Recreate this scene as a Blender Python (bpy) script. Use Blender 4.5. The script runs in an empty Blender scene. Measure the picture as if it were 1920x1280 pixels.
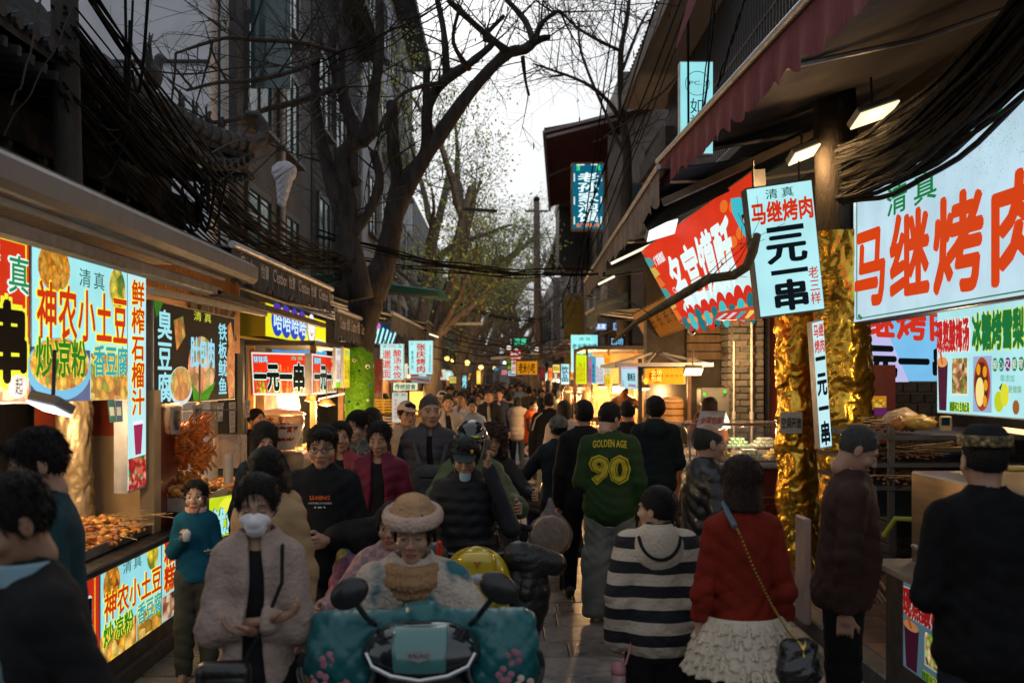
import bpy,math,random
import numpy as np
from mathutils import Vector,Matrix,noise as mnoise
R=math.radians
rnd=random.Random(7)
SC=bpy.context.scene
COL=SC.collection
# ---------------------------------------------------------------- camera, sky, sun, exposure
F,CX,HZ,CH=1867.0,945.0,710.0,1.98
cam_d=bpy.data.cameras.new('camera');cam=bpy.data.objects.new('camera',cam_d);COL.objects.link(cam)
cam.location=(0,0,CH);cam.rotation_euler=(R(90),0,0)
cam_d.sensor_width=36;cam_d.lens=36*F/1920
cam_d.shift_x=15/1920;cam_d.shift_y=70/1920
cam_d.clip_start=0.1;cam_d.clip_end=1200
cam_d.dof.use_dof=True;cam_d.dof.focus_distance=7.6;cam_d.dof.aperture_fstop=2.4
SC.camera=cam
W=bpy.data.worlds.new('World');SC.world=W;W.use_nodes=True
_n=W.node_tree;_n.nodes.clear()
_o=_n.nodes.new('ShaderNodeOutputWorld');_b=_n.nodes.new('ShaderNodeBackground')
_s=_n.nodes.new('ShaderNodeTexSky');_s.sky_type='NISHITA';_s.sun_disc=False
_s.sun_elevation=R(36);_s.sun_rotation=R(-12);_s.air_density=1.0;_s.dust_density=4.0;_s.ozone_density=1.0
_h=_n.nodes.new('ShaderNodeHueSaturation');_h.inputs['Saturation'].default_value=0.30
_c=_n.nodes.new('ShaderNodeTexCoord');_q=_n.nodes.new('ShaderNodeTexNoise');_q.inputs['Scale'].default_value=1.6;_q.inputs['Detail'].default_value=4
_m=_n.nodes.new('ShaderNodeMix');_m.data_type='RGBA';_m.blend_type='MULTIPLY';_m.inputs[0].default_value=1
_r=_n.nodes.new('ShaderNodeMapRange');_r.inputs[1].default_value=.3;_r.inputs[2].default_value=.7;_r.inputs[3].default_value=.86;_r.inputs[4].default_value=1.06
_n.links.new(_s.outputs[0],_h.inputs['Color']);_n.links.new(_c.outputs['Generated'],_q.inputs['Vector'])
_n.links.new(_q.outputs['Fac'],_r.inputs[0]);_n.links.new(_h.outputs[0],_m.inputs[6]);_n.links.new(_r.outputs[0],_m.inputs[7])
_u=_n.nodes.new('ShaderNodeMix');_u.data_type='RGBA';_u.inputs[0].default_value=.80;_u.inputs[7].default_value=(3.0,3.22,3.5,1)
_n.links.new(_m.outputs[2],_u.inputs[6]);_n.links.new(_u.outputs[2],_b.inputs['Color']);_b.inputs['Strength'].default_value=0.085
_n.links.new(_b.outputs[0],_o.inputs['Surface'])
sun_d=bpy.data.lights.new('sun','SUN');sun_d.energy=0.5;sun_d.angle=R(30);sun_d.color=(1,.93,.85)
sun=bpy.data.objects.new('sun',sun_d);COL.objects.link(sun);sun.rotation_euler=(R(76),0,R(180+22))
sun.location=(0,60,40)
SC.view_settings.view_transform='Standard';SC.view_settings.look='None'
EXPO=1.0;SC.view_settings.exposure=EXPO;SC.view_settings.gamma=1.0;SC.view_settings.use_curve_mapping=False
SC.render.engine='CYCLES'
SC.cycles.use_denoising=True;SC.cycles.max_bounces=5;SC.cycles.diffuse_bounces=3;SC.cycles.glossy_bounces=2
SC.cycles.transmission_bounces=3;SC.cycles.transparent_max_bounces=8
SC.cycles.caustics_reflective=False;SC.cycles.caustics_refractive=False
SC.cycles.sample_clamp_indirect=4
# ---------------------------------------------------------------- places
def P(px,py,Y):return Vector(((px-CX)*Y/F,Y,CH+(HZ-py)*Y/F))
def YX(px,X):return X*F/(px-CX)
def PX(px,py,X):return P(px,py,YX(px,X))
def ZZ(py,Y):return CH+(HZ-py)*Y/F
def XX(px,Y):return(px-CX)*Y/F
def lin(c):return tuple((v/255/12.92)if v<=10 else((v/255+.055)/1.055)**2.4 for v in c)
# ---------------------------------------------------------------- materials
MATS={}
def mat(col,rough=.7,var=.2,scale=6,bump=0.,bscale=60,metal=0.,emit=0.,kind=None,coat=0.,alpha=1.,key=None,col2=None,trans=0.,stretch=None,spec=None):
 emit=emit/2**EXPO
 k=(col,rough,var,scale,bump,bscale,metal,emit,kind,coat,alpha,key,col2,trans,stretch)
 if k in MATS:return MATS[k]
 m=bpy.data.materials.new(key or kind or 'paint');m.use_nodes=True;nt=m.node_tree;N=nt.nodes;L=nt.links
 b=N['Principled BSDF'];b.inputs['Roughness'].default_value=rough;b.inputs['Metallic'].default_value=metal
 if coat:b.inputs['Coat Weight'].default_value=coat;b.inputs['Coat Roughness'].default_value=.08
 if trans:b.inputs['Transmission Weight'].default_value=trans
 if spec is not None:b.inputs['Specular IOR Level'].default_value=spec
 b.inputs['Alpha'].default_value=alpha
 tc=N.new('ShaderNodeTexCoord');vec=tc.outputs['Object']
 if stretch:
  mp=N.new('ShaderNodeMapping');mp.inputs['Scale'].default_value=stretch;L.new(vec,mp.inputs[0]);vec=mp.outputs[0]
 def noise(s,d=3,r=.55):
  n=N.new('ShaderNodeTexNoise');n.inputs['Scale'].default_value=s;n.inputs['Detail'].default_value=d;n.inputs['Roughness'].default_value=r
  L.new(vec,n.inputs['Vector']);return n
 def mr(src,a,b_,c,d):
  r=N.new('ShaderNodeMapRange');r.inputs[1].default_value=a;r.inputs[2].default_value=b_;r.inputs[3].default_value=c;r.inputs[4].default_value=d
  L.new(src,r.inputs[0]);return r.outputs[0]
 def mixc(fac,a,b_,blend='MIX'):
  x=N.new('ShaderNodeMix');x.data_type='RGBA';x.blend_type=blend
  for i,v in((0,fac),(6,a),(7,b_)):
   if isinstance(v,bpy.types.NodeSocket):L.new(v,x.inputs[i])
   elif isinstance(v,(int,float)):x.inputs[i].default_value=v if i==0 else(v,v,v,1)
   else:x.inputs[i].default_value=(*v[:3],1)
  return x.outputs[2]
 def math_(op,a,b_=0.):
  x=N.new('ShaderNodeMath');x.operation=op
  for i,v in((0,a),(1,b_)):
   if isinstance(v,bpy.types.NodeSocket):L.new(v,x.inputs[i])
   else:x.inputs[i].default_value=v
  return x.outputs[0]
 base=(*col,1)
 n1=noise(scale)
 hsrc=None
 if kind=='objcol':
  oi=N.new('ShaderNodeObjectInfo');c=mixc(1.,oi.outputs['Color'],mr(n1.outputs['Fac'],.3,.7,1-var,1+var),'MULTIPLY')
 elif kind=='skin':
  at=N.new('ShaderNodeAttribute');at.attribute_name='tint'
  c=mixc(1.,mixc(1.,col,at.outputs['Color'],'MULTIPLY'),mr(n1.outputs['Fac'],.3,.7,.9,1.08),'MULTIPLY')
  b.inputs['Subsurface Weight'].default_value=0.0
 elif kind=='stripes':
  sx=N.new('ShaderNodeSeparateXYZ');L.new(vec,sx.inputs[0])
  z=math_('MODULO',math_('ADD',math_('MULTIPLY',sx.outputs[2],1/.113),math_('MULTIPLY',n1.outputs['Fac'],.22)),1.)
  f=math_('GREATER_THAN',z,.50)
  c=mixc(f,col,col2)
 elif kind=='plaid':
  w=N.new('ShaderNodeTexChecker');w.inputs['Scale'].default_value=scale;L.new(vec,w.inputs[0])
  w.inputs[1].default_value=base;w.inputs[2].default_value=(*col2,1);c=w.outputs[0]
 elif kind=='cells':
  v=N.new('ShaderNodeTexVoronoi');v.inputs['Scale'].default_value=scale;L.new(vec,v.inputs['Vector'])
  rp=N.new('ShaderNodeValToRGB');sc=N.new('ShaderNodeSeparateColor');L.new(v.outputs['Color'],sc.inputs[0]);L.new(sc.outputs[0],rp.inputs[0])
  cols=list(col2);rp.color_ramp.elements[0].color=(*cols[0],1);rp.color_ramp.elements[1].color=(*cols[-1],1)
  for i,cc in enumerate(cols[1:-1]):
   e=rp.color_ramp.elements.new((i+1)/(len(cols)-1));e.color=(*cc,1)
  c=mixc(1.,rp.outputs[0],mr(v.outputs['Distance'],0,.7,1.3,.55),'MULTIPLY')
  n2=noise(scale*5,3);c=mixc(1.,c,mr(n2.outputs['Fac'],.3,.7,.7,1.3),'MULTIPLY')
 elif kind=='patches':
  f=mr(n1.outputs['Fac'],.59,.66,0,1);c=mixc(f,col,col2)
 elif kind=='strata':
  f=mr(n1.outputs['Fac'],.35,.65,0,1);c=mixc(f,col,col2)
 else:
  c=mixc(1.,base,mr(n1.outputs['Fac'],.3,.7,1-var,1+var),'MULTIPLY')if var else None
  if col2 is not None:
   n2=noise(scale*.35,5,.7);f=mr(n2.outputs['Fac'],.5,.68,0,1)
   c=mixc(f,c if c is not None else base,col2)
 if c is not None:L.new(c,b.inputs['Base Color'])
 else:b.inputs['Base Color'].default_value=base
 if emit:
  if kind or var:L.new(c,b.inputs['Emission Color'])
  else:b.inputs['Emission Color'].default_value=base
  b.inputs['Emission Strength'].default_value=emit
  if c is not None:
   dk=mixc(1.,c,.25,'MULTIPLY');L.new(dk,b.inputs['Base Color'])
  else:b.inputs['Base Color'].default_value=tuple(v*.25 for v in col)+(1,)
 if bump:
  nb=noise(bscale,3)if kind not in('cells',)else None
  bp=N.new('ShaderNodeBump');bp.inputs['Strength'].default_value=bump;bp.inputs['Distance'].default_value=.02
  L.new((nb.outputs['Fac']if nb else v.outputs['Distance']),bp.inputs['Height'])
  if not nb:bp.invert=True
  L.new(bp.outputs[0],b.inputs['Normal'])
 if var and not emit and metal<.5:
  nr=noise(scale*2.3,4);L.new(mr(nr.outputs['Fac'],.3,.7,max(0,rough-.12),min(1,rough+.12)),b.inputs['Roughness'])
 m.use_backface_culling=False
 MATS[k]=m
 return m
def lit(rgb,s=1.,var=.10):return mat(lin(rgb),.65,var,2.2,emit=s,key='backlit_panel',spec=.12)  # noise in the glow stands in for hot spots of the tubes
def ink(rgb,s=1.):return mat(lin(rgb),.7,0,emit=s,key='backlit_ink',spec=.1)
def flat(rgb,rough=.6):return mat(lin(rgb),rough,.08,10,key='print')
# ---------------------------------------------------------------- objects
ORG={}
def setp(o,label=None,cat=None,group=None,kind=None):
 if label:o['label']=label
 if cat:o['category']=cat
 if group:o['group']=group
 if kind:o['kind']=kind
 return o
def thing(name,loc,label,cat,group=None):
 o=bpy.data.objects.new(name,None);COL.objects.link(o);o.location=loc;o.empty_display_size=.1
 ORG[o.name]=Vector(loc);return setp(o,label,cat,group)
def link(name,me,m,parent=None,loc=None,smooth=False):
 """me: mesh data in world coordinates"""
 if m is not None:
  for mm in(m if isinstance(m,(list,tuple))else[m]):me.materials.append(mm)
 o=bpy.data.objects.new(name,me);COL.objects.link(o)
 if parent is not None:
  org=ORG[parent.name];o.parent=parent;ORG[o.name]=org
  me.transform(Matrix.Translation(-org))
 else:
  if loc is None:
   n=len(me.vertices);co=np.empty(n*3,np.float32);me.vertices.foreach_get('co',co);co=co.reshape(-1,3)
   loc=(float((co[:,0].min()+co[:,0].max())/2),float((co[:,1].min()+co[:,1].max())/2),float(co[:,2].min()))
  me.transform(Matrix.Translation(-Vector(loc)));o.location=loc;ORG[o.name]=Vector(loc)
 if smooth:me.shade_smooth()
 return o
class MB:
 def __init__(s):s.v=[];s.f=[];s.mi=[]
 def add(s,v,f,mi=0):
  b=len(s.v);s.v.extend([tuple(p)for p in v]);s.f.extend([tuple(i+b for i in q)for q in f]);s.mi.extend([mi]*len(f));return s
 def box(s,c,d,rz=0.,rx=0.,ry=0.,mi=0,bev=0.):
  x,y,z=d[0]/2,d[1]/2,d[2]/2;M=Matrix.Translation(c)@Matrix.Rotation(rz,4,'Z')@Matrix.Rotation(rx,4,'X')@Matrix.Rotation(ry,4,'Y')
  if bev:
   b=min(bev,x*.9,y*.9,z*.9);v=[]
   for sx in(-1,1):
    for sy in(-1,1):
     for sz in(-1,1):
      v+=[M@Vector((sx*(x-b),sy*(y-b),sz*z)),M@Vector((sx*(x-b),sy*y,sz*(z-b))),M@Vector((sx*x,sy*(y-b),sz*(z-b)))]
   import bmesh
   bm=bmesh.new()
   for p in v:bm.verts.new(p)
   bmesh.ops.convex_hull(bm,input=bm.verts);bm.verts.index_update()
   return s.add([tuple(p.co)for p in bm.verts],[[q.index for q in f.verts]for f in bm.faces],mi)
  v=[M@Vector((a*x,b*y,e*z))for a in(-1,1)for b in(-1,1)for e in(-1,1)]
  return s.add(v,[(0,1,3,2),(4,6,7,5),(0,4,5,1),(2,3,7,6),(0,2,6,4),(1,5,7,3)],mi)
 def bar(s,a,b,w,h=None,mi=0):
  """square bar from a to b"""
  a=Vector(a);b=Vector(b);d=b-a;h=h or w
  q=d.to_track_quat('Y','Z').to_matrix().to_4x4();M=Matrix.Translation((a+b)/2)@q
  v=[M@Vector((i*w/2,j*d.length/2,k*h/2))for i in(-1,1)for j in(-1,1)for k in(-1,1)]
  return s.add(v,[(0,1,3,2),(4,6,7,5),(0,4,5,1),(2,3,7,6),(0,2,6,4),(1,5,7,3)],mi)
 def tube(s,pts,r,n=6,cap=True,mi=0):
  pts=[Vector(p)for p in pts];rs=r if isinstance(r,(list,tuple))else[r]*len(pts)
  v=[];f=[];up=Vector((.13,.21,.97));prev=None
  for i,p in enumerate(pts):
   t=(pts[min(i+1,len(pts)-1)]-pts[max(i-1,0)]);t=t.normalized()if t.length>1e-9 else Vector((0,0,1))
   if prev is None:a=t.cross(up);a=a if a.length>.1 else t.cross(Vector((1,0,0)))
   else:a=prev-t*prev.dot(t)
   a.normalize();b=t.cross(a);prev=a
   for k in range(n):
    w=2*math.pi*k/n;v.append(p+(a*math.cos(w)+b*math.sin(w))*rs[i])
  for i in range(len(pts)-1):
   for k in range(n):f.append((i*n+k,i*n+(k+1)%n,(i+1)*n+(k+1)%n,(i+1)*n+k))
  if cap:f.append(tuple(range(n))[::-1]);f.append(tuple((len(pts)-1)*n+k for k in range(n)))
  return s.add(v,f,mi)
 def lathe(s,c,prof,n=20,mi=0,axis='Z',sx=1.,sy=1.):
  v=[];f=[];c=Vector(c)
  for(r,z)in prof:
   for k in range(n):
    w=2*math.pi*k/n;q=(r*math.cos(w)*sx,r*math.sin(w)*sy,z)
    if axis=='Y':q=(q[0],q[2],q[1])
    if axis=='X':q=(q[2],q[0],q[1])
    v.append(c+Vector(q))
  for i in range(len(prof)-1):
   for k in range(n):f.append((i*n+k,i*n+(k+1)%n,(i+1)*n+(k+1)%n,(i+1)*n+k))
  f.append(tuple(range(n))[::-1]);f.append(tuple((len(prof)-1)*n+k for k in range(n)))
  return s.add(v,f,mi)
 def ball(s,c,r,n=8,mi=0):
  r=r if isinstance(r,(tuple,list))else(r,r,r);v=[Vector(c)+Vector((0,0,-r[2]))];f=[];m_=max(3,n//2)
  for i in range(1,m_):
   a=-math.pi/2+math.pi*i/m_
   for k in range(n):w=2*math.pi*k/n;v.append(Vector(c)+Vector((r[0]*math.cos(a)*math.cos(w),r[1]*math.cos(a)*math.sin(w),r[2]*math.sin(a))))
  v.append(Vector(c)+Vector((0,0,r[2])))
  for k in range(n):f.append((0,1+(k+1)%n,1+k));f.append((len(v)-1,1+(m_-2)*n+k,1+(m_-2)*n+(k+1)%n))
  for i in range(m_-2):
   for k in range(n):f.append((1+i*n+k,1+i*n+(k+1)%n,1+(i+1)*n+(k+1)%n,1+(i+1)*n+k))
  return s.add(v,f,mi)
 def poly(s,pts,th,nrm,mi=0):
  """a flat outline with thickness th along nrm"""
  nrm=Vector(nrm).normalized()*th;n=len(pts);v=[Vector(p)for p in pts]+[Vector(p)+nrm for p in pts]
  f=[tuple(range(n))[::-1],tuple(range(n,2*n))]+[(i,(i+1)%n,n+(i+1)%n,n+i)for i in range(n)]
  return s.add(v,f,mi)
 def sheet(s,fn,nu,nv,th=0.,mi=0):
  v=[fn(i/nu,j/nv)for i in range(nu+1)for j in range(nv+1)];k=nv+1
  f=[(i*k+j,(i+1)*k+j,(i+1)*k+j+1,i*k+j+1)for i in range(nu)for j in range(nv)]
  if th:
   n0=len(v);v=v+[(p[0],p[1],p[2]-th)for p in map(Vector,v)]
   f=f+[tuple(n0+q for q in g[::-1])for g in f]
   e=[i*k for i in range(nu+1)],[i*k+nv for i in range(nu+1)],list(range(k)),[nu*k+j for j in range(k)]
   for ring in e:f+=[(ring[i],ring[i+1],n0+ring[i+1],n0+ring[i])for i in range(len(ring)-1)]
  return s.add(v,f,mi)
 def mesh(s,name='mesh'):
  me=bpy.data.meshes.new(name);me.from_pydata(s.v,[],s.f)
  if any(s.mi):me.polygons.foreach_set('material_index',s.mi)
  me.update();return me
 def build(s,name,m,parent=None,label=None,cat=None,group=None,kind=None,smooth=False,loc=None):
  o=link(name,s.mesh(name),m,parent,loc,smooth);return setp(o,label,cat,group,kind)
def lamp(loc,col,energy,size=.3,name='stall_lamp_light',parent=None,rot=None):
 d=bpy.data.lights.new(name,'POINT' if rot is None else 'AREA');d.energy=energy;d.color=col
 if rot is None:d.shadow_soft_size=size
 else:d.size=size
 o=bpy.data.objects.new(name,d);COL.objects.link(o);o.location=loc
 if rot is not None:o.rotation_euler=rot
 if parent is not None:o.parent=parent;o.location=Vector(loc)-ORG[parent.name]
 return o
WARM=(1.,.58,.24);WHITE=(.9,.95,1.)
# ---------------------------------------------------------------- lettering
TXT={}
def text_mesh(s,off=0.,vertical=False,gap=1.):
 k=(s,off,vertical,gap)
 if k in TXT:return TXT[k]
 cu=bpy.data.curves.new('t','FONT');cu.body='\n'.join(s)if vertical else s;cu.size=1;cu.offset=off;cu.resolution_u=2
 cu.align_x='CENTER' if vertical else 'LEFT';cu.space_line=gap if vertical else 1.1;cu.space_character=1 if vertical else gap
 cu.fill_mode='FRONT'
 o=bpy.data.objects.new('t',cu);me=bpy.data.meshes.new_from_object(o)
 n=len(me.vertices);co=np.empty(n*3,np.float32);me.vertices.foreach_get('co',co);co=co.reshape(-1,3)
 fs=[tuple(p.vertices)for p in me.polygons]
 bpy.data.objects.remove(o);bpy.data.curves.remove(cu);bpy.data.meshes.remove(me)
 # box of the plain letters, so that an outline keeps the place of its letters
 if off:
  c0=text_mesh(s,0,vertical,gap);lo,hi=c0[2],c0[3]
 else:lo,hi=co.min(0),co.max(0)
 TXT[k]=(co,fs,lo,hi);return TXT[k]
class Quad:
 """a sign face from four corners: top-left, top-right, bottom-right, bottom-left as seen by the reader"""
 def __init__(s,tl,tr,br,bl):
  s.c=[Vector(p)for p in(tl,tr,br,bl)];n=(s.c[2]-s.c[0]).cross(s.c[3]-s.c[1]);n.normalize();m=sum(s.c,Vector())/4;E=Vector((0,0,CH))
  if abs(n.dot((m-E).normalized()))>.05:s.c=[E+(p-E)*(m-E).dot(n)/(p-E).dot(n)for p in s.c]
  s.n=(s.c[1]-s.c[0]).cross(s.c[3]-s.c[0]).normalized()*-1
  s.w=((s.c[1]-s.c[0]).length+(s.c[2]-s.c[3]).length)/2;s.h=((s.c[3]-s.c[0]).length+(s.c[2]-s.c[1]).length)/2
 def at(s,u,v,o=0.):
  t=s.c[0].lerp(s.c[1],u);b=s.c[3].lerp(s.c[2],u);return t.lerp(b,v)+s.n*o
 def panel(s,name,th,m,parent,inset=0.,off=0.):
  mb=MB();a=[s.at(inset,inset,off),s.at(1-inset,inset,off),s.at(1-inset,1-inset,off),s.at(inset,1-inset,off)]
  mb.poly(a,-th,s.n);return mb.build(name,m,parent)
 def rect(s,name,u0,v0,u1,v1,m,parent,off=.004,th=.003,kind=None):
  mb=MB();nseg=1;a=[s.at(u0,v0,off),s.at(u1,v0,off),s.at(u1,v1,off),s.at(u0,v1,off)]
  mb.poly(a,-th,s.n);return mb.build(name,m,parent,kind=kind)
 def disc(s,name,u,v,ru,rv,m,parent,off=.006,n=24,th=.003,a0=0,a1=2*math.pi):
  mb=MB();mb.poly([s.at(u+ru*math.cos(a0+(a1-a0)*k/n),v+rv*math.sin(a0+(a1-a0)*k/n),off)for k in range(n)],-th,s.n)
  return mb.build(name,m,parent)
 def shape(s,name,pts,m,parent,off=.006,th=.003):
  mb=MB();mb.poly([s.at(u,v,off)for u,v in pts],-th,s.n);return mb.build(name,m,parent)
 def text(s,t,u0,v0,u1,v1,m,parent,vertical=False,off=.01,bold=0.,outline=None,ow=.05,gap=1.,shear=0.,name='lettering'):
  res=[];e=bold;bold=0.
  for(b,mm,oo,e)in([(bold,outline,off-.004,e+ow*.8)]if outline else[])+[(bold,m,off,e)]:
   co,fs,lo,hi=text_mesh(t,b,vertical,gap)
   U=u0+(co[:,0]-lo[0])/(hi[0]-lo[0])*(u1-u0);V=v1-(co[:,1]-lo[1])/(hi[1]-lo[1])*(v1-v0)
   V=V+shear*(U-(u0+u1)/2)
   c=[np.array(q)for q in s.c];n=np.array(s.n)
   if e>.001:
    nv=len(U);du=(u1-u0)/(hi[0]-lo[0])*e;dv=(v1-v0)/(hi[1]-lo[1])*e;sh_=[(0,0),(du,0),(-du,0),(0,dv),(0,-dv),(du*.7,dv*.7),(-du*.7,-dv*.7),(du*.7,-dv*.7),(-du*.7,dv*.7)]
    fs=[tuple(a+nv*i for a in f)for i in range(9)for f in fs];oo=oo+np.repeat(np.arange(9)*.0003,nv)[:,None];U,V=np.concatenate([U+a for a,b2 in sh_]),np.concatenate([V+b2 for a,b2 in sh_])
   U=U[:,None];V=V[:,None]
   p=(c[0]*(1-U)+c[1]*U)*(1-V)+(c[3]*(1-U)+c[2]*U)*V+n*oo
   me=bpy.data.meshes.new(name);me.from_pydata(p.tolist(),[],fs);me.update()
   res.append(link(name if mm is m else name+'_outline',me,mm,parent))
  return res[-1]
def frame_of(q,w,th,m,parent,back=.0,name='frame'):
 mb=MB();e=[q.at(0,0),q.at(1,0),q.at(1,1),q.at(0,1)]
 for i in range(4):mb.bar(e[i]-q.n*(th/2-.006),e[(i+1)%4]-q.n*(th/2-.006),w,th)
 return mb.build(name,m,parent)
STEEL=mat((.30,.30,.31),.35,.15,12,metal=.8,key='steel');DARKMETAL=mat((.03,.03,.033),.5,.3,8,key='dark_metal')
ALU=mat((.42,.42,.43),.45,.15,8,metal=.4,key='aluminium')
def hanging(q,th,zc,m=DARKMETAL,parent=None):
 mb=MB()
 for u in(.15,.85):a=q.at(u,0)-q.n*th/2;mb.tube([a,(a[0],a[1],zc)],.008,5)
 return mb.build('hanger',m,parent)
def lightbox(name,corners,label,face=(170,236,240),th=.08,cat='sign',group=None,frame=None,s=1.):
 q=Quad(*corners);c=q.at(.5,1);t=thing(name,c,label,cat,group)
 q.panel('box',th,frame or ALU,t);q.rect('face',.012,.012,.988,.988,lit(face,s),t,off=.004)
 return t,q
# ---------------------------------------------------------------- soft solids: distance fields meshed by surface nets
def nets(f,lo,hi,h):
 lo=np.array(lo,np.float32);hi=np.array(hi,np.float32);n=np.maximum(4,np.ceil((hi-lo)/h).astype(int)+1)
 ax=[lo[i]+h*np.arange(n[i],dtype=np.float32)for i in range(3)]
 X,Y,Z=np.meshgrid(*ax,indexing='ij');D=f(X,Y,Z).astype(np.float32)
 D[0]=D[-1]=1;D[:,0]=D[:,-1]=1;D[:,:,0]=D[:,:,-1]=1
 S=D<0;nx,ny,nz=n
 cn=np.zeros((nx-1,ny-1,nz-1),np.int8)
 for i in(0,1):
  for j in(0,1):
   for k in(0,1):cn+=S[i:nx-1+i,j:ny-1+j,k:nz-1+k]
 act=(cn>0)&(cn<8);idx=np.full(act.shape,-1,np.int64);ci,cj,ck=np.nonzero(act);m=len(ci);idx[ci,cj,ck]=np.arange(m)
 if m==0:return np.zeros((0,3)),[]
 acc=np.zeros((m,3),np.float32);w=np.zeros(m,np.float32)
 corners=[(i,j,k)for i in(0,1)for j in(0,1)for k in(0,1)]
 for a in range(8):
  for b in range(a+1,8):
   A,B=corners[a],corners[b]
   if sum(abs(A[q]-B[q])for q in range(3))!=1:continue
   da=D[ci+A[0],cj+A[1],ck+A[2]];db=D[ci+B[0],cj+B[1],ck+B[2]];c=(da<0)!=(db<0)
   t=np.where(c,da/np.where(c,da-db,1),0)
   for q in range(3):acc[:,q]+=np.where(c,A[q]+(B[q]-A[q])*t,0)
   w+=c
 V=lo+h*(np.stack([ci,cj,ck],1)+acc/w[:,None]);Fs=[]
 for axis in range(3):
  s0=[slice(1,nx-1),slice(1,ny-1),slice(1,nz-1)];s1=list(s0);s0[axis]=slice(0,n[axis]-1);s1[axis]=slice(1,n[axis])
  A=S[tuple(s0)];B=S[tuple(s1)];e=np.nonzero(A!=B);off=[1,1,1];off[axis]=0
  g=[e[q]+off[q]for q in range(3)];b,c=[(1,2),(2,0),(0,1)][axis]
  def cell(db,dc):
   q=[g[0].copy(),g[1].copy(),g[2].copy()];q[b]=q[b]-db;q[c]=q[c]-dc;return idx[q[0],q[1],q[2]]
  Q=np.stack([cell(1,1),cell(0,1),cell(0,0),cell(1,0)],1);fl=~A[e];Q[fl]=Q[fl][:,::-1];Fs.append(Q)
 Fq=np.concatenate(Fs);Fq=Fq[(Fq>=0).all(1)]
 return V,Fq
def np_mesh(name,V,Fq,tint=None,smooth=True,mi=None):
 me=bpy.data.meshes.new(name);nv,nf=len(V),len(Fq);Fq=np.asarray(Fq,np.int32)
 me.vertices.add(nv);me.vertices.foreach_set('co',np.asarray(V,np.float32).ravel());me.loops.add(nf*4);me.loops.foreach_set('vertex_index',Fq.ravel())
 me.polygons.add(nf);me.polygons.foreach_set('loop_start',np.arange(0,nf*4,4,dtype=np.int32))
 if mi is not None:me.polygons.foreach_set('material_index',np.asarray(mi,np.int32))
 me.update(calc_edges=True)
 if tint is not None:
  a=me.color_attributes.new('tint','FLOAT_COLOR','POINT');c=np.ones((nv,4),np.float32);c[:,:3]=tint;a.data.foreach_set('color',c.ravel())
 if smooth:me.polygons.foreach_set('use_smooth',np.ones(nf,bool))
 return me
def smin(a,b,k):
 if k<=0:return np.minimum(a,b)
 h=np.maximum(k-np.abs(a-b),0)/k;return np.minimum(a,b)-h*h*k*.25
def smax(a,b,k):return-smin(-a,-b,k)
def ell(X,Y,Z,c,r):
 r=(r,r,r)if not isinstance(r,(tuple,list))else r
 k0=np.sqrt(((X-c[0])/r[0])**2+((Y-c[1])/r[1])**2+((Z-c[2])/r[2])**2)+1e-9
 k1=np.sqrt(((X-c[0])/r[0]**2)**2+((Y-c[1])/r[1]**2)**2+((Z-c[2])/r[2]**2)**2)+1e-9
 return k0*(k0-1)/k1
def cap(X,Y,Z,a,b,ra,rb=None):
 rb=ra if rb is None else rb;ab=(b[0]-a[0],b[1]-a[1],b[2]-a[2]);L=ab[0]**2+ab[1]**2+ab[2]**2+1e-9
 t=np.clip(((X-a[0])*ab[0]+(Y-a[1])*ab[1]+(Z-a[2])*ab[2])/L,0,1)
 return np.sqrt((X-a[0]-ab[0]*t)**2+(Y-a[1]-ab[1]*t)**2+(Z-a[2]-ab[2]*t)**2)-(ra+(rb-ra)*t)
def boxs(X,Y,Z,c,d,r=.01):
 qx=np.abs(X-c[0])-d[0]+r;qy=np.abs(Y-c[1])-d[1]+r;qz=np.abs(Z-c[2])-d[2]+r
 return np.sqrt(np.maximum(qx,0)**2+np.maximum(qy,0)**2+np.maximum(qz,0)**2)+np.minimum(np.maximum(qx,np.maximum(qy,qz)),0)-r
def folds(X,Y,Z,s=1.,ph=0.):
 a=1-2*np.abs(np.sin(X*12+Z*23+ph+1.4*np.sin(Z*7+ph)+1.3*np.sin(Y*9+X*4)))**.75
 b=1-2*np.abs(np.sin(Z*37-X*17+ph*2+1.7*np.sin(X*11+ph)+Y*8))**.8
 m=.5+.5*np.sin(X*7+Z*5.3+ph*3+2*np.sin(Y*6));return(a*m+b*(1-m)*.9+.25*np.sin(X*61+Z*44+Y*50))*s*.62
def solid(name,f,lo,hi,h,m,parent,label=None,origin=(0,0,0),rz=0.,**kw):
 V,Q=nets(f,lo,hi,h);V=np.asarray(V,np.float64)
 if rz:c,s=math.cos(rz),math.sin(rz);V=np.stack([V[:,0]*c-V[:,1]*s,V[:,0]*s+V[:,1]*c,V[:,2]],1)
 V=V+np.array(origin);me=np_mesh(name,V,Q);o=link(name,me,m,parent);return setp(o,label,**kw)
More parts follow.
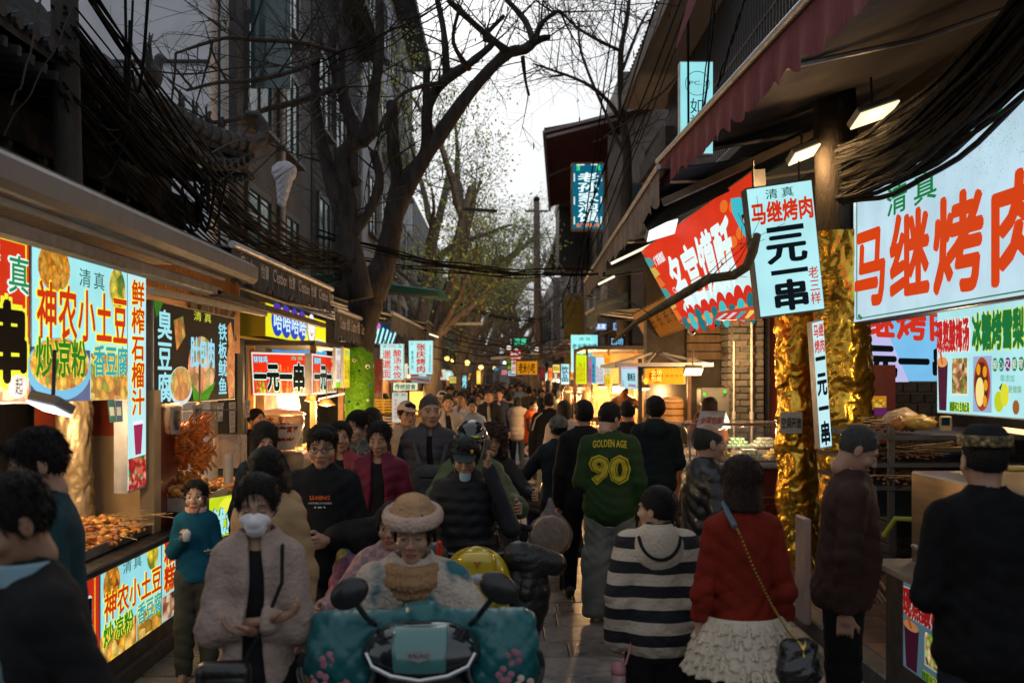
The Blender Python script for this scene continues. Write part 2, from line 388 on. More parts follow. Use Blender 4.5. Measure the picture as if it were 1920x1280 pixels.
# ---------------------------------------------------------------- people
def head_sdf(X,Y,Z,fem=0.,wide=1.,old=0.):
 X=X/wide
 d=ell(X,Y,Z,(0,.014,.030),(.076,.095,.092));jw=.060-.006*fem
 d=smin(d,ell(X,Y,Z,(0,-.018,-.036),(jw,.071,.083)),.035)
 d=smin(d,ell(X,Y,Z,(0,-.060,-.096),(.026,.022,.022)),.03)
 for s in(-1,1):
  d=smin(d,ell(X,Y,Z,(s*.042,-.058,-.030),(.022,.022,.022)),.02)
  d=smin(d,cap(X,Y,Z,(s*.045,-.074,.026),(s*.014,-.083,.024),.008),.014)
  d=smax(d,-ell(X,Y,Z,(s*.031,-.099,.003),(.021,.016,.013)),.012)
  d=smin(d,ell(X,Y,Z,(s*.031,-.074,.001),(.0155,.0125,.0105)),.004)
  d=smin(d,ell(X,Y,Z,(s*.079,.012,-.006),(.007,.019,.031)),.008)
  d=smin(d,ell(X,Y,Z,(s*.0125,-.097,-.036),(.009,.010,.008)),.006)
 d=smin(d,cap(X,Y,Z,(0,-.086,.010),(0,-.106,-.030),.0075,.0115),.012)
 d=smin(d,ell(X,Y,Z,(0,-.087,-.063),(.025,.011,.006)),.006)
 d=smin(d,ell(X,Y,Z,(0,-.085,-.073),(.021,.011,.007)),.006)
 d=smax(d,-ell(X,Y,Z,(0,-.100,-.068),(.024,.010,.0018)),.003)
 d=smin(d,cap(X,Y,Z,(0,.022,-.06),(0,.030,-.115),.052,.050),.02)
 return d
def head_tint(V,wide,closed,lip,brow=1.):
 x=np.abs(V[:,0]/wide);y=V[:,1];z=V[:,2];c=np.ones((len(V),3),np.float32);f=y<-.055
 l=f&((x/.026)**2+((z+.068)/.013)**2<1);c[l]=lip
 c[f&(x<.022)&(np.abs(z+.068)<.0022)]=(.25,.14,.12)
 b=f&(np.abs(z-(.029-.02*(x-.03)))<.0042)&(x>.014)&(x<.050);c[b]=tuple(1-brow*(1-q)for q in(.16,.13,.12))
 e=((x-.031)/.0155)**2+((z-.001)/(.0032 if closed else .0058))**2<1
 c[f&e]=(.10,.08,.07)if closed else(1.5,1.7,1.9)
 if not closed:
  c[f&e&(np.abs(x-.031)<.0065)]=(.06,.05,.045)
  c[f&(((x-.031)/.0175)**2+((z-.002)/.0078)**2<1)&(z>.0045)]=(.18,.13,.12)
 n=f&((x/.02)**2+((z+.036)/.012)**2<1)&(y<-.1);c[n]*=np.array((1.05,.9,.86))
 return c
HEADS={}
def head_of(kind,h):
 k=(kind,h)
 if k in HEADS:return HEADS[k]
 fem,wide,closed,lip={'m':(0,1,False,(.85,.55,.52)),'mc':(0,1.0,True,(.85,.55,.52)),'f':(1,.95,False,(.92,.50,.46)),'fc':(1,.97,True,(.9,.55,.50)),'w':(0,1.08,False,(.85,.55,.52)),'k':(1,.98,False,(.95,.5,.48))}[kind]
 V,Q=nets(lambda X,Y,Z:head_sdf(X,Y,Z,fem,wide),(-.095,-.125,-.20),(.095,.12,.13),h)
 HEADS[k]=(V,Q,head_tint(V,wide,closed,lip));return HEADS[k]
def skull(X,Y,Z,g,wide=1.):return ell(X/wide,Y,Z,(0,.014,.030),(.076+g,.095+g,.092+g))
def hair_sdf(style,X,Y,Z):
 st=.0012*np.sin(X*420+3*np.sin(Z*60)+Y*90)+.0010*np.sin(Y*380+X*120+3*np.sin(Z*70));cut=lambda z0,sl:-(Z-(z0-(Y+.085)*sl))
 if style=='buzz':return smax(skull(X,Y,Z,.004),cut(.066,.95),.006)
 if style=='bald':return smax(np.maximum(skull(X,Y,Z,.004),-ell(X,Y,Z,(0,-.03,.11),(.075,.11,.085))),cut(.03,.75),.006)
 if style in('short','messy'):
  d=skull(X,Y,Z,.011 if style=='short' else .020)+.007*np.clip((Z-.06)*20,0,1)*-1+st*2
  if style=='messy':d=d+.005*np.sin(X*90+Z*60)*np.sin(Y*80+Z*50)
  fr=smax(ell(X,Y,Z,(.012,-.056,.080),(.062,.038,.038)),-(Z-.058-.010*np.sin(X*60+1)-.006*np.sin(X*190)),.003)
  return smin(smax(d,cut(.064+.004*np.sin(X*150)+.003*np.sin(X*290+1),.90)-.9*np.maximum(0,np.abs(X)-.055),.004),fr+st*1.2,.008)
 if style=='kid':
  return smax(skull(X,Y,Z,.009)+st*.8,cut(.066,.88),.004)
 base=smax(skull(X,Y,Z,.009+.004*np.clip(Z*12,0,1)-.006*np.exp(-(X/.004)**2)*(Y<.03))+st*1.6,cut(.080+.003*np.sin(X*170)-1.0*np.maximum(0,np.abs(X)-.030),.66),.003)
 if style=='bun':
  return smin(base,ell(X,Y,Z,(0,.125,.02),(.04,.038,.042))+st,.012)
 if style=='pony':return smin(base,cap(X,Y,Z,(0,.115,.03),(0,.14,-.16),.032,.018)+st,.012)
 L={'bob':-.13,'long':-.27,'curly':-.15}[style]
 g=.016 if style!='curly' else .048
 sl=skull(X,Y,np.where(Z<.02,np.maximum(.02,Z-2),Z)*0+np.where(Z<.02,.02+0*Z,Z),g)
 taper=.05*np.clip((-Z-.02)*2,0,.5)*(-.4 if style=='bob' else .2)
 d=sl+taper
 if style=='curly':d=d+.012*np.sin(X*85+4*np.sin(Z*37))*np.sin(Y*80+3*np.sin(Z*41))*np.sin(Z*90)*1.6
 else:d=d+st*1.3
 d=smax(d,L-Z,.015)
 face=ell(X,Y,np.where(Z<-.05,-.05+(Z+.05)*.15,Z),(0,-.10,-.045),(.062,.088,.105))if style!='curly' else ell(X,Y,np.where(Z<-.05,-.05+(Z+.05)*.15,Z),(0,-.11,-.045),(.064,.10,.095))
 d=smax(d,-face,.012)
 if style in('bob','long'):
  inner=smax(skull(X,Y,np.where(Z<.02,.02,Z),-.004),Z+.10,.01);d=smax(d,-inner,.006)
 return d
HAIRS={}
def hair_of(style,h):
 if(style,h)not in HAIRS:HAIRS[(style,h)]=nets(lambda X,Y,Z:hair_sdf(style,X,Y,Z),(-.15,-.15,-.30),(.15,.20,.19),h)
 return HAIRS[(style,h)]
def hand_sdf(X,Y,Z,curl=.5):
 """right hand hanging: fingers along -z, palm faces +x... thumb towards -y"""
 d=boxs(X,Y,Z,(0,0,-.055),(.014,.040,.045),.013);d=smin(d,cap(X,Y,Z,(0,0,0),(0,0,-.03),.026,.028),.015)
 for i,(y,L)in enumerate(((-.030,.072),(-.010,.080),(.011,.074),(.031,.058))):
  a=np.array((0,y,-.095));ang=0;r=.0098
  for j,fr in enumerate((.45,.32,.23)):
   ang+=curl*(.75+.1*i);b=a+np.array((math.sin(ang),0,-math.cos(ang)))*L*fr
   d=smin(d,cap(X,Y,Z,a,b,r,r*.9),.004);a=b;r*=.9
 d=smin(d,cap(X,Y,Z,(.004,-.030,-.035),(.020,-.058,-.068),.013,.011),.01)
 return smin(d,cap(X,Y,Z,(.020,-.058,-.068),(.032,-.058,-.098),.011,.009),.004)
HANDS={}
def hand_of(curl,h):
 k=(round(curl,1),h)
 if k not in HANDS:HANDS[k]=nets(lambda X,Y,Z:hand_sdf(X,Y,Z,curl),(-.035,-.085,-.20),(.10,.055,.035),h)
 return HANDS[k]
SKIN={'l':(.46,.27,.185),'m':(.36,.20,.13),'d':(.27,.145,.09)}
def rotm(yaw=0.,pitch=0.,roll=0.):return np.array(Matrix.Rotation(yaw,3,'Z')@Matrix.Rotation(pitch,3,'X')@Matrix.Rotation(roll,3,'Y'))
ARMS={'down':((.055,.03,-.285),(.070,-.03,-.535)),'swf':((.05,-.08,-.27),(.04,-.20,-.48)),'swb':((.06,.11,-.26),(.07,.09,-.51)),
  'belly':((.055,.01,-.29),(-.10,-.20,-.27)),'cross':((.050,-.03,-.280),(-.10,-.10,-.265)),'cross2':((.050,-.05,-.275),(-.175,-.150,-.215)),
  'chest':((.09,-.06,-.26),(-.06,-.22,-.10)),'phone':((.12,-.12,-.22),(-.02,-.17,.06)),'bars':((.14,-.16,-.22),(.16,-.42,-.20)),'back':((.10,.08,-.27),(-.08,.14,-.38)),
  'reach':((.07,-.14,-.24),(.02,-.38,-.20)),'pocket':((.10,.05,-.27),(.04,-.06,-.45)),'raise':((.10,-.16,-.10),(.0,-.22,.14))}
LEGS={'stand':((.10,0,-.43),(.11,.01,-.85),(.10,0,-.43),(.11,.01,-.85)),'walk':((.10,-.13,-.41),(.10,-.17,-.83),(.10,.03,-.43),(.10,.26,-.79)),
  'walk2':((.10,.03,-.43),(.10,.24,-.80),(.10,-.13,-.41),(.10,-.18,-.83)),'sit':((.17,-.40,-.05),(.16,-.38,-.46),(.17,-.40,-.05),(.16,-.38,-.46)),
  'sit1':((.19,-.34,-.16),(.22,-.12,-.48),(.17,-.40,-.05),(.16,-.38,-.46))}
MITT={}
def person(x,y,H,yaw,label,group='people walking through the market street',hair='short',hc=(.012,.010,.009),skin='m',head='m',arms=('down','down'),legs='stand',w=1.,fat=0.,lean=0.,
   hy=0.,hp=0.,hr=0.,top=None,inner=None,pants=None,skirt=None,seat=None,h=.014,curl=.5,z0=0.,shoes=(.03,.03,.03),ret=False,ph=None):
 s=H/1.75;ph=(abs(x)*7.3+y*3.1)%6 if ph is None else ph;yaw=R(yaw)
 pz=(.95*s if seat is None else seat);pel=np.array((0,0,pz));ln=R(lean)
 up=np.array((0,-math.sin(ln),math.cos(ln)))
 nb=pel+up*.52*s;sh=[nb+np.array((sg*.132*s*w,.0,-.060*s))for sg in(-1,1)]
 A=[]
 for i,sg in enumerate((-1,1)):
  a=arms[i];a=ARMS[a]if isinstance(a,str)else a
  A.append((sh[i],sh[i]+np.array((sg*a[0][0],a[0][1],a[0][2]))*s,sh[i]+np.array((sg*a[1][0],a[1][1],a[1][2]))*s))
 lg=LEGS[legs]if isinstance(legs,str)else legs;G=[]
 for i,sg in enumerate((-1,1)):
  hp_=pel+np.array((sg*.085*s,0,-.02));k=pel+np.array((sg*lg[2*i][0],lg[2*i][1],lg[2*i][2]))*s;an=pel+np.array((sg*lg[2*i+1][0],lg[2*i+1][1],lg[2*i+1][2]))*s
  G.append((hp_,k,an))
 zmin=min(g[2][2]for g in G)-.09*s
 hc_=nb+np.array((0,-.028,.150))*s*1.0+up*.0
 RH=rotm(R(hy),R(hp),R(hr));hs=s**.5 if H<1.55 else s*.98
 nk=hc_+RH@np.array((0,.024,-.075))*hs
 rz=rotm(yaw);T0=np.array((x,y,z0))
 place=lambda V:np.asarray(V,np.float64)@rz.T+T0
 t=thing('person',(x,y,z0),label,'person',group)
 lo=lambda pts,m_:np.min(np.array(pts),0)-m_;hi=lambda pts,m_:np.max(np.array(pts),0)+m_
 # torso and arms as fields
 def torso(X,Y,Z,g=0.):
  zz=lambda f:pel+up*f*s
  c1,c2,c3=zz(.36),zz(.14),zz(-.03)
  d=ell(X,Y,Z,c1,((.138*w+g*.9)*s,(.105+fat*.3+g)*s,(.19+g)*s))
  d=smin(d,ell(X,Y,Z,c2+np.array((0,-fat*.5,0)),((.126*w+fat*.7+g)*s,(.098+fat+g)*s,(.19+g)*s)),.06)
  d=smin(d,ell(X,Y,Z,c3,((.146*(w*.5+.5)+fat*.6+g)*s,(.112+fat*.5+g)*s,(.14+g)*s)),.06)
  d=smin(d,cap(X,Y,Z,sh[0]*(1,1,1)+np.array((.02,0,.0)),sh[1]-np.array((.02,0,0)),(.047+g)*s),.07)
  return smin(d,cap(X,Y,Z,nb+up*-.02,nb+up*.04*s,(.064+g*.6)*s,(.052+g*.6)*s),.05)
 def armf(X,Y,Z,g=0.,k=.03,short=None):
  d=None
  for i in(0,1):
   S,E,Wr=A[i]
   q=cap(X,Y,Z,S,E,(.047+g)*s,(.040+g)*s)
   if short is None:q=smin(q,cap(X,Y,Z,E,Wr,(.041+g)*s,(.030+g)*s),.02)
   d=q if d is None else np.minimum(d,q)
  return d
 def legf(X,Y,Z,g=0.,flare=0.):
  d=None
  for(a,k_,an)in G:
   q=smin(cap(X,Y,Z,a,k_,(.080+g)*s,(.058+g)*s),cap(X,Y,Z,k_,an,(.054+g+flare)*s,(.036+g+flare)*s),.03)
   d=q if d is None else smin(d,q,.02)
  return smin(d,ell(X,Y,Z,pel+up*-.02*s,((.135+g+fat*.4)*s,(.100+g+fat*.3)*s,(.11)*s)),.05)
 allp=[pel,nb]+[p for a in A for p in a];hb=max(h,.016)
 # body: head, neck, trunk, limbs and hands in one mesh
 Vs,Qs,Ts=[],[],[];n0=0
 def addm(V,Q,T=None):
  nonlocal n0
  Vs.append(V);Qs.append(np.asarray(Q)+n0);Ts.append(np.ones((len(V),3),np.float32)if T is None else T);n0+=len(V)
 hh=.0034 if h<=.011 else(.0045 if h<=.016 else .0075)
 V,Q,Tn=head_of(head,hh);sq=int(abs(x)*97+y*31)%7;V=V*(1+(sq-3)*.012,1,1+((sq*3)%7-3)*.012);addm((V@RH.T)*hs+hc_,Q,Tn)
 pts=allp+[p for g in G for p in g]
 bare=skirt is not None
 V,Q=nets(lambda X,Y,Z:smin(smin(np.minimum(torso(X,Y,Z,-.020),armf(X,Y,Z,-.010)),cap(X,Y,Z,nb-up*.05*s,nk,.051*s,.045*s),.02),legf(X,Y,Z,-.008),.03),lo(pts,.16),hi(pts+[nk],.16),hb*1.15);addm(V,Q)
 for i,sg in enumerate((-1,1)):
  S,E,Wr=A[i];d=Wr-E;d=d/np.linalg.norm(d);V,Q=hand_of(curl,.0045 if h<=.012 else .008);V=np.array(V)*s
  if i==1:V=V*(-1,1,1);Q=np.asarray(Q)[:,::-1]
  z=-d;fx=np.array((0,-1.,0))if abs(d[1])<.7 else np.array((0,0,1.))
  yv=-fx;yv=yv-z*yv.dot(z);yv/=np.linalg.norm(yv);xv=np.cross(yv,z)
  addm(V@np.stack([xv,yv,z])+Wr,Q)
 me=np_mesh('body',place(np.concatenate(Vs)),np.concatenate(Qs),np.concatenate(Ts));link('body',me,mat(SKIN[skin],.5,.1,9,kind='skin',key='skin'),t)
 # hair
 if hair:
  V,Q=hair_of(hair,.005 if h<=.016 else .009);me=np_mesh('hair',place((V@RH.T)*hs+hc_),Q)
  link('hair',me,mat(tuple(v*.6 for v in hc),.5,.4,40,.6,190,key='hair',stretch=(3,3,.4),spec=.25),t)
  if h<=.0125:
   V=np.asarray(V);rg=np.random.default_rng(int(abs(x)*100+y*10));c=V[rg.integers(0,len(V),1500)];d=c-np.array((0,.015,.10));nrm=c-np.array((0,.015,.02));nrm/=np.linalg.norm(nrm,axis=1)[:,None]+1e-6
   d=d-nrm*(d*nrm).sum(1)[:,None]+np.array((0,0,-.01));d/=np.linalg.norm(d,axis=1)[:,None]+1e-6;sd=np.cross(d,nrm);L=rg.uniform(.014,.045,(1500,1))*(.22 if hair in('buzz','bald')else .4 if hair=='kid' else 1.);jit=rg.normal(0,.16,(1500,3))
   a0=c-sd*.0011;a1=c+sd*.0011;m0=c+(d+jit*.4)*L*.6+nrm*.003;e=c+(d+jit)*L+nrm*rg.uniform(-.001,.006,(1500,1));k4=np.arange(1500)
   VV=np.concatenate([a0,a1,m0+sd*.0008,e]);link('hair_strands',np_mesh('hair_strands',place((VV@RH.T)*hs+hc_),np.stack([k4,k4+1500,k4+3000,k4+4500],1),smooth=False),mat(tuple(v*.6 for v in hc),.5,.4,40,.6,190,key='hair',stretch=(3,3,.4),spec=.25),t)['kind']='stuff'
 hd=lambda V:place((np.asarray(V)@RH.T)*hs+hc_)
 info=dict(t=t,place=place,hd=hd,A=A,G=G,nb=nb,pel=pel,sh=sh,hc=hc_,s=s,RH=RH,up=up,torso=torso)
 def garment(name,f,m,pts_,mg,hh_=h,label=None):
  V,Q=nets(f,lo(pts_,mg),hi(pts_,mg),hh_)
  if len(V)==0:return None
  o=link(name,np_mesh(name,place(V),Q),m,t)
  if label:o['label']=label
  return o
 if pants is not None:
  pc=dict(g=.012,flare=.0,fold=.004,m=None);pc.update(pants);mg=.15*s
  def pf(X,Y,Z):
   d=legf(X,Y,Z,pc['g'],pc['flare'])+folds(X,Y,Z,pc['fold'],ph);am=min(g[2][2]for g in G)-.045*s
   for(a_,k_,an_)in G:d=d+.006*(np.exp(-((X-k_[0])**2+(Y-k_[1])**2+(Z-k_[2])**2)/.014)+np.exp(-((X-an_[0])**2+(Y-an_[1])**2+(Z-an_[2]-.06)**2)/.012))*(1-2*np.abs(np.sin(Z*40+X*22+ph+np.sin(X*30)))**.65)
   return np.maximum(d,np.maximum(am-Z,Z-(pel[2]+.08)))
  garment(pc.get('name','trousers'),pf,pc['m'],[pel]+[p for g in G for p in g],mg,hb)
 # shoes
 for i,(a,k_,an)in enumerate(G):
  V,Q=nets(lambda X,Y,Z:smax(smin(ell(X,Y,Z,(0,-.06,.03),(.045,.13,.05)),ell(X,Y,Z,(0,.03,.06),(.042,.06,.06)),.03),-Z,.005),(-.07,-.22,-.02),(.07,.12,.14),.012)
  V=np.array(V)*s+(an[0],an[1]-.01,an[2]-.088*s)
  link('shoe',np_mesh('shoe',place(V),Q),mat(shoes,.5,.2,20,key='shoe'),t)
 info['garment']=garment;info['armf']=armf;info['legf']=legf
 if skirt is not None:skirt(info)
 if inner is not None:
  def f_in(X,Y,Z):
   d=torso(X,Y,Z,.0)+folds(X,Y,Z,.0025,ph)
   d=np.maximum(d,(pel[2]-.05)-Z);d=smax(d,-cap(X,Y,Z,nb+np.array((0,-.05,.03)),nb+np.array((0,.0,.12)),.058*s,.075*s),.008)
   return d
  garment('shirt',f_in,inner,[pel,nb,sh[0],sh[1]],.20*s,max(h,.012))
 if top is not None:
  tc=dict(g=.016,fold=.0045,hem=-.10,open=0.,quilt=0.,collar=True,hood=False,sleeve=True,m=None,fur=0.,name='jacket',neck=.066,cuff=0.,vee=0.,flare=0.,knit=0.);tc.update(top)
  tc['g']*=.70
  hemz=pel[2]+tc['hem']*s
  def ft(X,Y,Z):
   d=torso(X,Y,Z,tc['g'])
   if tc['flare']:d=d-tc['flare']*np.clip((nb[2]-Z)/(.5*s),0,1.3)
   if tc['sleeve']is True:d=smin(d,armf(X,Y,Z,tc['g']*.9+tc['cuff']),.018)
   if tc['sleeve']=='short':d=smin(d,armf(X,Y,Z,tc['g']*1.2,short=1),.03)
   if tc['hood']:d=smin(d,smax(ell(X,Y,Z,nb+np.array((0,.095,-.035))*s,(.135*s,.075*s,.105*s)),-ell(X,Y,Z,nb+np.array((0,.04,.06))*s,(.085*s,.075*s,.08*s)),.02),.02)
   if tc['quilt']:
    al=Z/tc['quilt'];d=d-.011*np.abs(np.sin(al*math.pi))**.6
   if tc['fur']:d=d-tc['fur']*(np.sin(X*70+2*np.sin(Z*40))*np.sin(Y*66+2*np.sin(X*30))*np.sin(Z*75))
   if tc['knit']:d=d-tc['knit']*np.abs(np.sin((np.arctan2(Y,X)*.16)*3.14159/.035))**.7
   d=d+folds(X,Y,Z,tc['fold'],ph)
   wr=.6*np.exp(-((Z-hemz-.09*s)/(.07*s))**2)
   for(_,E_,_w)in A:wr=wr+np.exp(-((X-E_[0])**2+(Y-E_[1])**2+(Z-E_[2])**2)/(.010*s))
   for S_ in sh:wr=wr+.7*np.exp(-((X-S_[0]*.8)**2+(Y-S_[1])**2+(Z-S_[2]+.13*s)**2)/(.006*s))
   d=d+(.0055 if not tc['quilt']else .003)*wr*(1-2*np.abs(np.sin(Z*36+X*26+ph+1.2*np.sin(X*21+Y*15)))**.65)
   d=np.maximum(d,hemz-Z)
   if tc['collar']:
    r=np.sqrt(((X-nb[0])/1.05)**2+(Y-nb[1]-.012+(Z-nb[2])*.25)**2);rg=np.sqrt((r-tc['neck']*s)**2+(np.maximum(np.abs(Z-nb[2]-.012)-.022,0))**2)-.012
    d=smin(d,rg,.012)
   if tc['vee']:d=smax(d,-smax(ell(X,Y,Z,nb+np.array((0,-.10,.0))*s,(.055*s,.09*s,tc['vee']*s)),-99+0*X,.001),.008)
   d=smax(d,-cap(X,Y,Z,nb+np.array((0,.0,-.0)),nb+np.array((0,-.02,.2)),(tc['neck']-.012)*s,.08*s),.006)
   if tc['open']:
    gp=tc['open']*(.55+.5*np.clip((nb[2]-Z)/(.5*s),0,1));d=smax(d,-np.maximum(np.abs(X+.008*np.sin(Z*14))-gp,Y-(nb[1]+.0)+.02-0*Z),.012)
   return d
  info['top']=garment(tc['name'],ft,tc['m'],allp,.22*s)
  if tc['sleeve']not in(True,None,False,'short'):
   def fs(X,Y,Z):return np.minimum(99+0*X,armf(X,Y,Z,.014)+folds(X,Y,Z,.003,ph))
   garment('sleeves',fs,tc['sleeve'],[p for a in A for p in a],.12*s)
 return info
def glasses(i,m=None,rim=.0014):
 mb=MB();m=m or mat((.02,.02,.02),.3,0,metal=.6,key='spectacle_metal')
 for sg in(-1,1):
  ring=[i['hd']([(sg*(.032+.021*math.cos(a)),-.104,.001+.017*math.sin(a))])[0]for a in np.linspace(0,2*math.pi,17)]
  mb.tube(ring,rim,4);mb.tube([i['hd']([(sg*.053,-.102,.006)])[0],i['hd']([(sg*.078,-.06,.006)])[0],i['hd']([(sg*.083,.02,.0)])[0]],rim,4)
 mb.tube([i['hd']([(-.011,-.106,.004)])[0],i['hd']([(.011,-.106,.004)])[0]],rim,4)
 mb.build('glasses',m,i['t'])
def worn(i,name,f,lo,hi,h,m,label=None):
 V,Q=nets(f,lo,hi,h);o=link(name,np_mesh(name,i['hd'](V),Q),m,i['t'])
 if label:o['label']=label
 return o
def face_mask(i,col=(.75,.72,.74),down=0.):
 def f(X,Y,Z):
  Z2=Z+down;d=head_sdf(X,Y,Z,1.,.97)-.006;b=ell(X,Y,Z2,(0,-.085,-.052),(.07,.052,.052))+.0012*np.sin(Z2*420)
  return smax(np.maximum(smax(smin(d,ell(X,Y,Z2,(0,-.085,-.05),(.030,.024,.036)),.03),b,.004),-99+0*X),Y-.0,.003)
 worn(i,'face_mask',f,(-.1,-.14,-.15),(.1,.04,.05),.0045,mat(col,.7,.08,8,key='mask_cloth'))
 mb=MB()
 for sg in(-1,1):mb.tube(i['hd']([(sg*.058,-.06,-.03-down),(sg*.08,.0,-.008),(sg*.083,.02,-.01)]),.0012,4)
 mb.build('mask_strap',mat(col,.7,0,key='mask_strap'),i['t'])
def cap_hat(i,col,brim=True):
 m=mat(col,.75,.15,20,.2,200,key='cap_cloth')
 worn(i,'cap',lambda X,Y,Z:smax(skull(X,Y,Z,.019),-(Z-.045+Y*.12),.004),(-.12,-.13,.0),(.12,.14,.16),.006,m)
 if brim:worn(i,'cap_brim',lambda X,Y,Z:smax(ell(X,Y,Z+(Y+.09)*-.18,(0,-.105,.050),(.075,.085,.006)),-(-(Y+.07)),.003),(-.1,-.20,.0),(.1,-.05,.09),.005,m)
# ================================================================= the setting
def structure(mb,name,m,**kw):return mb.build(name,m,kind='structure',**kw)
MB().box((0,170,-.11),(700,700,.1)).build('ground',mat((.07,.066,.062),.8,.25,.5,key='ground_dust'),kind='structure')
sky=None
STONE=[mat((.125,.118,.116),.38,.35,5,.25,30,col2=(.035,.033,.034),key='dark_paving_stone',spec=.7),mat((.165,.155,.15),.42,.35,6,.25,26,col2=(.05,.047,.046),key='grey_paving_stone',spec=.7),
   mat((.10,.097,.099),.34,.35,4,.25,34,col2=(.07,.064,.06),key='slate_paving_stone',spec=.7)]
road=structure(MB().box((-.15,60,-.05),(5.1,124,.08)),'street_paving',mat((.03,.028,.027),.8,.2,9,key='mortar'),loc=(0,60,-.01))
stm={};count=0;rest=MB();Y=2.2;rs=random.Random(3)
while Y<46:
 d=rs.choice((.44,.46,.42));x=-2.7-rs.random()*.5
 while x<2.34:
  w=rs.choice((.6,.78,.9,1.0));x1=min(x+w,2.345);ww=x1-x
  if ww>.08:
   zt=.004+rs.random()*.005
   if count<296 and Y<27:
    k=(w if ww>w-.001 else round(ww,3),d,rs.randrange(3))
    if k not in stm:
     me=MB().box((0,0,-.02),(k[0]-.010,d-.011,.06),bev=.004).mesh('paving_stone');me.materials.append(STONE[k[2]]);stm[k]=me
    o=bpy.data.objects.new('paving_stone',stm[k]);COL.objects.link(o);o.parent=road
    o.location=Vector(((x+x1)/2,Y+d/2,zt))-Vector((0,60,-.01));o.rotation_euler=(rs.uniform(-.003,.003),rs.uniform(-.003,.003),0);count+=1
   else:rest.box(((x+x1)/2,Y+d/2,zt-.02),(ww-.01,d-.011,.06),mi=rs.randrange(3))
  x=x1
 Y+=d
rest.build('distant_paving_stones',STONE,road,kind='stuff')
# raised pavement on the right with its kerb, low pavement on the left
pav=structure(MB().box((5.6,60,.055),(6.3,124,.13)),'pavement',mat((.16,.085,.06),.75,.3,5,.3,40,col2=(.08,.05,.04),key='pavement_concrete'),loc=(5.6,60,0))
km=None
for i in range(60):
 if km is None:km=MB().box((0,0,0),(.16,.985,.17),bev=.012).mesh('kerb_stone');km.materials.append(mat((.085,.08,.075),.6,.3,8,.3,40,key='kerb_stone'))
 o=bpy.data.objects.new('kerb_stone',km);COL.objects.link(o);o.parent=pav;o.location=Vector((2.43,2.5+i,.052+(i%3)*.003))-Vector((5.6,60,0))
tm=[None,None]
for i in range(14):
 for j in range(5):
  k=(i+j)%2
  if tm[k]is None:tm[k]=MB().box((0,0,0),(.39,.39,.012),bev=.003).mesh('floor_slab');tm[k].materials.append(mat(((.20,.10,.065),(.15,.08,.055))[k],.6,.35,7,.3,30,col2=(.09,.05,.04),key='floor_slab'))
  o=bpy.data.objects.new('floor_slab',tm[k]);COL.objects.link(o);o.parent=pav;o.location=Vector((2.72+j*.4,4.4+i*.4,.123))-Vector((5.6,60,0))
structure(MB().box((-5.6,60,-.04),(5.9,124,.06)),'left_pavement',mat((.05,.046,.044),.7,.25,6,.3,30,key='left_pavement_stone'))
# ---- buildings
PLAST=mat((.68,.68,.72),.85,.14,.9,.12,20,col2=(.54,.54,.575),key='pale_plaster')
DARKW=mat((.055,.056,.062),.8,.25,1.5,.2,25,key='dark_wall');BRW=mat((.045,.047,.052),.85,.3,3,.5,60,key='grey_brick_wall')
LIGHTW=mat((.50,.50,.54),.85,.12,.8,.1,18,col2=(.38,.38,.41),key='light_plaster');BEIGEW=mat((.20,.18,.165),.85,.2,2,.4,30,key='beige_brick_wall')
GLASS=mat((.05,.10,.11),.08,.2,1,key='window_glass',spec=.9);TEALG=mat((.02,.075,.08),.12,.3,2,key='teal_window_glass',spec=.8);FRAME=mat((.05,.055,.06),.5,.1,9,key='window_frame')
def window(b,X,y0,y1,z0,z1,side,g=GLASS,bars=1,name='window'):
 """window in a wall lying at X whose outer side faces side (+1: right)"""
 mb=MB();e=.05
 for(a,c)in(((y0,z0),(y1,z0)),((y1,z0),(y1,z1)),((y1,z1),(y0,z1)),((y0,z1),(y0,z0))):mb.bar((X+side*.02,a[0],a[1]),(X+side*.02,c[0],c[1]),e,.10)
 for i in range(bars):yy=y0+(y1-y0)*(i+1)/(bars+1);mb.bar((X+side*.02,yy,z0),(X+side*.02,yy,z1),.035,.06)
 w=mb.build(name,FRAME,b);MB().box((X+side*.008,(y0+y1)/2,(z0+z1)/2),(.012,y1-y0,z1-z0)).build('pane',g,w)
 MB().box((X+side*.07,(y0+y1)/2,z0-.05),(.16,y1-y0+.16,.06)).build('sill',FRAME,w)
def pipe(b,X,Y,z0,z1,r=.055,m=None,name='drain_pipe'):
 mb=MB().tube([(X,Y,z0),(X,Y,z1)],r,10)
 for z in np.arange(z0+.6,z1,1.9):mb.lathe((X,Y,z),[(r+.012,-.05),(r+.012,.05)],10)
 return mb.build(name,m or mat((.40,.37,.35),.6,.2,5,key='pale_pipe'),b,smooth=False)
b=thing('building',(-6,14,0),'pale grey plastered building gable behind the curled temple roof','building')
MB().box((-6.6,17,6.5),(4.9,5.9,13)).build('wall',[PLAST],b)
MB().box((-5.5,14.02,6.45),(2.7,.06,.03)).build('wall_joint',DARKW,b)
MB().box((-4.02,17.2,6.5),(.30,5.5,13)).build('side_wall',mat((.075,.077,.085),.85,.2,1,.1,20,key='dark_side_render'),b)  # side wall has its own dark grey render
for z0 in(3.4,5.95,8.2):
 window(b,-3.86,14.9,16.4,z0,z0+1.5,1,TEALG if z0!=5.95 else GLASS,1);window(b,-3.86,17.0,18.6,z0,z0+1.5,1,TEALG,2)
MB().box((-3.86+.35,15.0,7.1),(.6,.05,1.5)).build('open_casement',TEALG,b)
pipe(b,-3.90,13.9,2.6,12);pipe(b,-3.78,17.0,2.5,12,.05)
b=thing('building',(-6,23,0),'dark grey brick building behind the green furry tree','building')
MB().box((-6.45,23.4,6),(5.2,6.8,12)).build('wall',BRW,b)
mb=MB()
